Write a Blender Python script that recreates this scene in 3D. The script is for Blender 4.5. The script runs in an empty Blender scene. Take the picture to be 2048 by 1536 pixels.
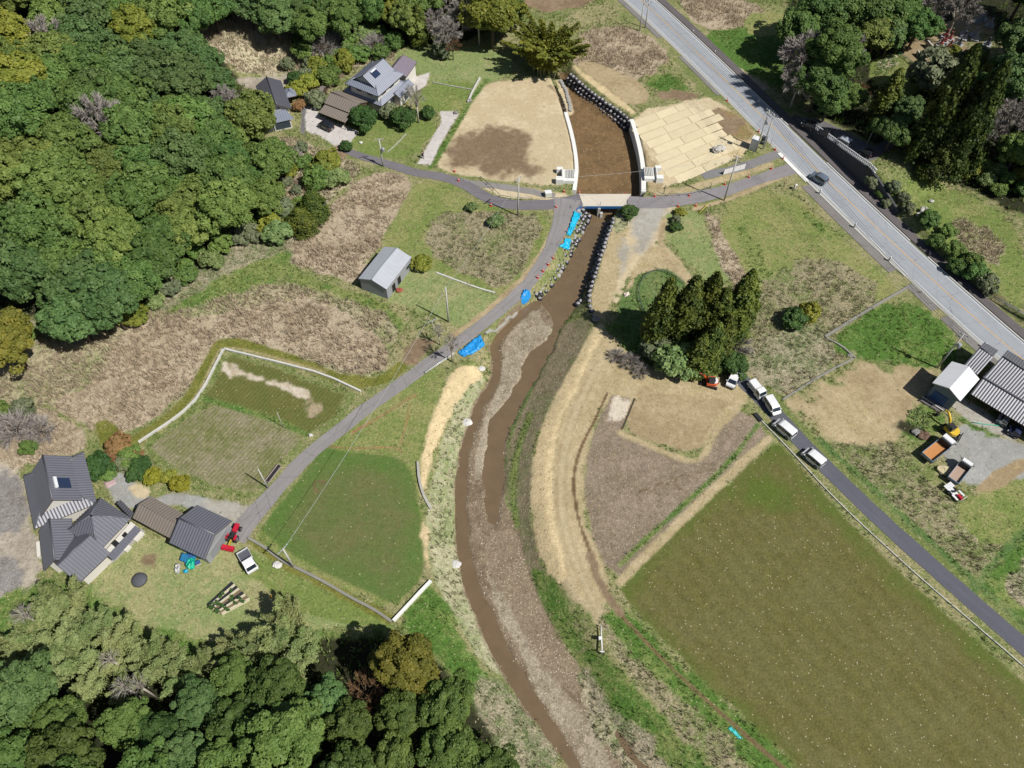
import bpy, bmesh, math, random
import numpy as np
from mathutils import Vector, Matrix
S = bpy.context.scene
COL = S.collection
rnd = random.Random(7)

# ---------------------------------------------------------------- camera, sky, sun, exposure
CAMH = 110.0
FPX = 1550.0
AX_R = np.array([0.99966033, 0.02141956, 0.01484673])
AX_D = np.array([0.02606191, -0.82159328, -0.56947807])
AX_F = np.array([0.0, 0.56967156, -0.82187244])
AX_D = np.cross(AX_F, AX_R)          # keeps the three axes square to each other
cd = bpy.data.cameras.new('camera'); cam = bpy.data.objects.new('camera', cd); COL.objects.link(cam)
M = Matrix.Identity(4)
for i in range(3):
    M[i][0] = AX_R[i]; M[i][1] = -AX_D[i]; M[i][2] = -AX_F[i]
M[2][3] = CAMH
cam.matrix_world = M
cd.sensor_width = 36; cd.lens = 36 * FPX / 2048; cd.clip_end = 3000; cd.clip_start = 0.5
S.camera = cam

SUN_AZ = math.radians(121.5)          # from +y clockwise: the sun stands to the right and a little behind the viewer
SUN_EL = math.radians(52)
w = bpy.data.worlds.new('World'); S.world = w; w.use_nodes = True
nt = w.node_tree
sky = nt.nodes.new('ShaderNodeTexSky'); sky.sky_type = 'NISHITA'; sky.sun_disc = False
sky.sun_elevation = SUN_EL; sky.sun_rotation = SUN_AZ
bg = nt.nodes['Background']; bg.inputs[1].default_value = 0.05
nt.links.new(sky.outputs[0], bg.inputs[0])
sd = bpy.data.lights.new('sun', 'SUN'); sd.energy = 4.6; sd.angle = math.radians(0.53); sd.color = (1, .965, .915)
sun = bpy.data.objects.new('sun', sd); COL.objects.link(sun)
sdir = Vector((math.sin(SUN_AZ) * math.cos(SUN_EL), math.cos(SUN_AZ) * math.cos(SUN_EL), math.sin(SUN_EL)))
sun.rotation_euler = sdir.to_track_quat('Z', 'Y').to_euler()
S.view_settings.view_transform = 'Standard'; S.view_settings.look = 'None'
S.view_settings.exposure = 0.36; S.view_settings.gamma = 1
S.cycles.max_bounces = 5; S.cycles.diffuse_bounces = 3; S.cycles.glossy_bounces = 2
S.cycles.sample_clamp_indirect = 4

KEXP = 1.52
def lin(r, g, b, k=KEXP):
    f = lambda v: (v / 255 / 12.92 if v / 255 <= .04045 else ((v / 255 + .055) / 1.055) ** 2.4) / k
    return (f(r), f(g), f(b))

# ---------------------------------------------------------------- pixel -> place
def ray(u, v):
    r = AX_R * (u - 1024) + AX_D * (v - 768) + AX_F * FPX
    return r
def plane(u, v, z=0.0):
    r = ray(u, v); k = (z - CAMH) / r[2]
    return (r[0] * k, r[1] * k)
def planes(pts, z=0.0):
    return np.array([plane(p[0], p[1], z) for p in pts])
def wp(pts, z=0.0):                     # px points, or ('w', x, y) for a place out of frame
    return np.array([(p[1], p[2]) if p[0] == 'w' else plane(p[0], p[1], z) for p in pts])
def chaikin(P, n=2, closed=True):
    P = np.asarray(P, float)
    for _ in range(n):
        if closed:
            Q = np.roll(P, -1, 0); a = .75 * P + .25 * Q; b = .25 * P + .75 * Q
            P = np.empty((2 * len(a), P.shape[1])); P[0::2] = a; P[1::2] = b
        else:
            a = .75 * P[:-1] + .25 * P[1:]; b = .25 * P[:-1] + .75 * P[1:]
            R = np.empty((2 * len(a), P.shape[1])); R[0::2] = a; R[1::2] = b
            P = np.vstack([P[:1], R, P[-1:]])
    return P
def seg_dist(X, Y, P, closed=True):
    d = np.full(X.shape, 1e9)
    n = len(P)
    for i in range(n if closed else n - 1):
        a = P[i]; b = P[(i + 1) % n]; e = b - a; L = e @ e
        if L < 1e-9: continue
        t = np.clip(((X - a[0]) * e[0] + (Y - a[1]) * e[1]) / L, 0, 1)
        d = np.minimum(d, (X - a[0] - t * e[0]) ** 2 + (Y - a[1] - t * e[1]) ** 2)
    return np.sqrt(d)
def inside(X, Y, P):
    c = np.zeros(X.shape, bool); n = len(P)
    for i in range(n):
        x1, y1 = P[i]; x2, y2 = P[(i + 1) % n]
        if y1 == y2: continue
        c ^= ((y1 > Y) != (y2 > Y)) & (X < (x2 - x1) * (Y - y1) / (y2 - y1) + x1)
    return c
def sdf(X, Y, P):                       # + inside
    return np.where(inside(X, Y, P), 1, -1) * seg_dist(X, Y, P)
def sst(a, b, x):
    t = np.clip((x - a) / (b - a), 0, 1); return t * t * (3 - 2 * t)
def vnoise(X, Y, s, seed=0):            # smooth value noise, 0..1
    r = np.random.RandomState(seed); T = r.rand(256, 256)
    x = X / s; y = Y / s; i = np.floor(x).astype(int); j = np.floor(y).astype(int)
    fx = x - i; fy = y - j; fx = fx * fx * (3 - 2 * fx); fy = fy * fy * (3 - 2 * fy)
    g = lambda a, b: T[a & 255, b & 255]
    return (g(i, j) * (1 - fx) + g(i + 1, j) * fx) * (1 - fy) + (g(i, j + 1) * (1 - fx) + g(i + 1, j + 1) * fx) * fy
def fbm(X, Y, s, seed=0, n=4):
    o = 0; a = 1; t = 0
    for k in range(n):
        o = o + a * vnoise(X + 17 * k, Y - 31 * k, s / 2 ** k, seed + k); t += a; a *= .55
    return o / t

R_O = np.array([34.72505376, 194.38651052]); R_U = np.array([.45687477, -.88953102]); R_N = np.array([.88953102, .45687477])
R_K = np.array([5.31594654e-06, -7.48017883e-04, 1.11132575e-02, -2.21280468e-02])
def main(s, off):                       # s metres along the main road, off metres to its right
    y = np.polyval(R_K, np.clip(s, -10, 135)) + (np.polyval(np.polyder(R_K), np.clip(s, -10, 135))) * (s - np.clip(s, -10, 135))
    return R_O + R_U * s + R_N * (y + off)
W0 = lambda pts: [('w',) + plane(u, v, 0) for u, v in pts]
# ---------------------------------------------------------------- the river's outlines
BED_Z = -2.4
BED = wp([(1108,170),(1128,225)] + W0([(1131,226),(1142,262),(1150,300),(1154,340),(1148,382)]) + [(1165,415),(1183,430),(1160,480),(1130,540),(1090,590),(1060,606),(1030,625),
  (1000,655),(978,690),(988,720),(985,760),(958,795),(935,860),(918,920),(912,1000),(913,1060),(918,1120),(935,1190),(960,1250),
  (990,1320),(1020,1365),(1060,1430),(1110,1490),(1160,1560),(1220,1640),(1400,1640),(1330,1560),(1260,1500),(1200,1440),(1180,1390),
  (1160,1330),(1115,1280),(1080,1210),(1050,1130),(1035,1060),(1012,1000),(1005,960),(1010,900),(1025,840),(1050,790),(1075,740),
  (1100,690),(1125,645),(1150,615),(1165,590),(1190,530),(1210,470),(1228,430),(1250,405)] + W0([(1288,386),(1289,345),(1284,308),(1274,268),(1265,240)]) + [
  (1224,250),(1190,228),(1162,206),(1142,182),(1128,150),(1110,120),(1090,120)], BED_Z)
TOP = wp([(1098,150),(1125,225),(1136,262),(1144,300),(1148,340),(1142,384),(1150,425),(1125,480),(1085,550),(1035,610),(975,668),(950,715),(900,760),
  (870,820),(850,890),(842,960),(850,1050),(858,1140),(880,1210),(915,1280),(950,1350),(990,1420),(1040,1490),(1090,1560),(1130,1650),
  (1540,1650),(1450,1560),(1365,1480),(1300,1410),(1245,1340),(1200,1275),(1150,1190),(1112,1110),(1095,1040),(1090,960),(1098,890),
  (1124,815),(1166,730),(1195,650),(1183,615),(1180,590),(1205,510),(1225,440),(1240,418),(1262,404),(1294,390),(1295,345),(1290,306),(1280,266),
  (1269,236),(1215,195),(1175,165),(1150,140),(1135,105),(1085,105)], 0)
WATERS = [chaikin(wp(p, BED_Z - .1), 2) for p in (
  [(1158,385),(1183,430),(1160,480),(1130,540),(1090,592),(1080,603),(1098,625),(1112,650),(1098,682),(1060,702),(1042,750),(1024,790),(1000,815),(981,845),(972,900),(969,960),(972,1020),(980,1052),
   (998,1045),(1003,985),(1006,920),(1020,852),(1046,800),(1074,758),(1104,700),(1125,655),(1150,615),(1165,590),(1190,530),(1210,470),(1228,430),(1250,385)],
  [(1078,598),(1040,614),(1003,648),(976,690),(986,722),(983,760),(957,795),(933,860),(917,920),(911,1000),(912,1060),(917,1120),(933,1190),
   (958,1250),(988,1320),(1018,1365),(1058,1430),(1108,1490),(1158,1560),(1180,1570),(1132,1482),(1110,1450),(1070,1390),(1042,1342),(1024,1318),(1002,1256),(960,1190),
   (945,1125),(936,1060),(930,1000),(933,925),(948,866),(972,800),(1000,762),(1004,722),(994,694),(1018,660),(1052,628),(1084,610)],
  [(1215,1435),(1225,1430),(1270,1500),(1310,1560),(1290,1560),(1240,1490)])]
BEDS = chaikin(BED, 1); TOPS = chaikin(TOP, 1)
BRIDGE_CUT = None
HILL_L = wp([('w',-420,-60),('w',-150,88),(-260,660),(0,640),(140,660),(280,600),(430,480),(560,440),(560,330),(520,275),(490,230),(505,150),
  (590,150),(640,185),(700,125),(760,80),(830,95),(900,80),(960,60),(1035,25),(1075,-40),('w',10,330),('w',-60,460),('w',-420,460)], 0)
HILL_B = wp([('w',-120,-60),('w',-120,58),(-60,1280),(120,1330),(420,1390),(650,1420),(800,1390),(900,1420),(960,1500),('w',-5,-60)], 0)
HILL_R = wp([(1560,-150),(1565,0),(1570,90)] + [('w', *main(q, 6.15)) for q in np.arange(48, 160, 3.0)] + [
  ('w',420,60),('w',420,460),('w',90,460)], 0)
HILLS = [chaikin(HILL_L, 2), chaikin(HILL_B, 2), chaikin(HILL_R, 1)]
def height(X, Y):
    Z = np.zeros(X.shape)
    d = sdf(X, Y, HILLS[0]); Z += np.where(d > 0, np.minimum(.34 * d * sst(-2, 10, d), 46 - 8 * np.exp(-d / 60)), 0)
    d = sdf(X, Y, HILLS[1]); Z += np.where(d > 0, np.minimum(.30 * d * sst(-1, 8, d), 14), 0)
    d = sdf(X, Y, HILLS[2])
    wall = np.interp((X - R_O[0]) * R_U[0] + (Y - R_O[1]) * R_U[1], [40, 50, 74, 77, 84, 150], [.3, .5, 3.5, 3.3, 1.0, 1.6])
    Z += np.where(d > 0, wall * sst(0, 1.6, d) + np.minimum(.20 * np.maximum(d - 12, 0), 26), 0)
    dt = sdf(X, Y, TOPS); db = -sdf(X, Y, BEDS)
    t = np.clip(db, 0, None) / (np.clip(db, 0, None) + np.clip(dt, 1e-6, None))
    bank = BED_Z * (1 - sst(0, 1, t) * .35 - .65 * t)
    Z = np.where(dt > 0, np.where(db <= 0, BED_Z, bank), Z)
    # the water's bed lies a little under the bars
    for W in WATERS:
        dw = sdf(X, Y, W) + (fbm(X, Y, 2.2, 5, 3) - .5) * 1.1
        Z -= .42 * sst(-.5, .6, dw)
    return Z

# ---------------------------------------------------------------- ground sheet
def spaced(parts):
    out = [parts[0][0]]
    for a, b, st in parts:
        n = max(1, int(round((b - a) / st))); out += list(np.linspace(a, b, n + 1)[1:])
    return np.array(out)
GX = spaced([(-420,-160,6),(-160,-100,.6),(-100,100,.3),(100,160,.6),(160,420,6)])
GY = spaced([(-60,8,4),(8,120,.27),(120,210,.4),(210,460,7)])
XX, YY = np.meshgrid(GX, GY)
ZZ = height(XX, YY)
def gz(x, y):
    i = int(np.clip(np.searchsorted(GX, x) - 1, 0, len(GX) - 2)); j = int(np.clip(np.searchsorted(GY, y) - 1, 0, len(GY) - 2))
    fx = (x - GX[i]) / (GX[i+1] - GX[i]); fy = (y - GY[j]) / (GY[j+1] - GY[j])
    fx = min(max(fx, 0), 1); fy = min(max(fy, 0), 1)
    return float((ZZ[j,i]*(1-fx)+ZZ[j,i+1]*fx)*(1-fy) + (ZZ[j+1,i]*(1-fx)+ZZ[j+1,i+1]*fx)*fy)
def at(u, v, z=None, dz=0.0):           # the place seen at a photo pixel: on the terrain, or on a given level
    if z is not None:
        x, y = plane(u, v, z); return Vector((x, y, z))
    r = ray(u, v); k0 = (50 - CAMH) / r[2]; k1 = (-4 - CAMH) / r[2]; n = 160; prev = k0
    for i in range(n + 1):
        k = k0 + (k1 - k0) * i / n
        if CAMH + r[2] * k <= gz(r[0] * k, r[1] * k) + dz:
            a, b = prev, k
            for _ in range(12):
                m = (a + b) / 2
                if CAMH + r[2] * m <= gz(r[0] * m, r[1] * m) + dz: b = m
                else: a = m
            k = b; break
        prev = k
    return Vector((r[0] * k, r[1] * k, CAMH + r[2] * k))
# ---------------------------------------------------------------- roads: centre lines in metres
def resample(P, step=1.0, n=2):
    P = chaikin(P, n, False); d = np.r_[0, np.cumsum(np.linalg.norm(np.diff(P, axis=0), axis=1))]
    t = np.linspace(0, d[-1], max(2, int(d[-1] / step) + 1))
    return np.stack([np.interp(t, d, P[:, 0]), np.interp(t, d, P[:, 1])], -1)
MAIN_C = np.array([main(s, 0) for s in np.arange(-40, 175, 1.0)])
LANE_WEST = resample(wp([(690,300),(720,312),(770,326),(830,346),(880,352),(925,366),(955,385),(990,404),(1040,412),(1120,408),(1165,400)]))
LANE_RIVER = resample(wp([(1135,398),(1130,425),(1112,475),(1090,520),(1062,562),(1020,603),(970,646),(910,690),(850,732),(780,785),(725,822),(670,868),(620,908),(570,958),(525,1010),(488,1050),(470,1080)]))
LANE_WEST_OLD = resample(wp([(925,362),(960,368),(1005,374),(1060,383),(1110,392)]))
LANE_EAST = resample(wp([(1255,404),(1300,406),(1350,402),(1410,392),(1450,382),(1500,365),(1550,348),(1600,332)]))
LANE_SPUR = resample(wp([(1405,352),(1440,345),(1490,332),(1530,318),(1572,300)]))
LANE_SOUTH = resample(wp([(1470,748),(1492,768),(1520,795),(1560,838),(1615,898),(1680,962),(1750,1030),(1830,1102),(1920,1182),(2000,1252),(2080,1322),(2160,1392)]))
ROADS = [(MAIN_C, 13.5), (LANE_WEST, 2.6), (LANE_RIVER, 2.5), (LANE_EAST, 3.0), (LANE_SPUR, 2.2), (LANE_SOUTH, 2.9), (LANE_WEST_OLD, 1.9)]
ROADMASK = np.zeros(XX.shape)
for P, wd in ROADS:
    i0, i1 = np.searchsorted(GX, [P[:,0].min() - 9, P[:,0].max() + 9]); j0, j1 = np.searchsorted(GY, [P[:,1].min() - 9, P[:,1].max() + 9])
    sl = (slice(j0, j1), slice(i0, i1))
    ROADMASK[sl] = np.maximum(ROADMASK[sl], sst(wd / 2 + 1.4, wd / 2 + .5, seg_dist(XX[sl], YY[sl], P, False)))
# zone kinds: colour A, colour B (as seen in full sun), share of B, speckle, contrast, bump, edge softness m, edge jitter m
KIND = {
 'grass': ((122,134,78),(164,156,116), .48, .12, .62, .6, .8, 1.6),
 'lawn': ((122,140,74),(152,152,98), .45, .06, .5, .45, .6, 1.0),
 'palelawn': ((138,154,96),(168,164,118), .45, .06, .45, .4, .7, 1.2),
 'green': ((88,122,54),(136,146,86), .42, .06, .65, .6, .8, 1.8),
 'dkgreen': ((92,122,66),(126,138,86), .45, .06, .6, .6, .6, 1.2),
 'olive':      ((112,118,50),(134,132,68), .5, .05, .55, .5, .5, .7),
 'brush': ((116,130,84),(172,162,136), .5, .18, .75, .9, .8, 1.8),
 'weeds': ((116,130,74),(160,150,120), .5, .2, .75, .9, .6, 1.4),
 'reed': ((194,178,152),(164,148,122), .42, .16, .60, .9, .5, 1.3),
 'reedgreen': ((186,176,144),(140,148,96), .42, .14, .60, .9, .8, 1.8),
 'straw':      ((226,204,160),(206,188,146), .45, .10, .40, .5, .5, .8),
 'strawthin': ((200,182,146),(180,164,124), .5, .12, .40, .5, .8, 1.0),
 'path': ((202,186,150),(186,170,134), .5, .06, .28, .3, .5, .6),
 'tan':        ((190,172,136),(168,148,114), .45, .05, .35, .4, .5, .8),
 'sand':       ((222,206,172),(204,186,150), .5, .03, .24, .25, .5, .9),
 'soil':       ((158,138,112),(136,116,92), .5, .03, .35, .5, 1.0, 2.2),
 'field': ((160,144,126),(140,126,106), .5, .16, .50, .8, .4, .5),
 'wetbed': ((140,114,80),(118,96,68), .5, .05, .45, .5, .4, .4),
 'mud': ((120,100,78),(100,82,64), .5, .06, .45, .5, .5, .6),
 'bar': ((174,162,140),(144,130,110), .45, .30, .60, .8, .35, .7),
 'barbrown': ((150,134,112),(126,110,90), .5, .22, .55, .8, .4, .7),
 'bank': ((146,134,108),(118,122,84), .42, .14, .60, .7, .5, .8),
 'bankpale': ((186,182,148),(144,156,106), .45, .20, .55, .7, .6, .9),
 'paddy': ((110,106,60),(116,112,70), .5, .07, .42, .5, .4, .3),
 'paddygreen': ((96,112,50),(106,110,58), .5, .04, .35, .4, .5, .5),
 'ricegreen': ((94,122,58),(106,122,68), .5, .03, .32, .35, .4, .3),
 'ricebrown': ((116,118,74),(104,118,66), .5, .03, .34, .35, 4.5, 3.0),
 'stubble': ((152,144,116),(122,126,78), .5, .10, .45, .5, .6, .6),
 'pond': ((114,114,64),(104,110,58), .5, .05, .35, .35, .5, .5),
 'dried': ((220,208,188),(176,160,130), .42, .10, .4, .4, .8, 2.4),
 'gravel':     ((176,176,172),(160,160,154), .5, .08, .25, .35, .6, .6),
 'gravelgray': ((188,184,174),(170,164,150), .5, .06, .25, .35, .8, 1.0),
 'palesoil': ((196,186,168),(168,158,142), .5, .10, .45, .7, 1.0, 2.5),
 'floor': ((62,62,44),(54,58,36), .5, .05, .6, .8, 1.0, 1.5),  # wood floor, darkened so tree shade is partly in the colour
 'slope': ((206,194,164),(150,150,108), .4, .14, .6, .9, .9, 2.0),
 'concrete': ((218,212,206),(200,194,188), .45, .03, .22, .2, .25, .15),
 'darkrock': ((160,156,152),(140,134,128), .5, .10, .5, .8, 1.2, 3.0),
 'tarmac': ((128,126,128),(112,110,112), .5, .03, .25, .25, .3, .3),
 'ditch':      ((96,84,62),(82,74,52), .5, .02, .4, .5, .12, .12),
 'rut':        ((132,110,82),(112,92,68), .5, .02, .4, .5, .12, .15),
 'rust':       ((168,128,92),(150,136,92), .5, .10, .5, .5, .3, .6),
}
ZONES = []
def Z(kind, pts, rows=None, smooth=1, **kw): ZONES.append(('p', kind, pts, rows, smooth, kw))
def B(kind, pts, width, smooth=2, **kw): ZONES.append(('l', kind, pts, None, smooth, dict(kw, width=width)))

# --- left hillside
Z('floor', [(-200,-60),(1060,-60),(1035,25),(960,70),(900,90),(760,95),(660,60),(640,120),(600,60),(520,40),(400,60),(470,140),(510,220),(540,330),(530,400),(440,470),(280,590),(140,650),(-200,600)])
Z('slope', [(385,70),(430,42),(520,28),(600,60),(640,110),(600,140),(560,150),(500,150),(440,120)])
Z('reedgreen', [(560,140),(640,80),(760,60),(800,120),(740,130),(680,160),(640,190),(590,200)])
Z('slope', [(500,300),(560,270),(640,290),(700,320),(720,345),(640,430),(560,470),(470,440),(520,360)])
Z('palesoil', [(470,150),(560,145),(600,170),(560,180),(500,180)])
Z('brush', [(-100,620),(120,640),(280,580),(430,470),(560,440),(600,500),(560,560),(420,590),(300,640),(200,680),(-100,760)])
Z('reedgreen', [(-100,730),(60,690),(240,640),(420,600),(560,560),(700,600),(860,640),(830,690),(720,780),(560,720),(440,680),(400,780),(270,860),(180,860),(90,800),(-100,860)])
Z('reed', [(85,810),(200,760),(250,650),(330,625),(420,640),(520,600),(640,590),(780,690),(780,740),(735,752),(560,700),(440,670),(430,690),(360,800),(265,865),(190,860)], smooth=1)
Z('reed', [(-50,880),(60,800),(180,860),(170,910),(60,920),(-50,1000)])
Z('palesoil', [(-100,940),(50,930),(70,1060),(80,1160),(50,1240),(-100,1260)])
Z('darkrock', [(-60,960),(30,945),(62,1000),(50,1050),(20,1075),(-60,1090)])
Z('darkrock', [(-60,1120),(20,1110),(50,1160),(30,1190),(-60,1180)])
Z('green', [(300,640),(430,560),(560,500),(620,520),(560,560),(440,590),(330,640)], share=.55)
Z('olive', [(185,850),(215,838),(260,880),(285,900),(260,925),(210,905)])
# field between the barn and the lane
Z('reed', [(565,520),(640,430),(735,345),(810,345),(830,380),(790,440),(755,490),(715,570),(640,548)])
Z('lawn', [(755,490),(800,420),(830,360),(900,365),(940,400),(1000,420),(1110,430),(1075,520),(1010,590),(960,580),(830,525)], share=.5)
Z('weeds', [(860,420),(1000,425),(1095,430),(1060,520),(1010,580),(930,550),(850,500)], share=.6)
Z('palelawn', [(725,590),(830,525),(880,545),(980,590),(1010,600),(950,650),(900,660),(780,600)])
Z('green', [(570,535),(640,560),(760,600),(860,640),(880,660),(830,700),(790,640),(680,590),(560,560)], share=.6)
Z('grass', [(760,600),(890,640),(920,660),(850,730),(780,770),(770,700),(830,650)], share=.55)
Z('soil', [(810,690),(850,675),(880,680),(840,720),(800,735)], share=.6)
# the wet strip round the two upper paddies
B('olive', [(250,895),(330,845),(385,790),(420,720),(445,678),(520,700),(620,735),(700,765),(760,765),(800,735)], 2.3)
B('strawthin', [(330,858),(395,795),(430,715),(448,690),(560,718),(650,745)], .35)
Z('grass', [(275,885),(360,835),(405,790),(448,700),(560,728),(720,785),(690,835),(620,880),(510,1000),(430,985),(330,930)], share=.35)
Z('pond', [(412,790),(462,712),(560,742),(690,790),(668,835),(610,868)], rows=(.62, 152, .10), smooth=0)
Z('dried', [(445,728),(470,735),(520,760),(600,775),(640,800),(600,800),(560,775),(500,755),(450,745)])
Z('dried', [(600,800),(650,790),(640,830),(620,830)], share=.8)
Z('stubble', [(300,895),(390,825),(430,810),(520,835),(605,872),(505,985),(430,972),(340,925)], rows=(.62, 150, .12), smooth=0)
B('green', [(410,798),(480,818),(560,842),(610,868)], 1.0)
# below the lane
Z('lawn', [(530,1045),(640,910),(740,820),(850,745),(900,730),(880,800),(850,880),(840,960),(846,1100),(850,1150),(790,1220),(690,1180),(560,1120),(500,1080)], share=.5)
B('rust', [(705,865),(740,845),(790,815),(830,790)], .5)
B('rust', [(800,890),(812,850),(820,810)], .35)
B('rust', [(660,893),(700,898),(790,893),(805,905)], .3)
Z('ricegreen', [(645,895),(700,903),(780,912),(812,925),(830,965),(838,1020),(846,1080),(848,1138),(838,1162),(795,1206),(778,1204),(660,1150),(560,1095),(522,1058),(590,970)], smooth=0)
Z('ricebrown', [(650,940),(780,940),(815,1020),(815,1120),(760,1160),(640,1110),(580,1060)])
Z('straw', [(905,735),(960,730),(965,760),(940,790),(900,830),(870,900),(856,960),(842,1010),(838,940),(848,880),(865,820)])
Z('bankpale', [(970,752),(960,790),(938,850),(918,920),(912,1000),(916,1120),(935,1190),(960,1250),(1000,1340),(960,1330),(900,1230),(862,1150),(850,1080),(858,960),(900,835),(940,770)])
Z('straw', [(842,1040),(856,1060),(860,1120),(864,1140),(846,1130)])
Z('green', [(850,1150),(880,1180),(940,1290),(1000,1390),(1080,1500),(1120,1560),(1000,1580),(930,1400),(860,1300),(790,1250)], share=.4)
Z('bankpale', [(905,1170),(935,1195),(965,1260),(1010,1350),(985,1345),(940,1280)])
Z('brush', [(940,1340),(1010,1370),(1080,1450),(1130,1545),(980,1560),(950,1450)])
# farmyard, lower left
Z('palelawn', [(180,1170),(260,1060),(330,1080),(480,1080),(560,1120),(680,1190),(780,1245),(700,1260),(560,1260),(420,1290),(300,1270),(200,1210)], share=.5)
Z('lawn', [(470,1080),(560,1130),(780,1245),(800,1270),(640,1240),(500,1170)], share=.35)
Z('soil', [(285,1115),(310,1105),(308,1120),(290,1130)])
B('olive', [(500,1080),(560,1125),(650,1170),(780,1238)], 1.3)
Z('green', [(1,1190),(120,1150),(260,1240),(420,1290),(560,1260),(700,1260),(800,1280),(960,1500),(940,1600),(-60,1600),(-60,1260)], share=.5)
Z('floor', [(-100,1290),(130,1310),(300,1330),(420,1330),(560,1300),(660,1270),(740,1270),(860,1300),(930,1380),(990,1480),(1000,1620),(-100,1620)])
Z('gravel', [(205,960),(240,945),(265,960),(300,1000),(340,985),(420,1000),(500,1010),(520,1020),(480,1060),(430,1060),(380,1010),(300,1010),(250,1020),(225,1000)])
Z('gravelgray', [(400,995),(500,1008),(530,1000),(500,1050),(460,1060),(430,1030)])
Z('sand', [(250,980),(275,965),(300,985),(290,1000)], share=.5)
# top left: yard, drive
Z('palelawn', [(800,100),(860,85),(960,90),(1040,120),(1010,160),(960,165),(930,230),(880,200),(850,150),(790,120)], share=.35)
Z('lawn', [(850,165),(960,160),(940,225),(900,230),(830,205)], share=.4)
Z('lawn', [(690,270),(760,230),(850,240),(880,250),(820,320),(720,310)], share=.35)
Z('concrete', [(604,200),(622,182),(630,200),(640,232),(660,240),(718,262),(700,285),(672,293),(640,272),(612,262)], smooth=0, jit=.4)
Z('concrete', [(806,160),(860,145),(852,172),(818,190)], smooth=0, jit=.2)
Z('tarmac', [(610,262),(612,190),(606,190),(600,262),(612,275)], smooth=0)
Z('soil', [(660,290),(700,300),(690,325),(640,320)])
# bare field
Z('sand', [(965,165),(1100,155),(1115,175),(1140,230),(1152,300),(1150,372),(1100,375),(1000,360),(900,345),(870,330),(920,250),(940,200)], share=.6)
Z('soil', [(880,320),(940,260),(1000,245),(1050,265),(1070,330),(1080,360),(990,345)], share=.6, jit=4, soft=3)
B('green', [(862,335),(905,265),(945,195),(975,160)], 1.2)
Z('concrete', [(835,328),(862,330),(880,290),(918,228),(905,222),(880,222),(882,245),(850,300)], smooth=0, jit=.1, soft=.25)
Z('sand', [(985,370),(1130,385),(1150,405),(1070,400),(1000,395),(960,372)])
# upstream bed
Z('wetbed', [(1118,140),(1132,225),(1150,290),(1156,345),(1148,400),(1262,400),(1286,385),(1288,340),(1276,280),(1258,240),(1208,203),(1165,172),(1142,145)], smooth=0)
B('sand', [(1120,165),(1135,200),(1138,225)], 2.0)
B('soil', [(1100,172),(1118,200),(1128,232)], .8)
# top middle
Z('soil', [(1020,0),(1060,-40),(1250,-60),(1180,10),(1130,20),(1095,25)], share=.5)
Z('grass', [(1120,40),(1200,0),(1240,30),(1180,60),(1140,70)], share=.6)
Z('reed', [(1150,75),(1200,50),(1290,60),(1345,115),(1290,160),(1200,150),(1140,130)])
Z('tan', [(1145,120),(1210,130),(1290,170),(1300,200),(1260,215),(1200,180)])
B('straw', [(1148,135),(1180,160),(1225,195),(1265,225)], 1.6)
B('tan', [(1160,125),(1230,175),(1285,230)], .5)
Z('green', [(1285,160),(1330,145),(1370,165),(1375,185),(1340,190),(1310,180)])
Z('grass', [(1345,110),(1390,140),(1450,195),(1420,200),(1370,150)], share=.3)
Z('soil', [(1300,180),(1380,185),(1400,195),(1330,205)])
Z('sand', [(1265,225),(1380,200),(1430,195),(1510,262),(1520,290),(1440,320),(1380,360),(1300,385),(1285,330),(1275,280)])
Z('tan', [(1280,300),(1320,340),(1330,380),(1290,385)])
Z('rust', [(1400,235),(1450,210),(1510,262),(1505,285),(1450,275)], share=.6, soft=1.5)
Z('soil', [(1400,225),(1450,215),(1490,255),(1460,280),(1420,265)], jit=3)
Z('straw', [(1395,300),(1460,285),(1500,310),(1430,330),(1370,335)])
B('strawthin', [(1280,395),(1340,388),(1440,360),(1540,330)], 1.8)
# right of the bridge
Z('sand', [(1236,440),(1345,405),(1330,450),(1318,500),(1290,540),(1240,580),(1225,600),(1228,520)], share=.5, jit=3)
Z('gravelgray', [(1262,405),(1345,400),(1318,440),(1308,490),(1270,520),(1262,450)], soft=2, jit=2)
Z('strawthin', [(1232,440),(1262,430),(1250,520),(1225,600),(1200,650),(1180,620),(1200,520)])
Z('bankpale', [(1235,420),(1265,430),(1250,460),(1225,470)])
Z('palelawn', [(1330,425),(1400,420),(1430,480),(1470,560),(1420,580),(1370,520),(1325,470)], share=.4)
Z('strawthin', [(1260,530),(1320,480),(1380,540),(1400,580),(1330,570),(1250,600)])
Z('dkgreen', [(1240,600),(1280,545),(1330,535),(1400,570),(1380,640),(1290,690),(1230,660)], share=.5)
Z('green', [(1190,660),(1240,640),(1330,720),(1400,740),(1300,750),(1230,720)], share=.5)
Z('reed', [(1405,425),(1440,440),(1480,520),(1520,580),(1550,660),(1500,680),(1470,580),(1430,500)])
Z('lawn', [(1420,420),(1560,365),(1700,490),(1800,575),(1780,610),(1640,690),(1560,650),(1500,560)], share=.55)
Z('green', [(1600,420),(1640,440),(1680,490),(1640,470)], share=.6)
Z('green', [(1480,440),(1520,500),(1560,570),(1530,580),(1490,510)], share=.6)
Z('weeds', [(1520,560),(1640,500),(1790,590),(1660,690),(1700,720),(1560,800),(1500,770),(1500,680)], share=.55)
Z('brush', [(1500,690),(1620,640),(1690,710),(1580,790),(1510,760)])
Z('green', [(1640,690),(1800,580),(1920,680),(1900,720),(1840,740),(1720,720)], share=.35)
Z('tan', [(1580,810),(1720,722),(1840,745),(1880,750),(1830,830),(1790,880),(1730,905),(1660,860)], share=.5, smooth=0, soft=2.5, jit=4)
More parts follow.
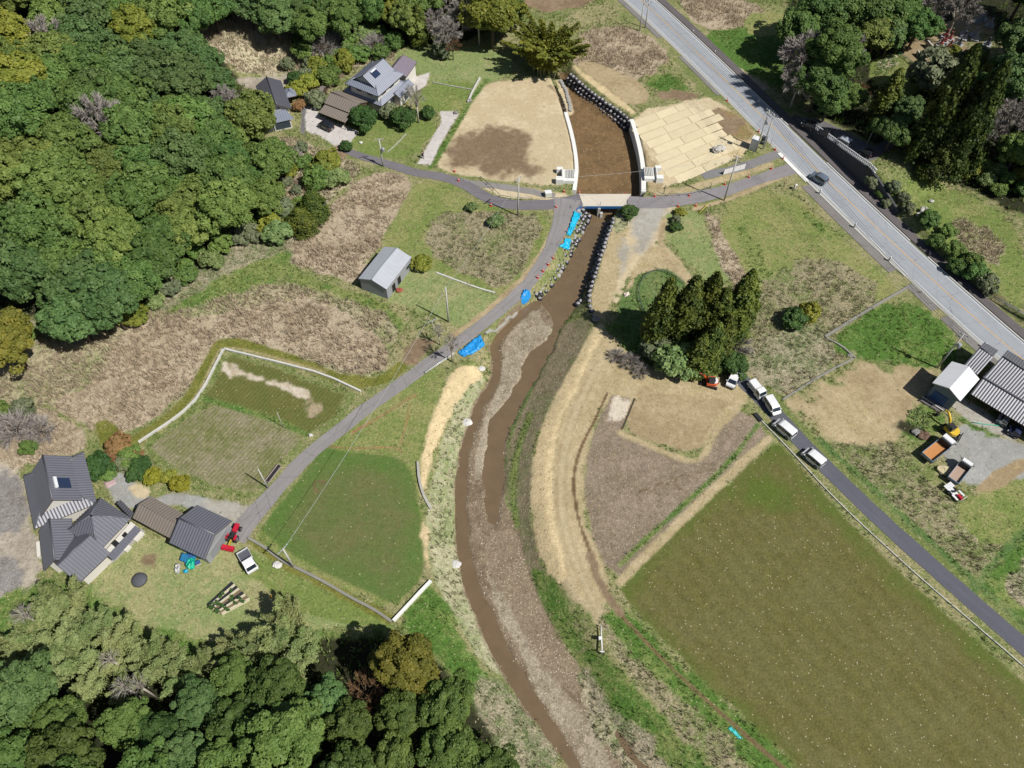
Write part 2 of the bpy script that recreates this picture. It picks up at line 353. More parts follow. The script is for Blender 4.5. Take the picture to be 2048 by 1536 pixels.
Z('strawthin', [(1600,815),(1700,760),(1780,860),(1730,905),(1660,865)], share=.5, soft=5, jit=6)
Z('weeds', [(1640,880),(1730,900),(1800,880),(1850,960),(1960,1050),(2040,1090),(1960,1180),(1850,1070),(1720,960)], share=.5)
Z('green', [(1800,860),(1840,800),(1900,830),(1870,880),(1820,890)], share=.5)
Z('lawn', [(1960,980),(2048,930),(2100,1000),(2048,1060),(1980,1100),(1900,1030)], share=.5)
Z('green', [(1930,1190),(2048,1060),(2100,1060),(2100,1300),(2048,1250)], share=.4)
Z('brush', [(2000,1160),(2060,1090),(2060,1240)])
Z('gravel', [(1905,860),(1930,845),(1990,870),(2048,890),(2100,900),(2100,950),(2000,960),(1950,975),(1905,950),(1880,900)])
Z('tan', [(1980,950),(2048,910),(2060,930),(1990,985),(1940,985)], share=.7)
Z('green', [(1915,820),(1990,850),(2020,870),(1990,880),(1930,845)], share=.5)
Z('gravelgray', [(1900,800),(1940,800),(2040,870),(2020,885),(1920,830)])
Z('floor', [(1800,835),(1850,870),(1830,880),(1790,850)], share=.3)
# levee of the right bank
Z('strawthin', [(1195,650),(1230,680),(1290,740),(1480,760),(1500,800),(1460,830),(1410,900),(1300,880),(1210,800),(1180,880),(1160,980),(1180,1080),(1230,1170),(1190,1240),(1120,1180),(1085,1100),(1070,960),(1110,815)])
Z('straw', [(1190,645),(1212,652),(1180,720),(1140,800),(1110,880),(1106,960),(1110,1040),(1122,1100),(1134,1160),(1105,1175),(1078,1110),(1062,1040),(1060,960),(1070,890),(1100,810),(1150,720)])
B('path', [(1205,720),(1160,800),(1132,880),(1120,960),(1125,1040),(1145,1110),(1175,1180),(1205,1240)], 2.2)
for dx_ in (-9, 8): B('tan', [(1205+dx_,720),(1160+dx_,800),(1132+dx_,880),(1120+dx_,960),(1125+dx_,1040),(1145+dx_,1110),(1175+dx_,1180),(1205+dx_,1240)], .5, soft=.4)
Z('bank', [(1160,640),(1190,645),(1150,720),(1098,810),(1068,890),(1058,960),(1060,1040),(1075,1110),(1104,1172),(1140,1240),(1180,1300),(1160,1310),(1110,1260),(1075,1190),(1045,1110),(1030,1050),(1010,990),(1006,930),(1020,860),(1050,790),(1090,710),(1125,650)])
B('green', [(1120,660),(1090,720),(1062,780),(1030,845),(1012,900),(1008,950)], .45)
B('green', [(1060,830),(1035,900),(1022,980),(1035,1050)], 1.0, share=.6)
Z('green', [(1100,1150),(1160,1260),(1180,1300),(1150,1310),(1090,1220),(1060,1130)], share=.5)
# bars
Z('barbrown', [(1080,600),(1100,625),(1112,650),(1080,720),(1055,780),(1025,850),(1008,920),(1012,1000),(1036,1060),(1052,1130),(1082,1210),(1118,1285),(1165,1335),(1182,1390),(1204,1440),(1262,1500),(1330,1570),(1160,1570),(1105,1488),(1055,1428),(1015,1364),(985,1318),(955,1248),(930,1190),(914,1120),(909,1060),(909,1000),(914,920),(930,858),(954,795),(980,755),(982,715),(974,690),(1000,650),(1040,612)], smooth=0)
Z('bar', [(1075,612),(1088,650),(1110,655),(1095,690),(1070,725),(1050,760),(1030,790),(1020,835),(998,880),(985,930),(975,980),(968,1040),(945,1040),(945,960),(955,900),(965,850),(982,800),(1003,760),(1003,710),(1002,690),(1030,650)])
Z('barbrown', [(945,960),(985,940),(985,1000),(970,1050),(985,1060),(1000,1055),(1010,1000),(1040,1060),(1050,1110),(1010,1120),(975,1110),(950,1100),(935,1040)])
Z('barbrown', [(985,1060),(1035,1055),(1050,1130),(1080,1205),(1120,1285),(1160,1335),(1190,1380),(1160,1400),(1100,1360),(1050,1310),(1010,1250),(985,1190),(965,1130)], share=.3)
Z('bar', [(965,1130),(990,1200),(1010,1255),(1045,1310),(1060,1370),(1110,1440),(1150,1520),(1180,1600),(1260,1600),(1200,1480),(1150,1400),(1090,1340),(1040,1260),(1000,1180)])
Z('brush', [(1150,1320),(1200,1330),(1270,1400),(1360,1500),(1440,1600),(1290,1600),(1220,1500),(1170,1420)], share=.6)
Z('green', [(1150,1300),(1200,1290),(1260,1360),(1380,1470),(1480,1600),(1420,1600),(1300,1480),(1200,1380)], share=.45)
Z('weeds', [(1190,1240),(1220,1220),(1340,1330),(1560,1520),(1620,1600),(1480,1600),(1370,1480),(1240,1330)], share=.5)
Z('green', [(1205,1235),(1230,1205),(1330,1300),(1440,1390),(1580,1520),(1640,1600),(1560,1600),(1440,1460),(1300,1350)], share=.4)
B('rut', [(1215,785),(1190,840),(1163,890),(1148,940),(1148,990),(1158,1045),(1175,1090),(1195,1150),(1215,1195),(1245,1230)], .5)
B('rut', [(1240,1228),(1330,1325),(1440,1425),(1560,1530),(1640,1600)], .5)
B('soil', [(1180,1110),(1200,1170),(1240,1225)], 1.2, soft=.3)
B('tan', [(1118,438),(1096,485),(1066,535),(1022,582),(965,630),(905,672)], 1.3)
B('tan', [(1390,418),(1460,398),(1530,368),(1585,345)], 1.1)
B('tan', [(1330,440),(1318,490),(1350,540),(1400,590)], 1.2, soft=1)
Z('gravelgray', [(1240,470),(1262,480),(1255,540),(1236,560)], soft=2, jit=2)
# fields of the right bank
Z('field', [(1222,790),(1262,795),(1243,862),(1300,890),(1388,925),(1408,900),(1425,860),(1470,820),(1515,835),(1535,872),(1400,1000),(1240,1155),(1210,1130),(1185,1070),(1170,990),(1175,910),(1200,830)], smooth=0)
Z('dried', [(1225,790),(1262,795),(1250,840),(1215,850)], share=.2)
B('strawthin', [(1240,865),(1300,893),(1390,928),(1412,905),(1430,862),(1475,818)], 1.0)
Z('tan', [(1268,790),(1300,760),(1460,775),(1480,795),(1420,845),(1395,912),(1300,880),(1250,858)], share=.55)
Z('strawthin', [(1270,755),(1480,760),(1500,790),(1460,805),(1430,800),(1300,785)])
B('rut', [(1268,797),(1243,858)], .3)
for cx_, cy_, rr_ in ((1325,978,16),(1370,965,20),(1290,990,14)): B('rut', [(cx_ + rr_*math.cos(t_*.5), cy_ + rr_*.8*math.sin(t_*.5)) for t_ in range(4, 12)], .22)
B('rut', [(650,965),(632,960),(628,975),(634,985)], .3)
B('strawthin', [(1540,875),(1400,1005),(1240,1165)], 1.5)
B('green', [(1515,850),(1460,925),(1390,990),(1300,1070),(1240,1130)], .8)
Z('paddygreen', [(1543,889),(1575,888),(1610,935),(1700,1045),(1840,1175),(2060,1365),(2140,1500),(2140,1640),(1640,1640),(1590,1525),(1440,1388),(1330,1285),(1238,1178),(1400,1020)], smooth=0)
Z('paddy', [(1545,905),(1570,930),(1650,1040),(1780,1160),(1960,1320),(2060,1410),(2100,1640),(1660,1640),(1600,1520),(1450,1380),(1340,1280),(1260,1180),(1420,1030)], soft=3.5, jit=2.0, rows=(2.7, 36.7, .055))
Z('paddygreen', [(1520,930),(1580,960),(1600,1010),(1540,1020),(1470,1010)], share=.2, soft=5, jit=3)
B('grass', [(1510,830),(1600,925),(1700,1040),(1840,1175),(2080,1385)], 1.0)
B('grass', [(1535,780),(1600,855),(1690,945),(1800,1050),(1900,1140),(2060,1275)], 1.5, share=.3)
B('dkgreen', [(1640,880),(1760,990),(1850,1075),(2060,1260)], 1.2)
B('dkgreen', [(1940,1190),(1990,1120),(2060,1060)], 1.2)
# beyond the road
Z('reed', [(1340,-20),(1500,0),(1540,30),(1470,60),(1400,60)])
Z('green', [(1400,60),(1480,60),(1560,30),(1575,100),(1580,180),(1500,150),(1440,110)], share=.35)
Z('lawn', [(1480,30),(1570,20),(1575,60),(1500,80)], share=.6)
Z('reed', [(1470,130),(1500,150),(1540,175),(1520,180),(1480,150)])
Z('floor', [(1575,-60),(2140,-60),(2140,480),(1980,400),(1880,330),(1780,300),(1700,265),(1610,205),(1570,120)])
Z('tarmac', [(1590,235),(1640,238),(1700,266),(1745,292),(1800,265),(1815,275),(1750,318),(1732,326),(1690,302),(1622,264)], smooth=0)
Z('grass', [(1735,330),(1780,330),(1830,400),(1870,470),(1900,520),(1830,450),(1760,410)], share=.4)
Z('lawn', [(1830,330),(1980,400),(2060,500),(2060,640),(1960,560),(1870,480),(1800,400)], share=.4)
Z('reedgreen', [(1910,430),(2000,470),(2010,540),(1960,520),(1900,470)])
Z('lawn', [(1740,120),(1790,100),(1840,140),(1830,200),(1790,200),(1740,160)], share=.4)
Z('dried', [(1757,120),(1790,108),(1800,130),(1760,140)], share=.4)
Z('tan', [(1790,100),(1850,60),(1960,20),(2000,50),(1960,110),(1880,150),(1830,130)], share=.6)
Z('grass', [(1920,80),(2000,60),(2010,120),(1960,140)], share=.5)

shape = XX.shape
colA = np.zeros(shape + (3,)); colB = np.zeros(shape + (3,)); par = np.zeros(shape + (4,)); row = np.zeros(shape + (3,))
def kindvals(k, kw):
    a, b, sh, sp, ct, bm, so, ji = KIND[k]
    return np.array(lin(*a)), np.array(lin(*b)), np.array([kw.get('share', sh), sp, ct, bm]), kw.get('soft', so), kw.get('jit', ji)
a, b, p, _, _ = kindvals('grass', {})
colA[:] = a; colB[:] = b; par[:] = p
KID = np.zeros(shape, np.int16); KNAMES = list(KIND)
J1 = fbm(XX, YY, 3.0, 11, 4) - .5; J2 = fbm(XX, YY, 1.0, 23, 2) - .5
JJ = J1 * 1.5 + J2 * .6
for typ, kind, pts, rows, smooth, kw in ZONES:
    W = np.array([tuple(at(*q))[:2] for q in pts])
    closed = typ == 'p'
    if smooth: W = chaikin(W, smooth, closed)
    a, b, p, soft, jit = kindvals(kind, kw)
    wd = kw.get('width', 0) / 2; m = wd + soft + jit + 1
    i0, i1 = np.searchsorted(GX, [W[:,0].min() - m, W[:,0].max() + m]); j0, j1 = np.searchsorted(GY, [W[:,1].min() - m, W[:,1].max() + m])
    if i1 <= i0 or j1 <= j0: continue
    sl = (slice(j0, j1), slice(i0, i1)); X = XX[sl]; Y = YY[sl]
    d = sdf(X, Y, W) if closed else wd - seg_dist(X, Y, W, False)
    if not closed: jit = min(jit, kw['width'] * .35)
    t = sst(-soft / 2, soft / 2, d + JJ[sl] * jit)[..., None]
    colA[sl] += (a - colA[sl]) * t; colB[sl] += (b - colB[sl]) * t; par[sl] += (p - par[sl]) * t
    KID[sl] = np.where(t[..., 0] > .5, KNAMES.index(kind), KID[sl])
    if rows:
        per, ang, amp = rows; k = 2 * math.pi / per; r = np.array([k * math.cos(math.radians(ang)), k * math.sin(math.radians(ang)), amp])
        row[sl] = np.where(t > .5, r, row[sl])
    elif closed: row[sl] = np.where(t > .5, 0, row[sl])

# small real relief: rough ground, clods, tufts
rough = par[..., 3]
core = ((XX > -158) & (XX < 158) & (YY > 9) & (YY < 209))
ZZ = ZZ + (1 - ROADMASK) * np.where(core, (fbm(XX, YY, 1.1, 41, 2) - .5) * .30 * np.clip(rough - .3, 0, 1) + (fbm(XX, YY, 6, 43, 3) - .5) * .35 * np.clip(rough - .2, 0, 1), 0)
def grid_mesh(name, X, Y, Zv):
    ny, nx = X.shape; me = bpy.data.meshes.new(name)
    me.vertices.add(nx * ny); me.vertices.foreach_set('co', np.stack([X, Y, Zv], -1).astype(np.float32).ravel())
    i = np.arange(nx * ny).reshape(ny, nx); q = np.stack([i[:-1,:-1], i[:-1,1:], i[1:,1:], i[1:,:-1]], -1).reshape(-1, 4)
    me.loops.add(q.size); me.loops.foreach_set('vertex_index', q.ravel().astype(np.int32))
    me.polygons.add(len(q)); me.polygons.foreach_set('loop_start', np.arange(0, q.size, 4).astype(np.int32)); me.polygons.foreach_set('loop_total', np.full(len(q), 4, np.int32))
    me.polygons.foreach_set('use_smooth', np.ones(len(q), bool)); me.update(); me.validate()
    return me
gm = grid_mesh('ground', XX, YY, ZZ)
def attr(me, name, typ, arr):
    a = me.attributes.new(name, typ, 'POINT')
    a.data.foreach_set('vector' if typ == 'FLOAT_VECTOR' else 'color', arr.astype(np.float32).ravel())
one = np.ones(shape + (1,))
attr(gm, 'colA', 'FLOAT_COLOR', np.concatenate([colA, one], -1)); attr(gm, 'colB', 'FLOAT_COLOR', np.concatenate([colB, one], -1))
attr(gm, 'par', 'FLOAT_COLOR', par); attr(gm, 'rows', 'FLOAT_VECTOR', row)
ground = bpy.data.objects.new('ground', gm); COL.objects.link(ground); ground['kind'] = 'structure'

class NT:                               # small node-tree writer
    def __init__(s, name):
        s.m = bpy.data.materials.new(name); s.m.use_nodes = True; s.t = s.m.node_tree
        s.b = s.t.nodes['Principled BSDF']; s.out = s.t.nodes['Material Output']
    def n(s, typ, ins=None, **props):
        x = s.t.nodes.new(typ)
        for k, v in props.items(): setattr(x, k, v)
        for k, v in (ins or {}).items():
            if isinstance(v, bpy.types.NodeSocket): s.t.links.new(v, x.inputs[k])
            else: x.inputs[k].default_value = v
        return x
    def math(s, op, a, b=None, c=None, clamp=False):
        x = s.t.nodes.new('ShaderNodeMath'); x.operation = op; x.use_clamp = clamp
        for i, v in enumerate((a, b, c)):
            if v is None: continue
            if isinstance(v, bpy.types.NodeSocket): s.t.links.new(v, x.inputs[i])
            else: x.inputs[i].default_value = v
        return x.outputs[0]
    def mix(s, f, a, b, blend='MIX'):
        x = s.t.nodes.new('ShaderNodeMix'); x.data_type = 'RGBA'; x.blend_type = blend
        for k, v in ((0, f), (6, a), (7, b)):
            if isinstance(v, bpy.types.NodeSocket): s.t.links.new(v, x.inputs[k])
            else: x.inputs[k].default_value = v if k == 0 else (*v[:3], 1)
        return x.outputs[2]
    def noise(s, vec, scale, detail=3, rough=.55, dist=0):
        return s.n('ShaderNodeTexNoise', {'Vector': vec, 'Scale': scale, 'Detail': detail, 'Roughness': rough, 'Distortion': dist}).outputs[0]
    def pos(s): return s.n('ShaderNodeNewGeometry').outputs['Position']
    def step(s, v, a, b):
        x = s.n('ShaderNodeMapRange', {0: v, 1: a, 2: b}, interpolation_type='SMOOTHSTEP'); return x.outputs[0]
    def set(s, **kw):
        for k, v in kw.items():
            k = {'color': 'Base Color', 'rough': 'Roughness', 'metal': 'Metallic', 'normal': 'Normal', 'spec': 'Specular IOR Level'}.get(k, k)
            if isinstance(v, bpy.types.NodeSocket): s.t.links.new(v, s.b.inputs[k])
            else: s.b.inputs[k].default_value = (*v, 1) if isinstance(v, tuple) and len(v) == 3 else v
        return s.m
N = NT('ground_mix'); P_ = N.pos()
A = N.n('ShaderNodeAttribute', attribute_name='colA').outputs['Color']; Bc = N.n('ShaderNodeAttribute', attribute_name='colB').outputs['Color']
pr = N.n('ShaderNodeAttribute', attribute_name='par'); ps = N.n('ShaderNodeSeparateColor', {0: pr.outputs['Color']})
rw = N.n('ShaderNodeSeparateXYZ', {0: N.n('ShaderNodeAttribute', attribute_name='rows').outputs['Vector']})
n1 = N.noise(P_, .16, 4, .6); n2 = N.noise(P_, .9, 5, .68); n3 = N.noise(P_, 3.4, 3, .7); n4 = N.noise(P_, 1.5, 3, .6, 1.2)
mx = N.math('ADD', N.math('ADD', N.math('MULTIPLY', n1, .55), N.math('MULTIPLY', n2, .5)), N.math('MULTIPLY', n3, .25))   # centred near .65
thr = N.math('SUBTRACT', .95, N.math('MULTIPLY', ps.outputs[0], .6))
f = N.n('ShaderNodeMapRange', {0: N.math('SUBTRACT', mx, thr), 1: -.11, 2: .11}, interpolation_type='SMOOTHSTEP').outputs[0]
c = N.mix(f, A, Bc)
ctr = N.math('MULTIPLY', N.math('ADD', N.math('SUBTRACT', n3, .5), N.math('MULTIPLY', N.math('SUBTRACT', n4, .5), .8)), N.math('MULTIPLY', ps.outputs[2], 2.6))
ph = N.math('ADD', N.n('ShaderNodeVectorMath', {0: P_, 1: N.n('ShaderNodeCombineXYZ', {0: rw.outputs[0], 1: rw.outputs[1], 2: 0.0}).outputs[0]}, operation='DOT_PRODUCT').outputs['Value'], N.math('MULTIPLY', n1, 5.0))
rs = N.math('MULTIPLY', N.math('SINE', ph), rw.outputs[2])
gain = N.math('ADD', 1.0, N.math('ADD', ctr, rs)); gain = N.math('MAXIMUM', gain, .25)
gain = N.math('MINIMUM', gain, 1.7)
c = N.n('ShaderNodeVectorMath', {0: c, 3: gain}, operation='SCALE').outputs[0]
# strewn pale straw / stones
vo = N.n('ShaderNodeTexVoronoi', {'Vector': P_, 'Scale': 3.0, 'Randomness': 1.0}); vd = vo.outputs['Distance']
vc = N.n('ShaderNodeSeparateColor', {0: vo.outputs['Color']}).outputs[0]
spk = N.math('MULTIPLY', N.math('LESS_THAN', vd, .25), N.math('LESS_THAN', vc, N.math('MULTIPLY', ps.outputs[1], 1.3)))
c = N.mix(N.math('MULTIPLY', spk, .7), c, lin(224, 208, 178))
vo2 = N.n('ShaderNodeTexVoronoi', {'Vector': P_, 'Scale': 1.6, 'Randomness': 1.0})
dk = N.math('MULTIPLY', N.math('LESS_THAN', vo2.outputs['Distance'], .26), N.math('LESS_THAN', N.n('ShaderNodeSeparateColor', {0: vo2.outputs['Color']}).outputs[0], N.math('MULTIPLY', ps.outputs[2], .22)))
c = N.mix(N.math('MULTIPLY', dk, .45), c, lin(74, 78, 44))
bh = N.math('ADD', N.math('MULTIPLY', n3, .6), N.math('MULTIPLY', n2, .9))
bp = N.n('ShaderNodeBump', {'Height': bh, 'Distance': .35, 'Strength': N.math('MULTIPLY', pr.outputs['Alpha'], .75)})
gm.materials.append(N.set(color=c, rough=.95, spec=.12, normal=bp.outputs[0]))
# ---------------------------------------------------------------- helpers for things
def tag(o, label=None, cat=None, group=None, kind=None):
    if label: o['label'] = label
    if cat: o['category'] = cat
    if group: o['group'] = group
    if kind: o['kind'] = kind
    return o
def thing(name, label, cat, loc=(0, 0, 0), rz=0, group=None):
    o = bpy.data.objects.new(name, None); COL.objects.link(o); o.empty_display_size = .5
    o.location = loc; o.rotation_euler = (0, 0, rz)
    return tag(o, label, cat, group)
def dup(root, loc, rz=0, label=None, group=None, scale=None, mats=None):
    r = root.copy(); COL.objects.link(r); r.location = loc; r.rotation_euler = (0, 0, rz)
    if scale is not None: r.scale = scale if hasattr(scale, '__len__') else (scale,) * 3
    if label: r['label'] = label
    if group: r['group'] = group
    for ch in list(root.children):
        c = ch.copy(); COL.objects.link(c); c.parent = r
        for g in ch.children:
            d = g.copy(); COL.objects.link(d); d.parent = c
    return r
class MB:
    def __init__(s): s.v = []; s.f = []; s.sm = []; s.uv = {}
    def quad(s, *p, smooth=False):
        i = len(s.v); s.v += [tuple(map(float, q)) for q in p]; s.f.append(tuple(range(i, i + len(p)))); s.sm.append(smooth); return s
    def box(s, c, size, rz=0, taper=1.0, rx=0):
        cx, cy, cz = c; a, b, h = size[0] / 2, size[1] / 2, size[2] / 2; i = len(s.v)
        cs, sn = math.cos(rz), math.sin(rz)
        for z, k in ((-h, 1.0), (h, taper)):
            for x, y in ((-a, -b), (a, -b), (a, b), (-a, b)):
                x *= k; y *= k; s.v.append((cx + x * cs - y * sn, cy + x * sn + y * cs, cz + z))
        for q in ((0,3,2,1),(4,5,6,7),(0,1,5,4),(1,2,6,5),(2,3,7,6),(3,0,4,7)): s.f.append(tuple(i + k for k in q)); s.sm.append(False)
        return s
    def prism(s, poly, z0, z1):
        i = len(s.v); n = len(poly)
        for z in (z0, z1):
            for p in poly: s.v.append((float(p[0]), float(p[1]), float(z if not hasattr(z, '__len__') else z[0])))
        s.f.append(tuple(i + k for k in reversed(range(n)))); s.f.append(tuple(i + n + k for k in range(n))); s.sm += [False, False]
        for k in range(n): s.f.append((i + k, i + (k + 1) % n, i + n + (k + 1) % n, i + n + k)); s.sm.append(False)
        return s
    def tube(s, pts, r, n=6, cap=True):
        pts = [Vector(p) for p in pts]; i0 = len(s.v); rr = r if hasattr(r, '__len__') else [r] * len(pts)
        for k, p in enumerate(pts):
            d = (pts[min(k + 1, len(pts) - 1)] - pts[max(k - 1, 0)])
            d = d.normalized() if d.length > 1e-9 else Vector((0, 0, 1))
            a = d.orthogonal().normalized() if abs(d.z) > .9 else d.cross(Vector((0, 0, 1))).normalized(); b = d.cross(a)
            for j in range(n):
                t = 2 * math.pi * j / n; q = p + (a * math.cos(t) + b * math.sin(t)) * rr[k]; s.v.append(tuple(q))
        for k in range(len(pts) - 1):
            for j in range(n):
                a = i0 + k * n + j; b = i0 + k * n + (j + 1) % n; s.f.append((a, b, b + n, a + n)); s.sm.append(True)
        if cap:
            s.f.append(tuple(i0 + j for j in reversed(range(n)))); e = i0 + (len(pts) - 1) * n; s.f.append(tuple(e + j for j in range(n))); s.sm += [False, False]
        return s
    def lathe(s, prof, c=(0, 0, 0), n=12, axis='z'):
        i0 = len(s.v)
        for r, h in prof:
            for j in range(n):
                t = 2 * math.pi * j / n; x, y, z = r * math.cos(t), r * math.sin(t), h
                if axis == 'y': x, y, z = x, z, y
                if axis == 'x': x, y, z = z, x, y
                s.v.append((c[0] + x, c[1] + y, c[2] + z))
        for k in range(len(prof) - 1):
            for j in range(n):
                a = i0 + k * n + j; b = i0 + k * n + (j + 1) % n; s.f.append((a, b, b + n, a + n)); s.sm.append(True)
        s.f.append(tuple(i0 + j for j in reversed(range(n)))); e = i0 + (len(prof) - 1) * n; s.f.append(tuple(e + j for j in range(n))); s.sm += [False, False]
        return s
    def xf(s, m, start=0):
        for i in range(start, len(s.v)): s.v[i] = tuple(m @ Vector(s.v[i]))
        return s
    def build(s, name, mat, parent=None, bevel=0, fixn=True):
        me = bpy.data.meshes.new(name); me.from_pydata(s.v, [], s.f); me.polygons.foreach_set('use_smooth', s.sm)
        if fixn or bevel:
            bm = bmesh.new(); bm.from_mesh(me)
            if bevel:
                bmesh.ops.remove_doubles(bm, verts=bm.verts, dist=1e-4)
                es = [e for e in bm.edges if len(e.link_faces) == 2 and e.calc_face_angle(0) > .5]
                bmesh.ops.bevel(bm, geom=es, offset=bevel, segments=2, affect='EDGES', profile=.6)
            bmesh.ops.recalc_face_normals(bm, faces=bm.faces); bm.to_mesh(me); bm.free()
        me.update(); me.materials.append(mat)
        o = bpy.data.objects.new(name, me); COL.objects.link(o); o.parent = parent
        return o
def struct(o): o['kind'] = 'structure'; return o
_mats = {}
def mat(name, rgb, rough=.7, metal=0, var=.12, scale=1.2, spec=.4, bump=0, rv=0, k=KEXP):
    if name in _mats: return _mats[name]
    N = NT(name); tc = N.n('ShaderNodeTexCoord').outputs['Object']
    c0 = lin(*rgb, k=k); n = N.noise(tc, scale, 4, .62); g = N.math('ADD', 1 - var, N.math('MULTIPLY', n, 2 * var))
    if rv: g = N.math('MULTIPLY', g, N.math('ADD', 1 - rv, N.math('MULTIPLY', N.n('ShaderNodeObjectInfo').outputs['Random'], 2 * rv)))
    c = N.n('ShaderNodeVectorMath', {0: c0, 3: g}, operation='SCALE').outputs[0]
    kw = dict(color=c, rough=rough, metal=metal, spec=spec)
    if bump: kw['normal'] = N.n('ShaderNodeBump', {'Height': n, 'Distance': bump, 'Strength': .8}).outputs[0]
    _mats[name] = N.set(**kw); return _mats[name]
def poly_mat(name, f):
    if name not in _mats: _mats[name] = f()
    return _mats[name]

# ---------------------------------------------------------------- road surfaces
def asphalt(name, rgb, tracks=.12, patch=.18, crack=.25, trans=False):
    N = NT(name); P_ = N.pos(); uv = N.n('ShaderNodeTexCoord').outputs['UV']; sp = N.n('ShaderNodeSeparateXYZ', {0: uv})
    a = N.noise(P_, .25, 4, .6); b = N.noise(P_, 2.0, 4, .65); d = N.noise(P_, 9, 2, .7)
    streak = N.noise(N.n('ShaderNodeCombineXYZ', {0: N.math('MULTIPLY', sp.outputs[0], 14.0), 1: N.math('MULTIPLY', sp.outputs[1], .05), 2: 0.0}).outputs[0], 1.0, 3, .6)
    g = N.math('ADD', 1.0, N.math('ADD', N.math('MULTIPLY', N.math('SUBTRACT', a, .5), patch * 2), N.math('MULTIPLY', N.math('SUBTRACT', b, .5), patch)))
    g = N.math('ADD', g, N.math('MULTIPLY', N.math('SUBTRACT', d, .5), .22)); g = N.math('ADD', g, N.math('MULTIPLY', N.math('SUBTRACT', streak, .5), tracks * 2.6))
    if crack:
        v = N.n('ShaderNodeTexVoronoi', {'Vector': N.n('ShaderNodeVectorMath', {0: P_, 1: N.n('ShaderNodeTexNoise', {'Vector': P_, 'Scale': .8}).outputs[1]}, operation='ADD').outputs[0], 'Scale': .16}, feature='DISTANCE_TO_EDGE').outputs[0]
        g = N.math('MULTIPLY', g, N.math('SUBTRACT', 1.0, N.math('MULTIPLY', N.math('LESS_THAN', v, .006), crack)))
    if trans:
        tx = N.noise(N.n('ShaderNodeCombineXYZ', {0: 0.0, 1: N.math('MULTIPLY', sp.outputs[1], .35), 2: 0.0}).outputs[0], 1.0, 1, .5)
        g = N.math('MULTIPLY', g, N.math('SUBTRACT', 1.0, N.math('MULTIPLY', N.math('LESS_THAN', tx, .31), .05)))
    c = N.n('ShaderNodeVectorMath', {0: lin(*rgb), 3: g}, operation='SCALE').outputs[0]
    bp = N.n('ShaderNodeBump', {'Height': d, 'Distance': .01, 'Strength': .5}).outputs[0]
    return N.set(color=c, rough=.9, spec=.2, normal=bp)
def ribbon(name, L, R, z, mat_, follow=True, n=5):
    nx = n; V = []; uv = []; d = 0
    for i in range(len(L)):
        if i: d += np.linalg.norm(L[i] - L[i-1])
        for k in range(nx + 1):
            t = k / nx; p = L[i] * (1 - t) + R[i] * t; V.append((p[0], p[1], (max(gz(p[0], p[1]), -.05) if follow else 0) + z)); uv.append((t, d))
    F = [(i*(nx+1)+k, i*(nx+1)+k+1, (i+1)*(nx+1)+k+1, (i+1)*(nx+1)+k) for i in range(len(L)-1) for k in range(nx)]
    me = bpy.data.meshes.new(name); me.from_pydata(V, [], F); ul = me.uv_layers.new(name='UVMap')
    vi = np.empty(len(me.loops), np.int32); me.loops.foreach_get('vertex_index', vi); ul.data.foreach_set('uv', np.array(uv)[vi].astype(np.float32).ravel())
    me.polygons.foreach_set('use_smooth', [True] * len(F))
    bm = bmesh.new(); bm.from_mesh(me); bmesh.ops.recalc_face_normals(bm, faces=bm.faces)
    if bm.faces[0].normal.z < 0: bmesh.ops.reverse_faces(bm, faces=bm.faces)
    bm.to_mesh(me); bm.free(); me.materials.append(mat_)
    o = bpy.data.objects.new(name, me); COL.objects.link(o); return o
def sides(C, wd, jit=0, seed=0):
    T = np.gradient(C, axis=0); T /= np.linalg.norm(T, axis=1)[:, None]; Nn = np.stack([-T[:,1], T[:,0]], -1)
    r = np.random.RandomState(seed); n = len(C)
    ww = wd if hasattr(wd, '__len__') else np.full(n, wd)
    def j(): return np.convolve(r.rand(n + 6) - .5, np.ones(3) / 3, 'same')[3:-3] * jit * 2
    return C + Nn * (ww / 2 + j())[:, None], C - Nn * (ww / 2 + j())[:, None]
def lane(name, C, wd, rgb, jit=.18, seed=1, z=.05, **kw):
    L, R_ = sides(C, wd, jit, seed); return struct(ribbon(name, L, R_, z, asphalt(name + '_surface', rgb, **kw)))
SS = np.arange(-40, 175, 1.0)
def strip(name, a, b, z, m, s0=-40, s1=174, step=1.0, st=True, n=1):
    ss = np.arange(s0, s1 + 1e-6, step); o = ribbon(name, np.array([main(s, a) for s in ss]), np.array([main(s, b) for s in ss]), z, m, follow=False, n=n)
    return struct(o) if st else o
road = strip('main_road', -3.62, 3.35, .05, asphalt('road_asphalt', (168, 173, 178), .16, .14, .25, True), n=10)
line_w = mat('road_paint_white', (232, 232, 228), .8, var=.16, scale=1.5); line_o = mat('road_paint_orange', (222, 176, 108), .8, var=.2, scale=1.5)
conc = mat('concrete_old', (186, 184, 174), .9, var=.2, scale=.9, bump=.02); conc_new = mat('concrete_new', (246, 246, 240), .85, var=.05, scale=.6)
conc_lt = mat('concrete_pale', (216, 214, 206), .9, var=.14, scale=1.1); conc_dk = mat('concrete_weathered', (150, 148, 138), .92, var=.25, scale=.7)
gut = mat('gutter_dark', (70, 66, 62), .95, var=.3)
strip('road_line', -3.32, -3.2, .058, line_w); strip('road_line', 2.95, 3.07, .058, line_w); strip('road_line', -.09, .09, .058, line_o)
strip('gutter', -4.15, -3.62, .046, conc)
